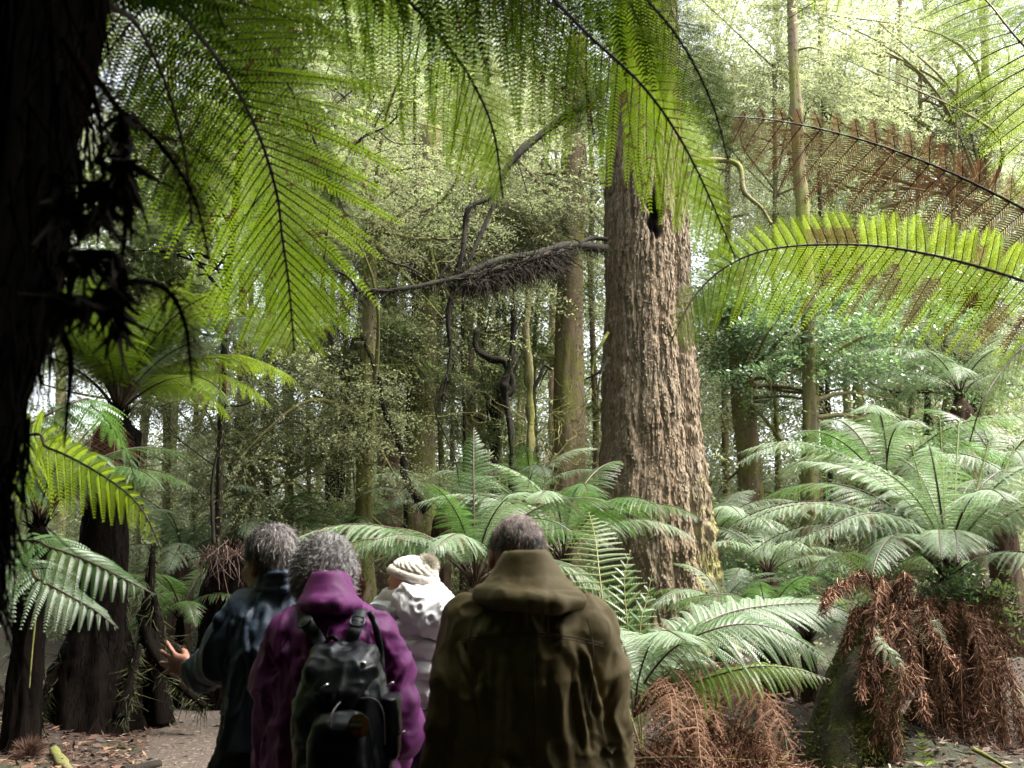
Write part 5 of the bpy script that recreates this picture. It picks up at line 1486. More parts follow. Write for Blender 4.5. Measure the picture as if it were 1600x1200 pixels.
# round pale tuft on the litter at left
p = at(52, 1090, 8.3); p[2] = gz(p[0], p[1]) + .04
r = np.random.default_rng(3); d = nrm(r.normal(size=(900, 3))); d[:, 2] = np.abs(d[:, 2])
VV, QQ = strips(d * .05, .07 + .05 * r.random(900), .002, r, down=0.1, wild=.2, flatdir=d * 2)
o = obj('dead_tuft', make_mesh('dead_tuft', VV, [QQ], lit, {'tone': .45 + .3 * r.random(len(QQ))})); o.location = tuple(p)
tag(o, 'round orange brown tuft of dead fibres on the litter at the far left', 'dead tuft')
# bright seedling at the bottom right
p = at(1446, 1200, 6.2)
t = thing('fern_seedling', 'tiny bright green seedling in front of the rusty skirts at the bottom', 'plant', p)
frond(t, [p, at(1442, 1165, 6.2), at(1440, 1150, 6.2)], .07, 'frond_bright', 'stem_green', .002, origin=p, npin=5, npl=8, nhint=(0, -1, .2), seed=3, s0=.2, droop=.1, pl_len=.35, prof=[(0, 1), (1, .4)])
frond(t, [at(1446, 1195, 6.2), at(1455, 1188, 6.1), at(1480, 1192, 6.0)], .03, 'frond_bright', 'stem_green', .002, origin=p, npin=10, npl=5, nhint=(0, -.5, 1), seed=4, s0=.1)
# ------------------------------------------------------------------ sculpting grid for bodies and clothes
class SDF:
    def __init__(s, lo, hi, h):
        s.h = h; s.lo = np.asarray(lo, float)
        n = np.ceil((np.asarray(hi) - s.lo) / h).astype(int) + 1
        s.n = n
        s.D = np.full(n, .2, np.float32)
        s.ax = [s.lo[k] + np.arange(n[k]) * h for k in range(3)]

    def _sub(s, lo, hi, m):
        i0 = np.clip(np.floor((np.asarray(lo) - m - s.lo) / s.h).astype(int), 0, s.n - 1)
        i1 = np.clip(np.ceil((np.asarray(hi) + m - s.lo) / s.h).astype(int) + 1, 1, s.n)
        sl = tuple(slice(a, b) for a, b in zip(i0, i1))
        X, Y, Z = np.meshgrid(s.ax[0][sl[0]], s.ax[1][sl[1]], s.ax[2][sl[2]], indexing='ij')
        return sl, np.stack([X, Y, Z], -1)

    def put(s, sl, d, k=.02, sub=False):
        A = s.D[sl]
        if sub:
            d = -d
            h = np.clip(.5 - .5 * (A - d) / k, 0, 1)
            s.D[sl] = A * (1 - h) + d * h + k * h * (1 - h)
        else:
            h = np.clip(.5 + .5 * (A - d) / k, 0, 1)
            s.D[sl] = A * (1 - h) + d * h - k * h * (1 - h)

    def cone(s, a, b, ra, rb, k=.02, sub=False, sq=(1, 1, 1)):
        a, b = np.asarray(a, float), np.asarray(b, float)
        R_ = max(ra, rb) / min(sq)
        sl, P = s._sub(np.minimum(a, b) - R_, np.maximum(a, b) + R_, k + .05)
        q = np.array(sq)
        ba = (b - a) * q; pa = (P - a) * q
        t = np.clip((pa @ ba) / max(ba @ ba, 1e-9), 0, 1)
        d = np.linalg.norm(pa - t[..., None] * ba, axis=-1) - (ra + (rb - ra) * t)
        s.put(sl, d / max(q.max(), 1) if max(q) > 1 else d, k, sub)
        return s

    def chain(s, pts, rs, k=.02, sub=False, sq=(1, 1, 1)):
        for i in range(len(pts) - 1):
            s.cone(pts[i], pts[i + 1], rs[i], rs[i + 1], k, sub, sq)
        return s

    def ell(s, c, r_, k=.02, M_=None, sub=False):
        c = np.asarray(c, float); r_ = np.asarray(r_, float)
        m = r_.max()
        sl, P = s._sub(c - m, c + m, k + .04)
        q = P - c
        if M_ is not None: q = q @ M_        # columns of M_ are the ellipsoid's axes
        kq = np.linalg.norm(q / r_, axis=-1)
        k2 = np.linalg.norm(q / r_ ** 2, axis=-1)
        d = kq * (kq - 1) / np.maximum(k2, 1e-6)
        s.put(sl, d.astype(np.float32), k, sub)
        return s

    def loft(s, rows, k=.02, p=2.3, yaw=0.0, sub=False):
        """rows: (z, cx, cy, a, b) elliptical sections"""
        rows = sorted(rows); Z_ = np.array([q[0] for q in rows])
        lo = [min(q[1] - q[3] - q[4] for q in rows), min(q[2] - q[4] - q[3] for q in rows), Z_[0]]
        hi = [max(q[1] + q[3] + q[4] for q in rows), max(q[2] + q[4] + q[3] for q in rows), Z_[-1]]
        sl, P = s._sub(lo, hi, k + .04)
        z = np.clip(P[..., 2], Z_[0], Z_[-1])
        f = lambda j: np.interp(z, Z_, [q[j] for q in rows])
        cx_, cy_, a, b = f(1), f(2), f(3), f(4)
        dx = P[..., 0] - cx_; dy = P[..., 1] - cy_
        c_, s_ = cos(yaw), sin(yaw)
        ux = dx * c_ + dy * s_; uy = -dx * s_ + dy * c_
        g = (np.abs(ux / a) ** p + np.abs(uy / b) ** p) ** (1 / p)
        d = (g - 1) * np.minimum(a, b) * np.where(g > 1, 1, 1)
        dz = np.maximum(P[..., 2] - Z_[-1], Z_[0] - P[..., 2])
        d = np.where(dz > 0, np.sqrt(np.maximum(d, 0) ** 2 + dz ** 2), np.maximum(d, dz * 1.0))
        s.put(sl, d.astype(np.float32), k, sub)
        return s

    def mesh(s):
        D = s.D; B = D < 0
        c = [B[i:B.shape[0] - 1 + i, j:B.shape[1] - 1 + j, k:B.shape[2] - 1 + k] for i in (0, 1) for j in (0, 1) for k in (0, 1)]
        cnt = sum(x.astype(np.int8) for x in c)
        act = (cnt > 0) & (cnt < 8)
        I = np.argwhere(act)
        idx = -np.ones(act.shape, int); idx[act] = np.arange(len(I))
        acc = np.zeros((len(I), 3)); num = np.zeros(len(I))
        offs = [(i, j, k) for i in (0, 1) for j in (0, 1) for k in (0, 1)]
        for a in offs:
            for ax in range(3):
                if a[ax]: continue
                b = list(a); b[ax] = 1
                da = D[I[:, 0] + a[0], I[:, 1] + a[1], I[:, 2] + a[2]]; db = D[I[:, 0] + b[0], I[:, 1] + b[1], I[:, 2] + b[2]]
                cr = (da < 0) != (db < 0)
                t = da / np.where(cr, da - db, 1)
                p = np.array(a, float)[None] + 0 * acc; p[:, ax] += t
                acc[cr] += p[cr]; num[cr] += 1
        V = s.lo + (I + acc / np.maximum(num, 1)[:, None]) * s.h
        Qs = []
        for ax in range(3):
            o1, o2 = [(1, 2), (2, 0), (0, 1)][ax]
            sh = list(B.shape)
            sa = [slice(1, -1)] * 3; sb_ = [slice(1, -1)] * 3
            sa[ax] = slice(0, sh[ax] - 1); sb_[ax] = slice(1, sh[ax])
            E = B[tuple(sa)] != B[tuple(sb_)]
            inside = B[tuple(sa)]
            J = np.argwhere(E)
            if not len(J): continue
            ins = inside[E]
            base = J.copy()
            for q in range(3):
                if q != ax: base[:, q] += 1
            def cell(d1, d2):
                w = base.copy(); w[:, o1] -= d1; w[:, o2] -= d2
                return idx[w[:, 0], w[:, 1], w[:, 2]]
            q4 = np.stack([cell(1, 1), cell(0, 1), cell(0, 0), cell(1, 0)], 1)
            q4[~ins] = q4[~ins][:, ::-1]
            Qs.append(q4)
        Q = np.concatenate(Qs)
        Q = Q[(Q >= 0).all(1)]
        # a little smoothing
        for _ in range(1):
            S_ = np.zeros_like(V); n_ = np.zeros(len(V))
            for a, b in ((0, 1), (1, 2), (2, 3), (3, 0)):
                np.add.at(S_, Q[:, a], V[Q[:, b]]); np.add.at(n_, Q[:, a], 1)
                np.add.at(S_, Q[:, b], V[Q[:, a]]); np.add.at(n_, Q[:, b], 1)
            V = V * .5 + .5 * S_ / np.maximum(n_, 1)[:, None]
        return V, Q


def vnormals(V, Q):
    n = np.cross(V[Q[:, 2]] - V[Q[:, 0]], V[Q[:, 3]] - V[Q[:, 1]])
    N = np.zeros_like(V)
    for k in range(4): np.add.at(N, Q[:, k], n)
    return nrm(N)


def wrinkle(V, Q, amp=.006, scale=(9, 9, 3.5), seed=0, folds=(), fine=.0012, warp=.35, horiz=0.0):
    amp *= 1.35; horiz *= 1.4
    """cloth folds: broad warped ridges plus placed creases (a, b, width, height)"""
    N = vnormals(V, Q)
    w = fbm(V * 4 + seed, 2, seed)[:, None] - .5
    P = V * np.array(scale) + w * warp * 6
    f = fbm(P, 2, seed + 5)
    rdg = (1 - np.abs(2 * f - 1)) ** 4 * 1.7
    d = amp * (rdg - .5)
    cr2_ = fbm(V * np.array([20, 20, 13]) + w * 8, 2, seed + 21)
    d = d + .42 * amp * ((1 - np.abs(2 * cr2_ - 1)) ** 3 * 1.6 - .5)
    if horiz:
        g_ = fbm(V * np.array([5, 5, 16]) + w * 3, 2, seed + 50)
        d = d + horiz * (1 - np.abs(2 * g_ - 1) * 2)
    d = d + fine * (fbm(V * 60, 2, seed + 9) - .5)
    for (a, b, wd, h) in folds:
        wd = wd * .72
        a, b = np.asarray(a, float), np.asarray(b, float)
        wob = .5 * wd * np.sin(6 * fbm(V * 7, 2, seed + 3) * 3)[:, None]
        ba = b - a; t = np.clip(((V - a) @ ba) / (ba @ ba), 0, 1)
        dist = np.linalg.norm(V + wob * 0.5 - a - t[:, None] * ba, axis=1) / wd
        tap = np.sin(np.clip(t, .02, .98) * pi) ** .5
        d = d + 1.5 * h * tap * (np.exp(-dist ** 2) - .6 * np.exp(-((dist - 1.6) / .7) ** 2))
    return V + N * d[:, None]


def cloth(name, s, mat, parent, origin, V=None, Q=None, wr=None, label=None):
    if V is None: V, Q = s.mesh()
    if wr is not None: V = wrinkle(V, Q, **wr)
    o = obj(name, make_mesh(name, V, [Q], mat, None, None, True, origin), parent)
    if label: o['label'] = label
    return o, V, Q


def fabric(name, col, rough=.75, col2=None, spec=.3, sheen=.0, wv=380, coat=0, bd=.001, stripes=None):
    m, n, l, b = new_mat(name)
    f = noise_tex(n, l, 5, 5, .6)
    c = mixc(n, l, maprange(n, l, f, .3, .7), col, col2 or tuple(x * .75 for x in col))
    if stripes:
        tc = n.new('ShaderNodeTexCoord'); wv_ = n.new('ShaderNodeTexWave'); wv_.inputs['Scale'].default_value = stripes[0]
        wv_.inputs['Distortion'].default_value = 1.5; wv_.bands_direction = 'X'
        l.new(tc.outputs['Object'], wv_.inputs[0])
        c = mixc(n, l, maprange(n, l, wv_.outputs['Fac'], .75, 1), c, stripes[1])
    l.new(c, b.inputs['Base Color'])
    b.inputs['Roughness'].default_value = rough
    b.inputs['Specular IOR Level'].default_value = spec
    if 'Sheen Weight' in b.inputs: b.inputs['Sheen Weight'].default_value = sheen
    if coat: b.inputs['Coat Weight'].default_value = coat; b.inputs['Coat Roughness'].default_value = .35
    bump(n, l, b, noise_tex(n, l, wv, 2, .5), .35, bd)
    b2 = n.new('ShaderNodeBump'); b2.inputs['Strength'].default_value = .55; b2.inputs['Distance'].default_value = .006
    w2 = noise_tex(n, l, 13, 4, .55, (1, 1, .6)); ab = n.new('ShaderNodeMath'); ab.operation = 'PINGPONG'; ab.inputs[1].default_value = .5
    l.new(w2, ab.inputs[0]); l.new(ab.outputs[0], b2.inputs['Height'])
    fine_b = [x for x in n if x.type == 'BUMP' and x != b2][0]
    l.new(b2.outputs[0], fine_b.inputs['Normal'])
    return m


M['skin'] = simple('skin', (.33, .15, .105), .5, (.40, .19, .135), 30, bstr=.15, bdist=.001, bscale=160)
M['skin_pale'] = simple('skin_fair', (.55, .30, .23), .5, (.62, .37, .29), 30, bstr=.15, bdist=.001, bscale=160)
M['olive'] = fabric('olive_coat_cloth', (.19, .145, .064), .62, (.15, .114, .048), .2, 0)
M['purple'] = fabric('purple_jacket_cloth', (.19, .03, .165), .52, (.15, .022, .13), .25, 0)
M['bluegrey'] = fabric('dark_blue_coat_cloth', (.050, .074, .11), .52, (.034, .052, .08), .32, 0)
M['white_puffer'] = fabric('white_puffer_shell', (.74, .75, .76), .38, (.68, .70, .72), .5, 0, 200)
M['beige'] = fabric('beige_hem_rib', (.42, .36, .27), .8)
M['navy'] = fabric('navy_trousers', (.015, .018, .03), .8)
M['black_cloth'] = fabric('black_trousers', (.012, .012, .013), .85)
M['plum'] = fabric('plum_trousers', (.10, .02, .09), .7)
M['pack'] = fabric('black_pack_nylon', (.007, .008, .011), .36, (.005, .006, .008), .35, 0, 300)
M['strap'] = fabric('grey_strap_webbing', (.045, .052, .065), .5, None, .5, 0, 400)
M['metal'] = simple('bright_buckle', (.75, .75, .72), .25, spec=.8)
M['metal'].node_tree.nodes['Principled BSDF'].inputs['Metallic'].default_value = 1
M['plastic'] = simple('black_buckle_plastic', (.015, .015, .017), .3, spec=.6)
M['boot'] = simple('walking_shoe', (.03, .022, .018), .7, (.05, .04, .03), 12)
M['wool'] = simple('cream_wool', (.70, .66, .58), .95, (.60, .56, .48), 40, bstr=.6, bdist=.004, bscale=90)
M['eye'] = simple('eye_dark', (.03, .02, .015), .1, spec=.8)
M['lip'] = simple('lips', (.42, .16, .13), .5)


def hair_mat(name, stops, rough=.45):
    m, n, l, b = new_mat(name)
    l.new(ramp(n, l, attr_node(n, 'tone'), stops), b.inputs['Base Color'])
    b.inputs['Roughness'].default_value = rough
    return m


M['hair_saltpepper'] = hair_mat('hair_salt_and_pepper', [(0, (.04, .034, .03)), (.45, (.10, .085, .08)), (.7, (.27, .235, .22)), (1, (.5, .46, .44))])
M['hair_silver'] = hair_mat('hair_silver_curls', [(0, (.14, .125, .12)), (.45, (.28, .26, .25)), (1, (.62, .59, .57))])
M['hair_short_grey'] = hair_mat('hair_short_grey_brown', [(0, (.035, .027, .022)), (.35, (.14, .105, .085)), (.6, (.50, .39, .34)), (1, (.7, .58, .53))])
M['hair_auburn'] = hair_mat('hair_auburn', [(0, (.10, .04, .018)), (1, (.32, .15, .07))])


def head_parts(s, c, f, up, k=1.0, face=True):
    """sculpt a head (centre c, facing f) into the grid; returns its axes"""
    f = nrm(np.asarray(f, float)); up = np.asarray(up, float)
    r_ = nrm(np.cross(f, up)); u = np.cross(r_, f)
    A = np.stack([r_, f, u], 1)
    p = lambda x, y, z: np.asarray(c) + A @ (np.array([x, y, z]) * k)
    s.ell(p(0, -.008, .022), np.array([.076, .096, .100]) * k, .01, A)
    s.ell(p(0, .020, -.035), np.array([.062, .076, .078]) * k, .03, A)
    s.ell(p(0, .050, -.082), np.array([.034, .036, .026]) * k, .025, A)
    if face:
        s.cone(p(0, .092, .008), p(0, .116, -.030), .009 * k, .0125 * k, .014)      # nose
        for q in (-1, 1):
            s.ell(p(.012 * q, .100, -.034), np.array([.009, .010, .007]) * k, .006, A)
            s.ell(p(.032 * q, .092, .012), np.array([.017, .012, .012]) * k, .012, A, sub=True)   # eye sockets
            s.cone(p(.014 * q, .090, .028), p(.048 * q, .076, .030), .008 * k, .007 * k, .012)   # brow
            s.ell(p(.040 * q, .070, -.025), np.array([.020, .018, .018]) * k, .02, A)   # cheek
        s.ell(p(0, .092, -.060), np.array([.022, .012, .006]) * k, .005, A)
        s.ell(p(0, .090, -.072), np.array([.019, .011, .006]) * k, .005, A)
    for q in (-1, 1):
        s.ell(p(.080 * q, -.004, -.012), np.array([.009, .021, .033]) * k, .006, A)
        s.ell(p(.089 * q, .000, -.010), np.array([.006, .010, .018]) * k, .004, A, sub=True)
    return A, p


def scalp_hair(name, parent, c, A, k, mat, n, L, w, origin, seed=0, curl=0.0, cover=None, thick=1.06, down=.6, back=.4, tonef=None, dens=None, lift=.5, seg=4, top_thin=0.0):
    """hair as thousands of tapered strips combed over a scalp cap"""
    r_ = np.random.default_rng(seed)
    d = nrm(r_.normal(size=(n * 3, 3)))
    keep = cover(d)
    d = d[keep][:n]
    n = len(d)
    el = np.array([.078, .099, .103]) * k * thick
    P = c + (d * el + np.array([0, -.008, .022]) * k) @ A.T
    nn = nrm((d / el)) @ A.T
    # comb direction: down and back along the scalp
    dirL = np.stack([d[:, 0] * .4, -back - .5 * d[:, 1], -down - .3 * d[:, 2]], 1)
    D = dirL @ A.T
    D = D - nn * np.sum(D * nn, 1, keepdims=True) * .8
    D = nrm(nrm(D) + lift * nn * (.6 + .8 * r_.random((n, 1))) + .35 * r_.normal(size=(n, 3)))
    Ln = L * (.5 + r_.random(n))
    u = np.linspace(0, 1, seg + 1)
    g = -nn * .6 + np.array([0, 0, -.5])
    C = P[:, None] + D[:, None] * (Ln[:, None] * u)[..., None] + g[:, None] * (.55 * Ln[:, None] * u ** 2)[..., None]
    sd = nrm(np.cross(D, nn) + .3 * r_.normal(size=(n, 3)))
    if curl:
        ph = r_.random((n, 1)) * 6.28 + u[None] * (5 + 4 * r_.random((n, 1)))
        C = C + curl * (np.sin(ph)[..., None] * sd[:, None] + np.cos(ph)[..., None] * nn[:, None]) * u[None, :, None] ** .5
    ww = (w * (1 - .7 * u ** 2))[None, :, None]
    V = np.stack([C - sd[:, None] * ww, C + sd[:, None] * ww], 2).reshape(-1, 3)
    b = (np.arange(n) * (seg + 1) * 2)[:, None, None]; kk = (np.arange(seg) * 2)[None, :, None]
    Q = (b + kk + np.array([0, 1, 3, 2])).reshape(-1, 4)
    clump = fbm(d * 5 + seed, 2, seed)
    tone = np.clip((tonef(d) if tonef else .5) + (clump - .5) * 1.1 + .16 * (r_.random(n) - .5), 0, 1)
    return obj(name, make_mesh(name, V, [Q], M[mat], {'tone': np.repeat(tone, seg)}, None, False, origin), parent)


def hand(s, w, pdir, nrm_, side, curl=.3, spread=.25, k=.008, thumb_out=.8, sc=1.0, thumb_fwd=0.0):
    """five fingered hand: wrist w, palm direction, palm normal; side=+1 puts the thumb along +cross"""
    d = nrm(np.asarray(pdir, float)); nv = np.asarray(nrm_, float); nv = nrm(nv - d * (nv @ d))
    t = np.cross(nv, d) * side                # towards the thumb
    w = np.asarray(w, float)
    pc = w + d * .050 * sc
    s.cone(w - d * .03, w + d * .012 * sc, .024 * sc, .024 * sc, .012)
    A = np.stack([d, t, nv], 1)
    s.ell(pc, np.array([.054, .042, .017]) * sc, .012, A)
    fl = [.072, .080, .074, .058]
    for q in range(4):
        off = (1.5 - q) * .0195 * sc
        b_ = w + d * (.085 - .006 * abs(q - 1.2)) * sc + t * off
        a_ = (1.5 - q) * spread / 1.5
        fd = nrm(d * cos(a_) + t * sin(a_))
        p = b_ - fd * .012; pts = [p]
        ang = 0
        for j, fr in enumerate((.45, .32, .26)):
            ang += curl * (.5 + .5 * j) * (1 + .15 * q)
            dd_ = fd * cos(ang) + nv * sin(ang)
            p = p + dd_ * (fl[q] * fr + (.012 if j == 0 else 0)) * sc
            pts.append(p)
        s.chain(pts, np.array([.0098, .0090, .0082, .0070]) * sc * (.92 if q == 3 else 1), .005)
    tb = w + d * .022 * sc + t * .026 * sc
    td = nrm(d * (1 - .45 * thumb_out) + t * thumb_out + nv * thumb_fwd)
    p1 = tb + td * .038 * sc; p2 = p1 + nrm(td + d * .4 + nv * .2) * .030 * sc; p3 = p2 + nrm(td * .7 + d * .6 + nv * .2) * .024 * sc
    s.chain([tb, p1, p2, p3], np.array([.0145, .0115, .0105, .0085]) * sc, .008)


def body(name_unused, root, origin, J, f_head, up_head, hk=1.0, skin='skin', face=True, h=.0065, hands=()):
    """one continuous body grown from its joints (world coordinates)"""
    P = np.array([J[k] for k in J])
    s = SDF(P.min(0) - .26, P.max(0) + .26, h)
    A, p = head_parts(s, J['head'], f_head, up_head, hk, face)
    s.cone(J['neck'], J['head'] + A @ np.array([0, -.02, -.06]), .060, .056, .03)
    ch = (J['shl'] + J['shr']) / 2; hp = (J['hipl'] + J['hipr']) / 2
    yaw = math.atan2(J['shr'][1] - J['shl'][1], J['shr'][0] - J['shl'][0])
    sw = np.linalg.norm(J['shr'] - J['shl']) / 2
    s.loft([(hp[2] - .10, hp[0], hp[1], .15, .10), (hp[2] + .12, hp[0], hp[1], .13, .09), (ch[2] - .18, (ch[0]), ch[1], .145, .105), (ch[2] - .02, ch[0], ch[1], sw * .85, .08), (ch[2] + .04, ch[0], ch[1], .07, .06)], .04, yaw=yaw)
    s.cone(J['shl'], J['shr'], .036, .036, .05)
    for q in 'lr':
        s.chain([J['sh' + q], J['el' + q], J['wr' + q]], [.040, .034, .027], .03)
        s.chain([J['hip' + q], J['kn' + q], J['an' + q]], [.082, .054, .038], .03)
        toe = J['an' + q] + J['fwd'] * .15; toe[2] = J['an' + q][2] - .05
        s.cone(J['an' + q] + [0, 0, -.03], toe, .04, .03, .02)
    for hd in hands:
        hand(s, **hd)
    V, Q = s.mesh()
    o = obj('body', make_mesh('body', V, [Q], M[skin], None, None, True, origin), root)
    if face:
        for q in (-1, 1):
            eb_ = MB(); C = p(.032 * q, .079, .010)
            th = np.linspace(0, pi, 9)
            eb_.tube(np.stack([C + (A @ np.array([0, 1, 0])) * x for x in np.linspace(-.011, .011, 9)]), np.maximum(.011 * np.sin(th), .0005), 12)
            eb_.build('eye', [M['eye']], o, True, origin)
    return o, A, p


def std_joints(cx, Y, sh_z, sw, head, hip_z=.95, fwd=(0, 1, 0), knee_z=.50, step=.12, Ys=None, wr=None, el=None, hipx=None, yaw=0.0):
    Ys = Y if Ys is None else Ys
    hx = cx if hipx is None else hipx
    c_, s_ = cos(yaw), sin(yaw)
    J = {'head': np.asarray(head, float), 'neck': np.array([cx, Ys, sh_z + .05]),
         'shl': np.array([cx - sw * c_, Ys - sw * s_, sh_z]), 'shr': np.array([cx + sw * c_, Ys + sw * s_, sh_z]),
         'hipl': np.array([hx - .09, Y, hip_z]), 'hipr': np.array([hx + .09, Y, hip_z]),
         'knl': np.array([hx - .10, Y + step * .6, knee_z]), 'knr': np.array([hx + .10, Y + .02, knee_z]),
         'anl': np.array([hx - .10, Y + step, .09]), 'anr': np.array([hx + .10, Y - step, .09])}
    J['ell'], J['elr'] = el if el else (J['shl'] + [-.04, 0, -.29], J['shr'] + [.04, 0, -.29])
    J['wrl'], J['wrr'] = wr if wr else (J['ell'] + [.01, .08, -.26], J['elr'] + [-.01, .08, -.26])
    J['fwd'] = np.array(fwd, float)
    return J


def legs_and_shoes(root, origin, J, mat, top=None, rt=.105, label=None):
    s = SDF(np.minimum(J['anl'], J['anr']) - [.25, .35, .12], np.maximum(J['hipl'], J['hipr']) + [.25, .35, .30], .012)
    hp = (J['hipl'] + J['hipr']) / 2
    s.loft([(hp[2] - .08, hp[0], hp[1], .175, .125), (hp[2] + .20, hp[0], hp[1], .152, .112)], .04)
    for q in 'lr':
        s.chain([J['hip' + q], J['kn' + q], J['an' + q] + [0, 0, .02]], [rt, .078, .066], .03)
    cloth('trousers', s, M[mat], root, origin, wr=dict(amp=.007, seed=int(hp[0] * 100) % 7, horiz=.004))
    for q in 'lr':
        a = J['an' + q]; f = J['fwd']
        s = SDF(a - [.2, .2, .1], a + [.2, .35, .12], .008)
        s.loft([(a[2] - .085, *(a[:2] + f[:2] * .06), .052, .145), (a[2] - .05, *(a[:2] + f[:2] * .06), .050, .14), (a[2] - .02, *(a[:2] + f[:2] * .01), .045, .09), (a[2] + .04, a[0], a[1], .044, .05)], .015, yaw=-math.atan2(f[0], f[1]))
        cloth('shoe', s, M['boot'], root, origin)


def bx_(fn, x0, y0, d0, x1, y1, d1):
    """grid bounds: a photo rectangle on the figure's own plane, with a depth range"""
    a, b = fn(x0, y0), fn(x1, y1)
    return [a[0] - .03, a[1] + d0, a[2] - .05], [b[0] + .03, b[1] + d1, b[2] + .05]


# ================================================================== the man in olive
YO = 2.75
oc = at(826, 1000, YO)
pO = thing('person', 'man in an olive brown hooded coat seen from behind, bowing his grey head', 'person', (oc[0], YO, 0))
o0 = np.array([oc[0], YO, 0])
a_ = lambda x, y, dy=0.0: at(x, y, YO + dy)
headO = a_(808, 873, .13)
J = std_joints(oc[0], YO, a_(0, 985)[2], .15, headO, hip_z=.98, el=(a_(702, 1125), a_(955, 1125)), wr=(a_(688, 1270, .06), a_(955, 1270, .06)))
J['neck'] = a_(820, 935, .02)
fH = np.array([-.22, .80, -.50])
bo, A, pp = body('', pO, o0, J, fH, (0, .3, 1), 1.0, hands=[dict(w=J['wrl'], pdir=(0, .15, -1), nrm_=(1, 0, .0), side=-1, curl=.45, spread=.08), dict(w=J['wrr'], pdir=(0, .15, -1), nrm_=(-1, 0, .0), side=1, curl=.45, spread=.08)])
legs_and_shoes(pO, o0, J, 'black_cloth')
s = SDF(*bx_(a_, 640, 1450, -.35, 1010, 840, .40), .007)
zc = lambda y: at(800, y, YO)[2]
xc = lambda x, y: at(x, y, YO)[0]
hw = YO / F
s.loft([(zc(1440), xc(825, 1440), YO, 128 * hw, .165), (zc(1300), xc(825, 1300), YO, 122 * hw, .155), (zc(1180), xc(825, 1180), YO, 116 * hw, .15), (zc(1060), xc(826, 1060), YO, 112 * hw, .145),
        (zc(985), xc(828, 985), YO + .01, 104 * hw, .125), (zc(952), xc(828, 950), YO + .02, 80 * hw, .10), (zc(925), xc(826, 930), YO + .03, 48 * hw, .075)], .05, p=2.5)
s.cone(a_(738, 966, .01), a_(920, 968, .01), .062, .062, .04)
s.chain([a_(735, 985, .01), a_(716, 1060), a_(704, 1130), a_(696, 1210, .03), a_(690, 1285, .06)], [.074, .070, .064, .058, .052], .025)
s.chain([a_(921, 987, .01), a_(936, 1060), a_(945, 1130), a_(947, 1210, .03), a_(945, 1285, .06)], [.074, .070, .064, .058, .052], .025)
bk = -.13
fo = [(a_(745, 975, -.12), a_(752, 1120, -.14), .016, .010), (a_(905, 985, -.12), a_(935, 1120, -.08), .016, .012), (a_(895, 1000, -.14), a_(920, 1180, -.12), .014, .009),
      (a_(720, 1010, -.07), a_(745, 1060, -.1), .014, .010), (a_(700, 1100, -.05), a_(712, 1240, -.04), .016, .010), (a_(960, 1020, -.03), a_(935, 1100, -.08), .016, .010),
      (a_(925, 1150, -.06), a_(955, 1120, -.04), .014, .010), (a_(930, 1190, -.08), a_(960, 1160, -.04), .014, .012), (a_(790, 1010, -.14), a_(785, 1200, -.15), .022, .006), (a_(870, 1030, -.14), a_(890, 1200, -.15), .022, .006),
      (a_(765, 985, -.13), a_(772, 1020, -.14), .013, .008), (a_(755, 1190, -.15), a_(840, 1215, -.16), .02, .007)]
jo, Vj, Qj = cloth('coat', s, M['olive'], pO, o0, wr=dict(amp=.007, scale=(8, 8, 2.6), seed=3, folds=fo, horiz=.0018, fine=.0006))


def surf_line(name, parent, V, pts, dy, rad, mat, origin, front=False, off=.001, n=40):
    """thin seam or strap laid on the back surface of a garment"""
    C = catmull(pts, n)
    for q in C:
        m = (np.abs(V[:, 0] - q[0]) < .018) & (np.abs(V[:, 2] - q[2]) < .018)
        if m.any(): q[1] = (V[m, 1].max() if front else V[m, 1].min()) + (off if front else -off)
    for _ in range(3): C[1:-1] = (C[:-2] + 2 * C[1:-1] + C[2:]) / 4
    if rad is None: return C
    return MB().tube(C, rad, 5).build(name, [M[mat]], parent, True, origin)


M['seam'] = fabric('seam_thread', (.06, .048, .025), .8)
surf_line('yoke_seam', jo, Vj, ats([(722, 996), (770, 986), (830, 984), (890, 990), (938, 1002)], YO), 0, .0016, 'seam', o0)
surf_line('yoke_seam', jo, Vj, ats([(722, 1000), (770, 990), (830, 988), (890, 994), (938, 1006)], YO), 0, .0012, 'seam', o0)
surf_line('hang_loop', jo, Vj, ats([(853, 957), (853, 985)], YO), 0, .0022, 'seam', o0)
surf_line('sleeve_seam', jo, Vj, ats([(742, 962), (737, 1000), (742, 1060), (750, 1120)], YO), 0, .0014, 'seam', o0)
surf_line('sleeve_seam', jo, Vj, ats([(914, 962), (921, 1000), (920, 1060), (912, 1120)], YO), 0, .0014, 'seam', o0)
surf_line('back_seam', jo, Vj, ats([(832, 992), (833, 1080), (832, 1200), (831, 1300)], YO), 0, .0012, 'seam', o0)
# hood lying bunched behind the neck
s = SDF(*bx_(a_, 700, 1000, -.32, 960, 830, .2), .007)
s.loft([(zc(950), xc(830, 950), YO - .01, 82 * hw, .12), (zc(936), xc(828, 936), YO - .02, 84 * hw, .125), (zc(918), xc(826, 918), YO - .01, 72 * hw, .115), (zc(900), xc(824, 900), YO + .005, 56 * hw, .10), (zc(880), xc(822, 880), YO + .01, 44 * hw, .085), (zc(862), xc(822, 862), YO + .01, 33 * hw, .07)], .02, p=2.1)
s.loft([(zc(905), xc(822, 900), YO + .05, 40 * hw, .07), (zc(866), xc(822, 866), YO + .035, 27 * hw, .06), (zc(840), xc(822, 850), YO + .04, 26 * hw, .06)], .008, p=2.1, sub=True)
s.chain([a_(750, 926, -.03), a_(785, 934, -.11), a_(830, 941, -.15), a_(870, 944, -.14), (a_(905, 936, -.06))], [.014, .019, .021, .020, .017], .028)
s.ell(a_(895, 936, -.05), [.030, .035, .022], .012)
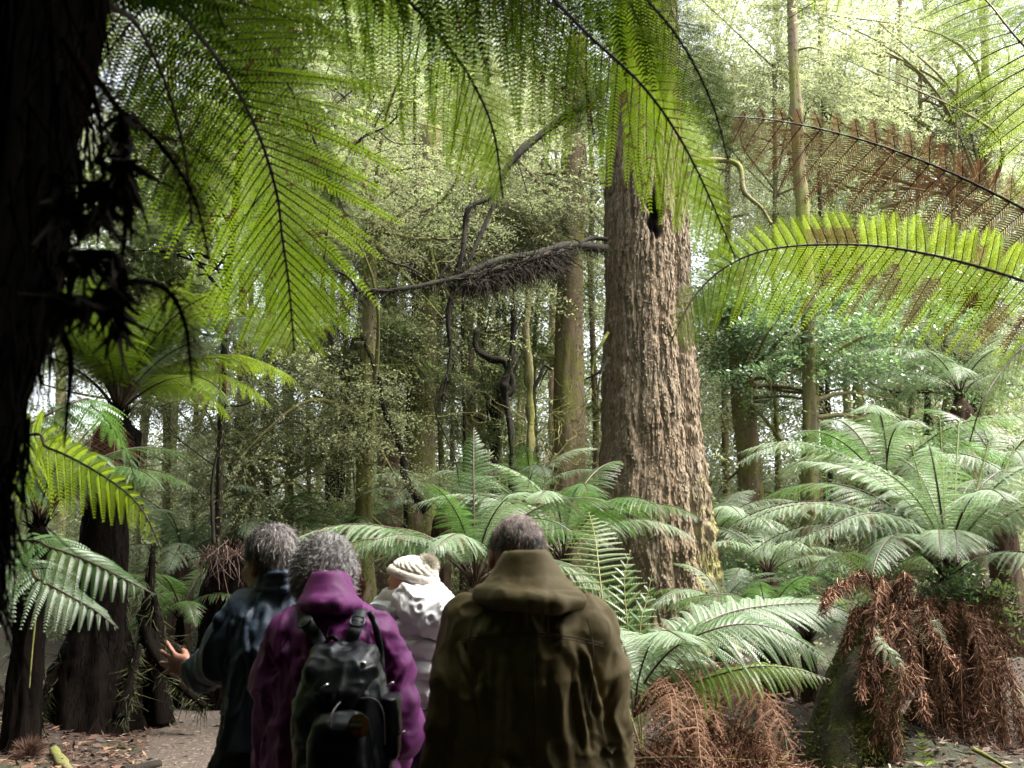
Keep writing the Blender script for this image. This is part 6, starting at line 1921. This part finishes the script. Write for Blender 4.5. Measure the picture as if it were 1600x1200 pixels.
fo = [(a_(862, 922, -.14), a_(908, 930, -.07), .010, .005)]
cloth('hood', s, M['olive'], pO, o0, wr=dict(amp=.0035, scale=(5, 5, 4), seed=8, folds=fo, fine=.0005))
scalp_hair('hair', pO, headO, A, 1.0, 'hair_short_grey', 14000, .016, .0008, o0, 5, cover=lambda d: (d[:, 2] > -.55) & (d[:, 1] < .62 + .3 * d[:, 2]) & ~((np.abs(d[:, 0]) > .78) & (d[:, 2] < -.05) & (d[:, 1] > -.35)),
           tonef=lambda d: .30 + .60 * np.clip(d[:, 2] + .15, 0, 1), lift=.25, thick=1.0)  # paler top: partly grey hair, partly top light put into the tone
gl = MB()
for q in (-1, 1):
    gl.tube([pp(.080 * q, .10, .012), pp(.083 * q, .03, .012), pp(.084 * q, -.01, .010)], .0016, 5)
gl.tube([pp(-.080, .10, .012), pp(-.03, .118, .012), pp(.03, .118, .012), pp(.080, .10, .012)], .0016, 5)
gl.build('glasses', [M['plastic']], pO, True, o0)

# ================================================================== the woman in purple with the backpack
YP = 2.92
pc_ = at(522, 1000, YP)
pP = thing('person', 'person in a purple hooded jacket with short curly silver hair, wearing a black backpack', 'person', (pc_[0], YP, 0))
p0 = np.array([pc_[0], YP, 0])
b_ = lambda x, y, dy=0.0: at(x, y, YP + dy)
hw = YP / F
headP = b_(506, 905, .12)
J = std_joints(pc_[0], YP, b_(0, 1000)[2], .125, headP, hip_z=.92, el=(b_(438, 1095, .02), b_(625, 1095, .02)), wr=(b_(440, 1230, .08), b_(628, 1190, .12)))
J['neck'] = b_(514, 950, .03)
bo, A, pp = body('', pP, p0, J, (-.12, .88, -.35), (0, .3, 1), 1.0, hands=[dict(w=J['wrl'], pdir=(0, .3, -1), nrm_=(1, 0, .0), side=-1, curl=.45, spread=.08), dict(w=J['wrr'], pdir=(-.1, .6, -.8), nrm_=(-1, 0, .0), side=1, curl=.5, spread=.08)])
legs_and_shoes(pP, p0, J, 'plum')
zc = lambda y: at(800, y, YP)[2]
xc = lambda x, y: at(x, y, YP)[0]
s = SDF(*bx_(b_, 360, 1420, -.32, 700, 860, .40), .007)
s.loft([(zc(1400), xc(512, 1400), YP, 108 * hw, .17), (zc(1240), xc(515, 1240), YP, 98 * hw, .155), (zc(1120), xc(520, 1120), YP, 88 * hw, .14), (zc(1030), xc(522, 1030), YP, 84 * hw, .135), (zc(985), xc(522, 985), YP + .01, 74 * hw, .115), (zc(958), xc(520, 958), YP + .02, 52 * hw, .09), (zc(940), xc(517, 940), YP + .03, 36 * hw, .07)], .05, p=2.4)
s.cone(b_(462, 990, .01), b_(582, 992, .01), .055, .055, .05)
s.chain([b_(452, 1000, .01), b_(437, 1060, .01), b_(438, 1120, .01), b_(432, 1190, .05), b_(428, 1250, .09)], [.066, .066, .062, .056, .048], .022)
s.chain([b_(588, 1000, .01), b_(604, 1050, .01), b_(617, 1100, .0), b_(622, 1140, .03), b_(618, 1190, .12)], [.066, .064, .062, .056, .046], .022)
fo = [(b_(440, 985, -.08), b_(455, 1050, -.1), .014, .013), (b_(425, 1010, -.03), b_(450, 1070, -.08), .013, .012), (b_(470, 990, -.12), b_(480, 1060, -.14), .015, .009), (b_(420, 1080, -.04), b_(450, 1125, -.07), .012, .011),
      (b_(425, 1050, -.05), b_(460, 1035, -.09), .011, .008), (b_(600, 1010, -.07), b_(585, 1060, -.1), .014, .012), (b_(620, 1040, -.04), b_(600, 1090, -.07), .012, .009), (b_(640, 1080, -.01), b_(610, 1120, -.05), .012, .010),
      (b_(645, 1110, -.0), b_(615, 1140, -.04), .010, .009), (b_(420, 1130, -.03), b_(445, 1180, -.03), .013, .010), (b_(540, 985, -.12), b_(555, 1010, -.13), .010, .006), (b_(500, 985, -.12), b_(530, 1000, -.13), .010, .006), (b_(590, 1170, -.13), b_(600, 1230, -.14), .013, .006)]
jp, Vp, Qp = cloth('jacket', s, M['purple'], pP, p0, wr=dict(amp=.009, scale=(9, 9, 5), seed=13, folds=fo, horiz=.003, fine=.0005))
M['seam_purple'] = fabric('purple_seam', (.07, .015, .06), .7)
surf_line('sleeve_seam', jp, Vp, ats([(458, 975), (452, 1020), (458, 1080)], YP), 0, .0014, 'seam_purple', p0)
surf_line('sleeve_seam', jp, Vp, ats([(586, 980), (594, 1020), (592, 1075)], YP), 0, .0014, 'seam_purple', p0)
surf_line('back_seam', jp, Vp, ats([(525, 958), (524, 1000)], YP), 0, .0018, 'seam_purple', p0)
s = SDF(*bx_(b_, 440, 1000, -.3, 600, 860, .2), .0065)
s.loft([(zc(955), xc(516, 955), YP, 46 * hw, .10), (zc(944), xc(516, 944), YP - .01, 47 * hw, .105), (zc(930), xc(515, 930), YP + .0, 41 * hw, .095), (zc(912), xc(514, 912), YP + .01, 34 * hw, .08), (zc(894), xc(514, 894), YP + .015, 24 * hw, .065)], .02, p=2.1)
s.loft([(zc(930), xc(513, 930), YP + .06, 30 * hw, .07), (zc(900), xc(513, 900), YP + .045, 24 * hw, .06), (zc(870), xc(513, 880), YP + .05, 22 * hw, .06)], .008, p=2.1, sub=True)
s.chain([b_(474, 944, -.02), b_(495, 945, -.09), b_(525, 946, -.12), b_(558, 946, -.03)], [.011, .016, .017, .012], .022)
fo = [(b_(500, 915, -.1), b_(525, 900, -.08), .010, .004), (b_(480, 945, -.08), b_(520, 938, -.12), .007, .006)]
cloth('hood', s, M['purple'], pP, p0, wr=dict(amp=.003, scale=(5, 5, 4), seed=18, folds=fo, fine=.0005))
scalp_hair('hair', pP, headP, A, 1.0, 'hair_silver', 9000, .040, .0015, p0, 7, curl=.009, cover=lambda d: (d[:, 2] > -.62) & (d[:, 1] < .55 + .3 * d[:, 2]), tonef=lambda d: .62 + .18 * d[:, 2], lift=.55, thick=1.02, seg=6)  # silver curls, with some top light put into the tone

# backpack: a thing of its own
bp0 = b_(556, 1190, -.2)
bp = thing('backpack', 'shiny black backpack with grey straps and a round orange patch, worn over the purple jacket', 'backpack', bp0)
s = SDF(*bx_(b_, 470, 1235, -.42, 650, 985, -.02), .006)
s.loft([(zc(1205), xc(557, 1200), YP - .21, 58 * hw, .075), (zc(1190), xc(557, 1190), YP - .22, 66 * hw, .09), (zc(1130), xc(556, 1130), YP - .22, 66 * hw, .095), (zc(1070), xc(555, 1070), YP - .21, 58 * hw, .085), (zc(1030), xc(554, 1030), YP - .19, 47 * hw, .06), (zc(1006), xc(553, 1006), YP - .17, 40 * hw, .03)], .02, p=2.6)
cloth('main_bag', s, M['pack'], bp, bp0, wr=dict(amp=.006, scale=(8, 8, 5), seed=23, horiz=.004, folds=[(b_(515, 1010, -.22), b_(535, 1060, -.3), .010, .010), (b_(540, 1010, -.22), b_(548, 1065, -.3), .009, .008)]))
s = SDF(*bx_(b_, 480, 1120, -.42, 640, 985, -.05), .0055)
s.loft([(zc(1079), xc(556, 1078), YP - .265, 30 * hw, .045), (zc(1060), xc(556, 1060), YP - .255, 40 * hw, .055), (zc(1030), xc(554, 1030), YP - .225, 49 * hw, .05), (zc(1008), xc(553, 1006), YP - .19, 45 * hw, .035), (zc(1000), xc(553, 1000), YP - .17, 38 * hw, .022)], .012, p=2.5)
fo = [(b_(520, 1003, -.23), b_(530, 1040, -.30), .008, .009), (b_(533, 1003, -.23), b_(542, 1060, -.31), .007, .008), (b_(550, 1003, -.23), b_(548, 1050, -.31), .007, .008), (b_(570, 1010, -.23), b_(585, 1050, -.28), .009, .010), (b_(560, 1040, -.3), b_(572, 1075, -.3), .007, .009)]
cloth('top_flap', s, M['pack'], bp, bp0, wr=dict(amp=.006, scale=(14, 10, 5), seed=24, folds=fo))
s = SDF(*bx_(b_, 490, 1230, -.46, 640, 1060, -.15), .0055)
s.loft([(zc(1192), xc(561, 1192), YP - .31, 40 * hw, .05), (zc(1180), xc(561, 1180), YP - .315, 43 * hw, .062), (zc(1130), xc(561, 1130), YP - .315, 42 * hw, .062), (zc(1100), xc(561, 1100), YP - .305, 38 * hw, .055), (zc(1086), xc(561, 1086), YP - .295, 28 * hw, .035)], .012, p=3)
_, Vk, Qk = cloth('front_pocket', s, M['pack'], bp, bp0, wr=dict(amp=.004, scale=(8, 8, 8), seed=25, folds=[(b_(560, 1090, -.37), b_(572, 1115, -.38), .008, .007)]))
for q, (xx, y0) in enumerate(((625, 1072), (497, 1074))):
    s = SDF(*bx_(b_, xx - 30, 1180, -.38, xx + 30, y0 - 18, -.05), .006)
    s.loft([(zc(1160), xc(xx, 1160), YP - .2, 10 * hw, .06), (zc(1120), xc(xx, 1120), YP - .2, 14 * hw, .065), (zc(y0), xc(xx, y0), YP - .2, 12 * hw, .06)], .01, p=2.6)
    cloth('side_pocket', s, M['pack'], bp, bp0, wr=dict(amp=.003, seed=26 + q))
C = surf_line('', None, Vk, ats([(524, 1130), (525, 1108), (535, 1094), (548, 1089), (561, 1092), (575, 1090), (588, 1094), (597, 1108), (600, 1128), (601, 1165)], YP - .3), 0, None, '', p0, off=.003)
M['zip'] = simple('zip_tape', (.10, .08, .085), .4, spec=.6)
MB().tube(C, .0026, 6).build('zip', [M['zip']], bp, True, bp0)
# round patch: an abstract sunset badge of yellow, orange, white and dark bands
pcn = b_(567, 1127, -.30)
m_ = (np.abs(Vk[:, 0] - pcn[0]) < .012) & (np.abs(Vk[:, 2] - pcn[2]) < .012)
py_ = Vk[m_, 1].min() - .003
M['patch'], n_, l_, bb_ = new_mat('embroidered_patch')
tc = n_.new('ShaderNodeTexCoord'); sx = n_.new('ShaderNodeSeparateXYZ'); l_.new(tc.outputs['Object'], sx.inputs[0])
dn = noise_tex(n_, l_, 70, 3, .6)
ad = n_.new('ShaderNodeMath'); ad.operation = 'MULTIPLY_ADD'; l_.new(dn, ad.inputs[0]); ad.inputs[1].default_value = .014; l_.new(sx.outputs[2], ad.inputs[2])
zz_ = maprange(n_, l_, ad.outputs[0], -.018, .032)
cr2 = ramp(n_, l_, zz_, [(0, (.03, .02, .018)), (.28, (.30, .07, .03)), (.42, (.03, .025, .03)), (.56, (.55, .52, .48)), (.66, (.03, .03, .04)), (.78, (.50, .34, .10)), (1, (.42, .27, .05))])
xx_ = maprange(n_, l_, sx.outputs[0], .004, .012)
l_.new(mixc(n_, l_, xx_, cr2, (.62, .24, .05)), bb_.inputs['Base Color'])
mb = MB(); th = np.linspace(0, 2 * pi, 32, endpoint=False)
pv = np.vstack([[0, 0, 0], np.stack([.0255 * np.cos(th), 0 * th, .0275 * np.sin(th)], 1), np.stack([.0265 * np.cos(th), 0 * th + .004, .0285 * np.sin(th)], 1)])
mb.add(pv, np.array([[1 + k, 33 + k, 33 + (k + 1) % 32, 1 + (k + 1) % 32] for k in range(32)]), np.array([[0, 1 + k, 1 + (k + 1) % 32] for k in range(32)]))
po = mb.build('patch', [M['patch']], bp, False)
po.location = tuple(np.array([pcn[0], py_, pcn[2]]) - bp0)
mb = MB(); mb.tube(np.stack([.0262 * np.cos(th), 0 * th - .0005, .0282 * np.sin(th)], 1)[list(range(32)) + [0]], .0012, 5)
mb.build('rim', [M['seam']], po, True)


def ribbon(name, parent, V, pts, w, mat, origin, thick=.004, off=.006, n=50, Yb=None, wn=None):
    C = surf_line('', None, V, ats(pts, Yb or YP), 0, None, '', origin, off=off, n=n)
    T = nrm(np.gradient(C, axis=0)); N = np.array([0, -1., 0]) - T * (T @ np.array([0, -1., 0]))[:, None]; N = nrm(N); B = np.cross(T, N)
    ww = np.interp(np.linspace(0, 1, n), np.linspace(0, 1, len(wn)), wn) if wn is not None else np.full(n, 1.)
    ww = (w * ww)[:, None]
    prof = [(-1, 0), (-.92, 1), (0, 1.15), (.92, 1), (1, 0), (.9, -.6), (-.9, -.6)]
    VV = np.stack([C + B * ww * a + N * thick * b for a, b in prof], 1).reshape(-1, 3)
    k = len(prof); i = np.arange(n - 1)[:, None] * k; j = np.arange(k)[None]; j2 = (j + 1) % k
    Q = np.stack([i + j, i + j2, i + k + j2, i + k + j], -1).reshape(-1, 4)
    mb = MB().add(VV, Q)
    return mb.build(name, [M[mat]], parent, True, origin), C


sl_, C1 = ribbon('strap', bp, Vp, [(481, 950), (492, 967), (506, 986), (521, 1006)], .018, 'strap', bp0, .007, wn=(1, 1.05, 1, .9))
sr_, C2 = ribbon('strap', bp, Vp, [(571, 950), (568, 968), (563, 988), (556, 1006)], .018, 'strap', bp0, .007, wn=(1, 1.05, 1, .9))
ribbon('strap', bp, Vp, [(474, 945), (486, 966), (500, 985), (515, 1008)], .012, 'pack', bp0, .004, off=.004)
ribbon('strap', bp, Vp, [(583, 955), (593, 975), (599, 1000), (603, 1030), (606, 1060)], .009, 'pack', bp0, .004)
ribbon('haul_loop', bp, Vp, [(521, 1004), (528, 992), (536, 990), (546, 1003)], .006, 'pack', bp0, .003, off=.012)
for C_, so in ((C1, sl_), (C2, sr_)):
    c = C_[14] + [0, -.009, 0]
    mb = MB()
    T = nrm(C_[18] - C_[10]); B = nrm(np.cross(T, [0, -1, 0]))
    ring = [c + T * u * .014 + B * v * .016 for u, v in ((-1, -1), (-1, 1), (1, 1), (1, -1), (-1, -1))]
    mb.tube(catmull(ring, 30), .0032, 6)
    mb.tube([c - B * .016, c + B * .016], .003, 6)
    mb.build('buckle', [M['plastic']], so, True, bp0)


def stud(parent, p, rad, mat, origin, name='snap'):
    th = np.linspace(0, 2 * pi, 20, endpoint=False)
    rows_ = [(0, .004), (.5, .0036), (.85, .0022), (1, 0)]
    V = [p + [0, -rows_[0][1], 0]]
    for q_, hgt in rows_[1:]:
        V += [p + np.array([rad * q_ * cos(t), -hgt, rad * q_ * sin(t)]) for t in th]
    T = [[0, 1 + k, 1 + (k + 1) % 20] for k in range(20)]
    Qd = [[1 + o * 20 + k, 1 + (o + 1) * 20 + k, 1 + (o + 1) * 20 + (k + 1) % 20, 1 + o * 20 + (k + 1) % 20] for o in range(2) for k in range(20)]
    return MB().add(np.array(V), np.array(Qd), np.array(T)).build(name, [M[mat]], parent, True, origin)


stud(bp, b_(567, 1039, -.292), .0095, 'metal', bp0)
for (x, y, dy) in ((506, 1072, -.30), (609, 1069, -.29), (627, 1145, -.27)):
    mb = MB().tube([b_(x - 5, y + 4, dy), b_(x, y, dy - .01), b_(x + 8, y - 4, dy)], .0022, 6)
    mb.build('cord_toggle', [M['metal']], bp, True, bp0)

# ================================================================== the man in the dark blue coat
YB = 3.28
bc = at(432, 1000, YB)
pB = thing('person', 'man in a dark blue coat with wavy greying hair, holding his open hand out', 'person', (bc[0], YB, 0))
q0 = np.array([bc[0], YB, 0])
b_ = lambda x, y, dy=0.0: at(x, y, YB + dy)
hw = YB / F
headB = b_(424, 880, .04)
wl = b_(299, 1046, .12)
J = std_joints(bc[0], YB, b_(0, 975)[2], .16, headB, hip_z=.96, el=(b_(347, 1045, .02), b_(505, 1090, 0)), wr=(wl, b_(500, 1210, .1)), yaw=.25)
J['neck'] = b_(430, 930, .02)
J['shl'] = b_(378, 965, 0)
hd = at(278, 1032, YB + .12) - wl
bo, A, pp = body('', pB, q0, J, (-.80, .58, -.12), (0, 0, 1), 1.0,
                 hands=[dict(w=wl + hd * .12, pdir=(-.92, .32, .24), nrm_=(.46, .86, 0), side=1, curl=.12, spread=.50, thumb_out=.25, thumb_fwd=.9, sc=.86, k=.008),
                        dict(w=J['wrr'], pdir=(0, .2, -1), nrm_=(-1, 0, 0), side=1, curl=.45, spread=.08)], h=.0055)
legs_and_shoes(pB, q0, J, 'black_cloth')
zc = lambda y: at(800, y, YB)[2]
xc = lambda x, y: at(x, y, YB)[0]
s = SDF(*bx_(b_, 268, 1260, -.35, 540, 870, .40), .007)
s.loft([(zc(1163), xc(428, 1163), YB, 77 * hw, .16), (zc(1100), xc(428, 1100), YB, 68 * hw, .15), (zc(1030), xc(430, 1030), YB, 66 * hw, .14), (zc(975), xc(430, 975), YB + .01, 66 * hw, .12), (zc(938), xc(432, 938), YB + .02, 46 * hw, .09), (zc(918), xc(433, 918), YB + .02, 34 * hw, .075)], .045, p=2.4)
s.cone(b_(385, 962, .0), b_(476, 965, .04), .058, .058, .05)
s.chain([b_(382, 965, 0), b_(364, 1000, 0), b_(350, 1030, .02), b_(328, 1047, .06), b_(304, 1050, .11)], [.070, .078, .074, .054, .034], .03)
s.chain([b_(345, 1010, .0), b_(335, 1040, .03)], [.055, .050], .03)
s.chain([b_(476, 970, .04), b_(492, 1030, .02), b_(500, 1090, 0), b_(498, 1180, .06)], [.066, .062, .056, .046], .025)
fo = [(b_(395, 930, -.08), b_(384, 990, -.1), .012, .012), (b_(412, 935, -.1), b_(396, 985, -.12), .011, .012), (b_(420, 940, -.1), b_(432, 1000, -.14), .012, .010), (b_(350, 955, -.06), b_(330, 1030, -.05), .015, .012),
      (b_(365, 975, -.08), b_(352, 1050, -.07), .012, .010), (b_(385, 985, -.1), b_(392, 1060, -.14), .014, .010), (b_(440, 930, -.1), b_(452, 990, -.12), .012, .006), (b_(330, 1045, -.01), b_(355, 1060, -.03), .010, .009), (b_(312, 1035, .05), b_(340, 1028, 0), .009, .008)]
jb, Vb, Qb = cloth('coat', s, M['bluegrey'], pB, q0, wr=dict(amp=.009, scale=(9, 9, 3), seed=33, folds=fo, fine=.0008, horiz=.002))
s = SDF(*bx_(b_, 380, 960, -.22, 490, 870, .22), .006)
s.loft([(zc(925), xc(436, 925), YB + .01, 37 * hw, .085), (zc(912), xc(436, 912), YB + .015, 35 * hw, .082), (zc(893), xc(437, 893), YB + .02, 30 * hw, .075)], .01, p=2.1)
s.loft([(zc(925), xc(434, 925), YB + .03, 28 * hw, .07), (zc(905), xc(433, 905), YB + .03, 28 * hw, .07), (zc(880), xc(434, 880), YB + .03, 27 * hw, .07)], .006, p=2.1, sub=True)
for y_, rr_ in ((896, .010), (908, .012), (920, .014)):
    s.chain([b_(402, y_ + 12, .0), b_(420, y_ + 4, -.055), b_(445, y_, -.07), b_(468, y_, -.03)], [rr_] * 4, .006)
cloth('collar', s, M['bluegrey'], pB, q0, wr=dict(amp=.003, scale=(5, 5, 18), seed=36))
s = SDF(*bx_(b_, 285, 1085, 0, 320, 1020, .25), .005)
s.chain([b_(297, 1048, .125), b_(312, 1050, .10)], [.034, .037], .008)
s.cone(b_(285, 1045, .135), b_(294, 1047, .13), .028, .028, .004, sub=True)
cloth('cuff', s, M['bluegrey'], pB, q0)
scalp_hair('hair', pB, headB, A, 1.0, 'hair_saltpepper', 13000, .030, .0010, q0, 9, curl=.002, cover=lambda d: (d[:, 2] > -.60) & (d[:, 1] < .50 + .35 * d[:, 2]) & ~((np.abs(d[:, 0]) > .72) & (d[:, 2] < -.02) & (d[:, 1] > -.25)),
           tonef=lambda d: .30 + .38 * np.clip(-d[:, 1] + .3 * d[:, 2] + .1, 0, 1) + .15 * np.clip(d[:, 0], 0, 1), lift=.3, thick=1.02, seg=5)

# ================================================================== the woman in the white puffer jacket
YW = 3.9
wc = at(652, 1000, YW)
pW = thing('person', 'woman in a white puffer jacket and cream bobble hat, looking left', 'person', (wc[0], YW, 0))
w0 = np.array([wc[0], YW, 0])
b_ = lambda x, y, dy=0.0: at(x, y, YW + dy)
hw = YW / F
headW = b_(640, 917, .0)
J = std_joints(wc[0], YW, b_(0, 978)[2], .12, headW, hip_z=.92, el=(b_(600, 1060, .02), b_(712, 1060, .02)), wr=(b_(606, 1110, .16), b_(700, 1110, .18)))
J['neck'] = b_(645, 945, .0)
bo, A, pp = body('', pW, w0, J, (-.93, .33, -.06), (-.08, 0, 1), .90, 'skin_pale', hands=[dict(w=J['wrl'], pdir=(.2, .7, -.6), nrm_=(1, 0, .2), side=-1, curl=.5, spread=.1), dict(w=J['wrr'], pdir=(-.2, .7, -.6), nrm_=(-1, 0, .2), side=1, curl=.5, spread=.1)], h=.0055)
legs_and_shoes(pW, w0, J, 'navy')
zc = lambda y: at(800, y, YW)[2]
xc = lambda x, y: at(x, y, YW)[0]
s = SDF(*bx_(b_, 560, 1130, -.34, 760, 900, .40), .007)
s.loft([(zc(1106), xc(656, 1106), YW, 60 * hw, .145), (zc(1060), xc(655, 1060), YW, 60 * hw, .15), (zc(1000), xc(652, 1000), YW, 58 * hw, .145), (zc(965), xc(651, 965), YW, 54 * hw, .12), (zc(945), xc(648, 945), YW, 40 * hw, .09)], .04, p=2.4)
s.cone(b_(612, 968, .0), b_(690, 968, .0), .062, .062, .04)
s.chain([b_(608, 970, 0), b_(602, 1015, 0), b_(603, 1060, .02), b_(610, 1105, .14)], [.070, .070, .064, .05], .02)
s.chain([b_(694, 970, 0), b_(703, 1015, 0), b_(706, 1060, .02), b_(700, 1105, .14)], [.070, .070, .064, .05], .02)
V, Q = s.mesh()
V = wrinkle(V, Q, amp=.006, scale=(11, 11, 9), seed=43, fine=.0004)
N = vnormals(V, Q)
zs = np.array([zc(y) for y in (1096, 1062, 1028, 994, 962, 930)])
ph = np.interp(V[:, 2] + .012 * np.sin(V[:, 0] * 22) * 1.0, zs, np.arange(6.))
puff = np.abs(np.sin(pi * ph)) ** .55
pk = fbm(V * np.array([34, 34, 10]), 2, 44)
V = V + N * (.024 * puff * 1.7 - .022 + .009 * (pk - .5) * (1.2 - puff))[:, None]
cloth('jacket', None, M['white_puffer'], pW, w0, V, Q)
s = SDF(*bx_(b_, 580, 1140, -.25, 730, 1090, .25), .008)
s.loft([(zc(1114), xc(656, 1112), YW, 59 * hw, .145), (zc(1103), xc(656, 1103), YW, 60 * hw, .148)], .01, p=2.4)
cloth('hem', s, M['beige'], pW, w0)
# hood: padded, tipping down to the right
s = SDF(*bx_(b_, 580, 1015, -.30, 750, 895, .2), .0065)
ax_ = nrm(b_(705, 968, -.1) - b_(625, 932, -.02)); up_ = nrm(np.array([.35, -.2, 1.]) - ax_ * (np.array([.35, -.2, 1.]) @ ax_)); Aw = np.stack([ax_, np.cross(up_, ax_), up_], 1)
s.ell(b_(664, 950, -.06), [.130, .105, .074], .02, Aw)
s.ell(b_(688, 963, -.11), [.080, .09, .072], .03, Aw)
s.chain([b_(606, 935, .02), b_(622, 926, -.04), b_(645, 921, -.07), b_(675, 926, -.06), b_(697, 940, -.03)], [.022, .028, .030, .032, .03], .02)
s.chain([b_(610, 930, .0), b_(640, 950, -.10), b_(668, 975, -.15), b_(690, 984, -.13)], [.020, .030, .034, .030], .018)
s.ell(b_(634, 905, .0), [.082, .082, .06], .01, sub=True)
V, Q = s.mesh()
fo = [(b_(676, 930, -.10), b_(708, 955, -.08), .012, -.010), (b_(636, 940, -.12), b_(668, 962, -.17), .012, -.006), (b_(655, 925, -.12), b_(690, 948, -.14), .013, .007)]
V = wrinkle(V, Q, amp=.008, scale=(9, 9, 9), seed=48, folds=fo, fine=.0004)
N = vnormals(V, Q)
for c_ in (b_(674, 966, -.17), b_(695, 972, -.14), b_(698, 948, -.12), b_(655, 950, -.16)):
    dd_ = np.linalg.norm(V - c_ - N * 0, axis=1)
    V = V - N * (.009 * np.exp(-(np.linalg.norm((V - c_)[:, [0, 2]], axis=1) / .008) ** 2) * (V[:, 1] < YW - .03))[:, None] + N * (.004 * np.exp(-((np.linalg.norm((V - c_)[:, [0, 2]], axis=1) - .017) / .006) ** 2) * (V[:, 1] < YW - .03) * (.4 + fbm(V * 90, 1, 3)))[:, None]
cloth('hood', None, M['white_puffer'], pW, w0, V, Q)
s = SDF(*bx_(b_, 570, 980, -.12, 620, 915, .2), .005)
s.chain([b_(590, 940, .03), b_(600, 932, .02), b_(610, 926, .0)], [.016, .018, .018], .01)
s.cone(b_(586, 946, .03), b_(590, 938, .03), .014, .014, .01)
co_, _, _ = cloth('collar', s, M['white_puffer'], pW, w0)
stud(co_, b_(585.5, 943, .008), .006, 'plastic', w0)
# hat
s = SDF(*bx_(b_, 595, 935, -.2, 690, 860, .22), .004)
hk = .92
cH = lambda x, y, z: headW + A @ (np.array([x, y, z]) * hk)
s.ell(cH(0, -.010, .026), np.array([.083, .104, .088]), .01, A)
# cut away below the brim plane, which runs from the brow down to the nape
sl, P = s._sub(s.lo, s.lo + s.n * s.h, 0)
pn = A @ nrm(np.array([0, -.36, 1.0]))
dcut = (P - cH(0, .0, .040)) @ (-pn)
s.D = np.maximum(s.D, dcut.astype(np.float32))
V, Q = s.mesh()
N = vnormals(V, Q)
L_ = (V - headW) @ A
hgt_ = (V - cH(0, 0, .040)) @ pn
an = np.arctan2(L_[:, 0], -L_[:, 1] * 1.0)
brim = hgt_ < .030
rib = np.abs(np.sin(an * 38)) * .0026 + .006 * np.exp(-((hgt_ - .014) / .014) ** 4)
cab = .0055 * np.abs(np.sin(an * 9 + 1.2 * np.sin(hgt_ * 130))) + .0030 * np.abs(np.sin(hgt_ * 260 + 2 * np.sin(an * 18)))
V = V + N * np.where(brim, rib, cab * np.clip((hgt_ - .028) / .01, 0, 1))[:, None]
ho, _, _ = cloth('hat', None, M['wool'], pW, w0, V, Q)
ho['label'] = 'cream cable knit hat'
pmc = b_(668, 883, -.02)
r = np.random.default_rng(44)
d = nrm(r.normal(size=(5000, 3)))
VV, QQ = strips(pmc + d * .004, .034 + .008 * r.random(5000), .0011, r, down=0.0001, wild=.25, flatdir=d * 2)
obj('pompom', make_mesh('pompom', VV, [QQ], M['wool'], None, None, False, w0), ho)
scalp_hair('hair', pW, headW, A, .90, 'hair_auburn', 1600, .07, .0014, w0, 12, curl=.003, cover=lambda d: (d[:, 2] < .0) & (d[:, 2] > -.6) & (d[:, 1] < .30), lift=.1, thick=1.0, down=1.2, back=.5, seg=5)

# ================================================================== a fifth walker, almost hidden
YH = 3.75
hc_ = at(521, 1000, YH)
pH = thing('person', 'walker hidden in front of the purple jacket, only an auburn ponytail showing', 'person', (hc_[0], YH, 0))
h0 = np.array([hc_[0], YH, 0])
b_ = lambda x, y, dy=0.0: at(x, y, YH + dy)
headH = b_(519, 902, 0)
J = std_joints(hc_[0], YH, b_(0, 975)[2], .15, headH, hip_z=.93)
J['neck'] = b_(521, 940, 0)
bo, A, pp = body('', pH, h0, J, (-.75, .65, 0), (0, 0, 1), .9, h=.008, hands=[dict(w=J['wrl'], pdir=(0, .1, -1), nrm_=(1, 0, 0), side=-1), dict(w=J['wrr'], pdir=(0, .1, -1), nrm_=(-1, 0, 0), side=1)])
legs_and_shoes(pH, h0, J, 'navy')
s = SDF(*bx_(b_, 430, 1180, -.3, 610, 900, .3), .010)
c_ = J['shl'] / 2 + J['shr'] / 2
s.loft([(.80, c_[0], YH, .17, .13), (1.05, c_[0], YH, .16, .125), (c_[2] - .02, c_[0], YH, .15, .11), (c_[2] + .06, c_[0], YH, .07, .07)], .04)
s.cone(J['shl'], J['shr'], .06, .06, .04)
for q in 'lr': s.chain([J['sh' + q], J['el' + q], J['wr' + q]], [.062, .055, .042], .02)
cloth('jacket', s, M['black_cloth'], pH, h0, wr=dict(amp=.006, seed=53))
scalp_hair('hair', pH, headH, A, .9, 'hair_auburn', 2600, .05, .0015, h0, 13, cover=lambda d: (d[:, 2] > -.6) & (d[:, 1] < .45 + .3 * d[:, 2]), lift=.08, thick=1.0, seg=4)
r = np.random.default_rng(9)
n = 420
root_ = b_(543, 910, -.02)
Cp = catmull([root_ + [-.04, 0, .01], root_ + [.012, 0, .008], b_(557, 911, -.02), b_(560, 925, -.02), b_(556, 942, -.02)], 8)
off = r.normal(size=(n, 3)) * .009
wd = np.array([.5, .35, 1, 1.2, 1.2, 1, .7, .3])
CC = Cp[None] + off[:, None] * wd[None, :, None]
VV = np.stack([CC - [.0009, 0, .0009], CC + [.0009, 0, .0009]], 2).reshape(-1, 3)
bb = (np.arange(n) * 16)[:, None, None]; kk = (np.arange(7) * 2)[None, :, None]
QQ = (bb + kk + np.array([0, 1, 3, 2])).reshape(-1, 4)
obj('ponytail', make_mesh('ponytail', VV, [QQ], M['hair_auburn'], {'tone': np.repeat(r.random(n), 7)}, None, False, h0), pH)
MB().tube(Cp[1:3], .011, 8).build('hair_tie', [M['black_cloth']], pH, True, h0)
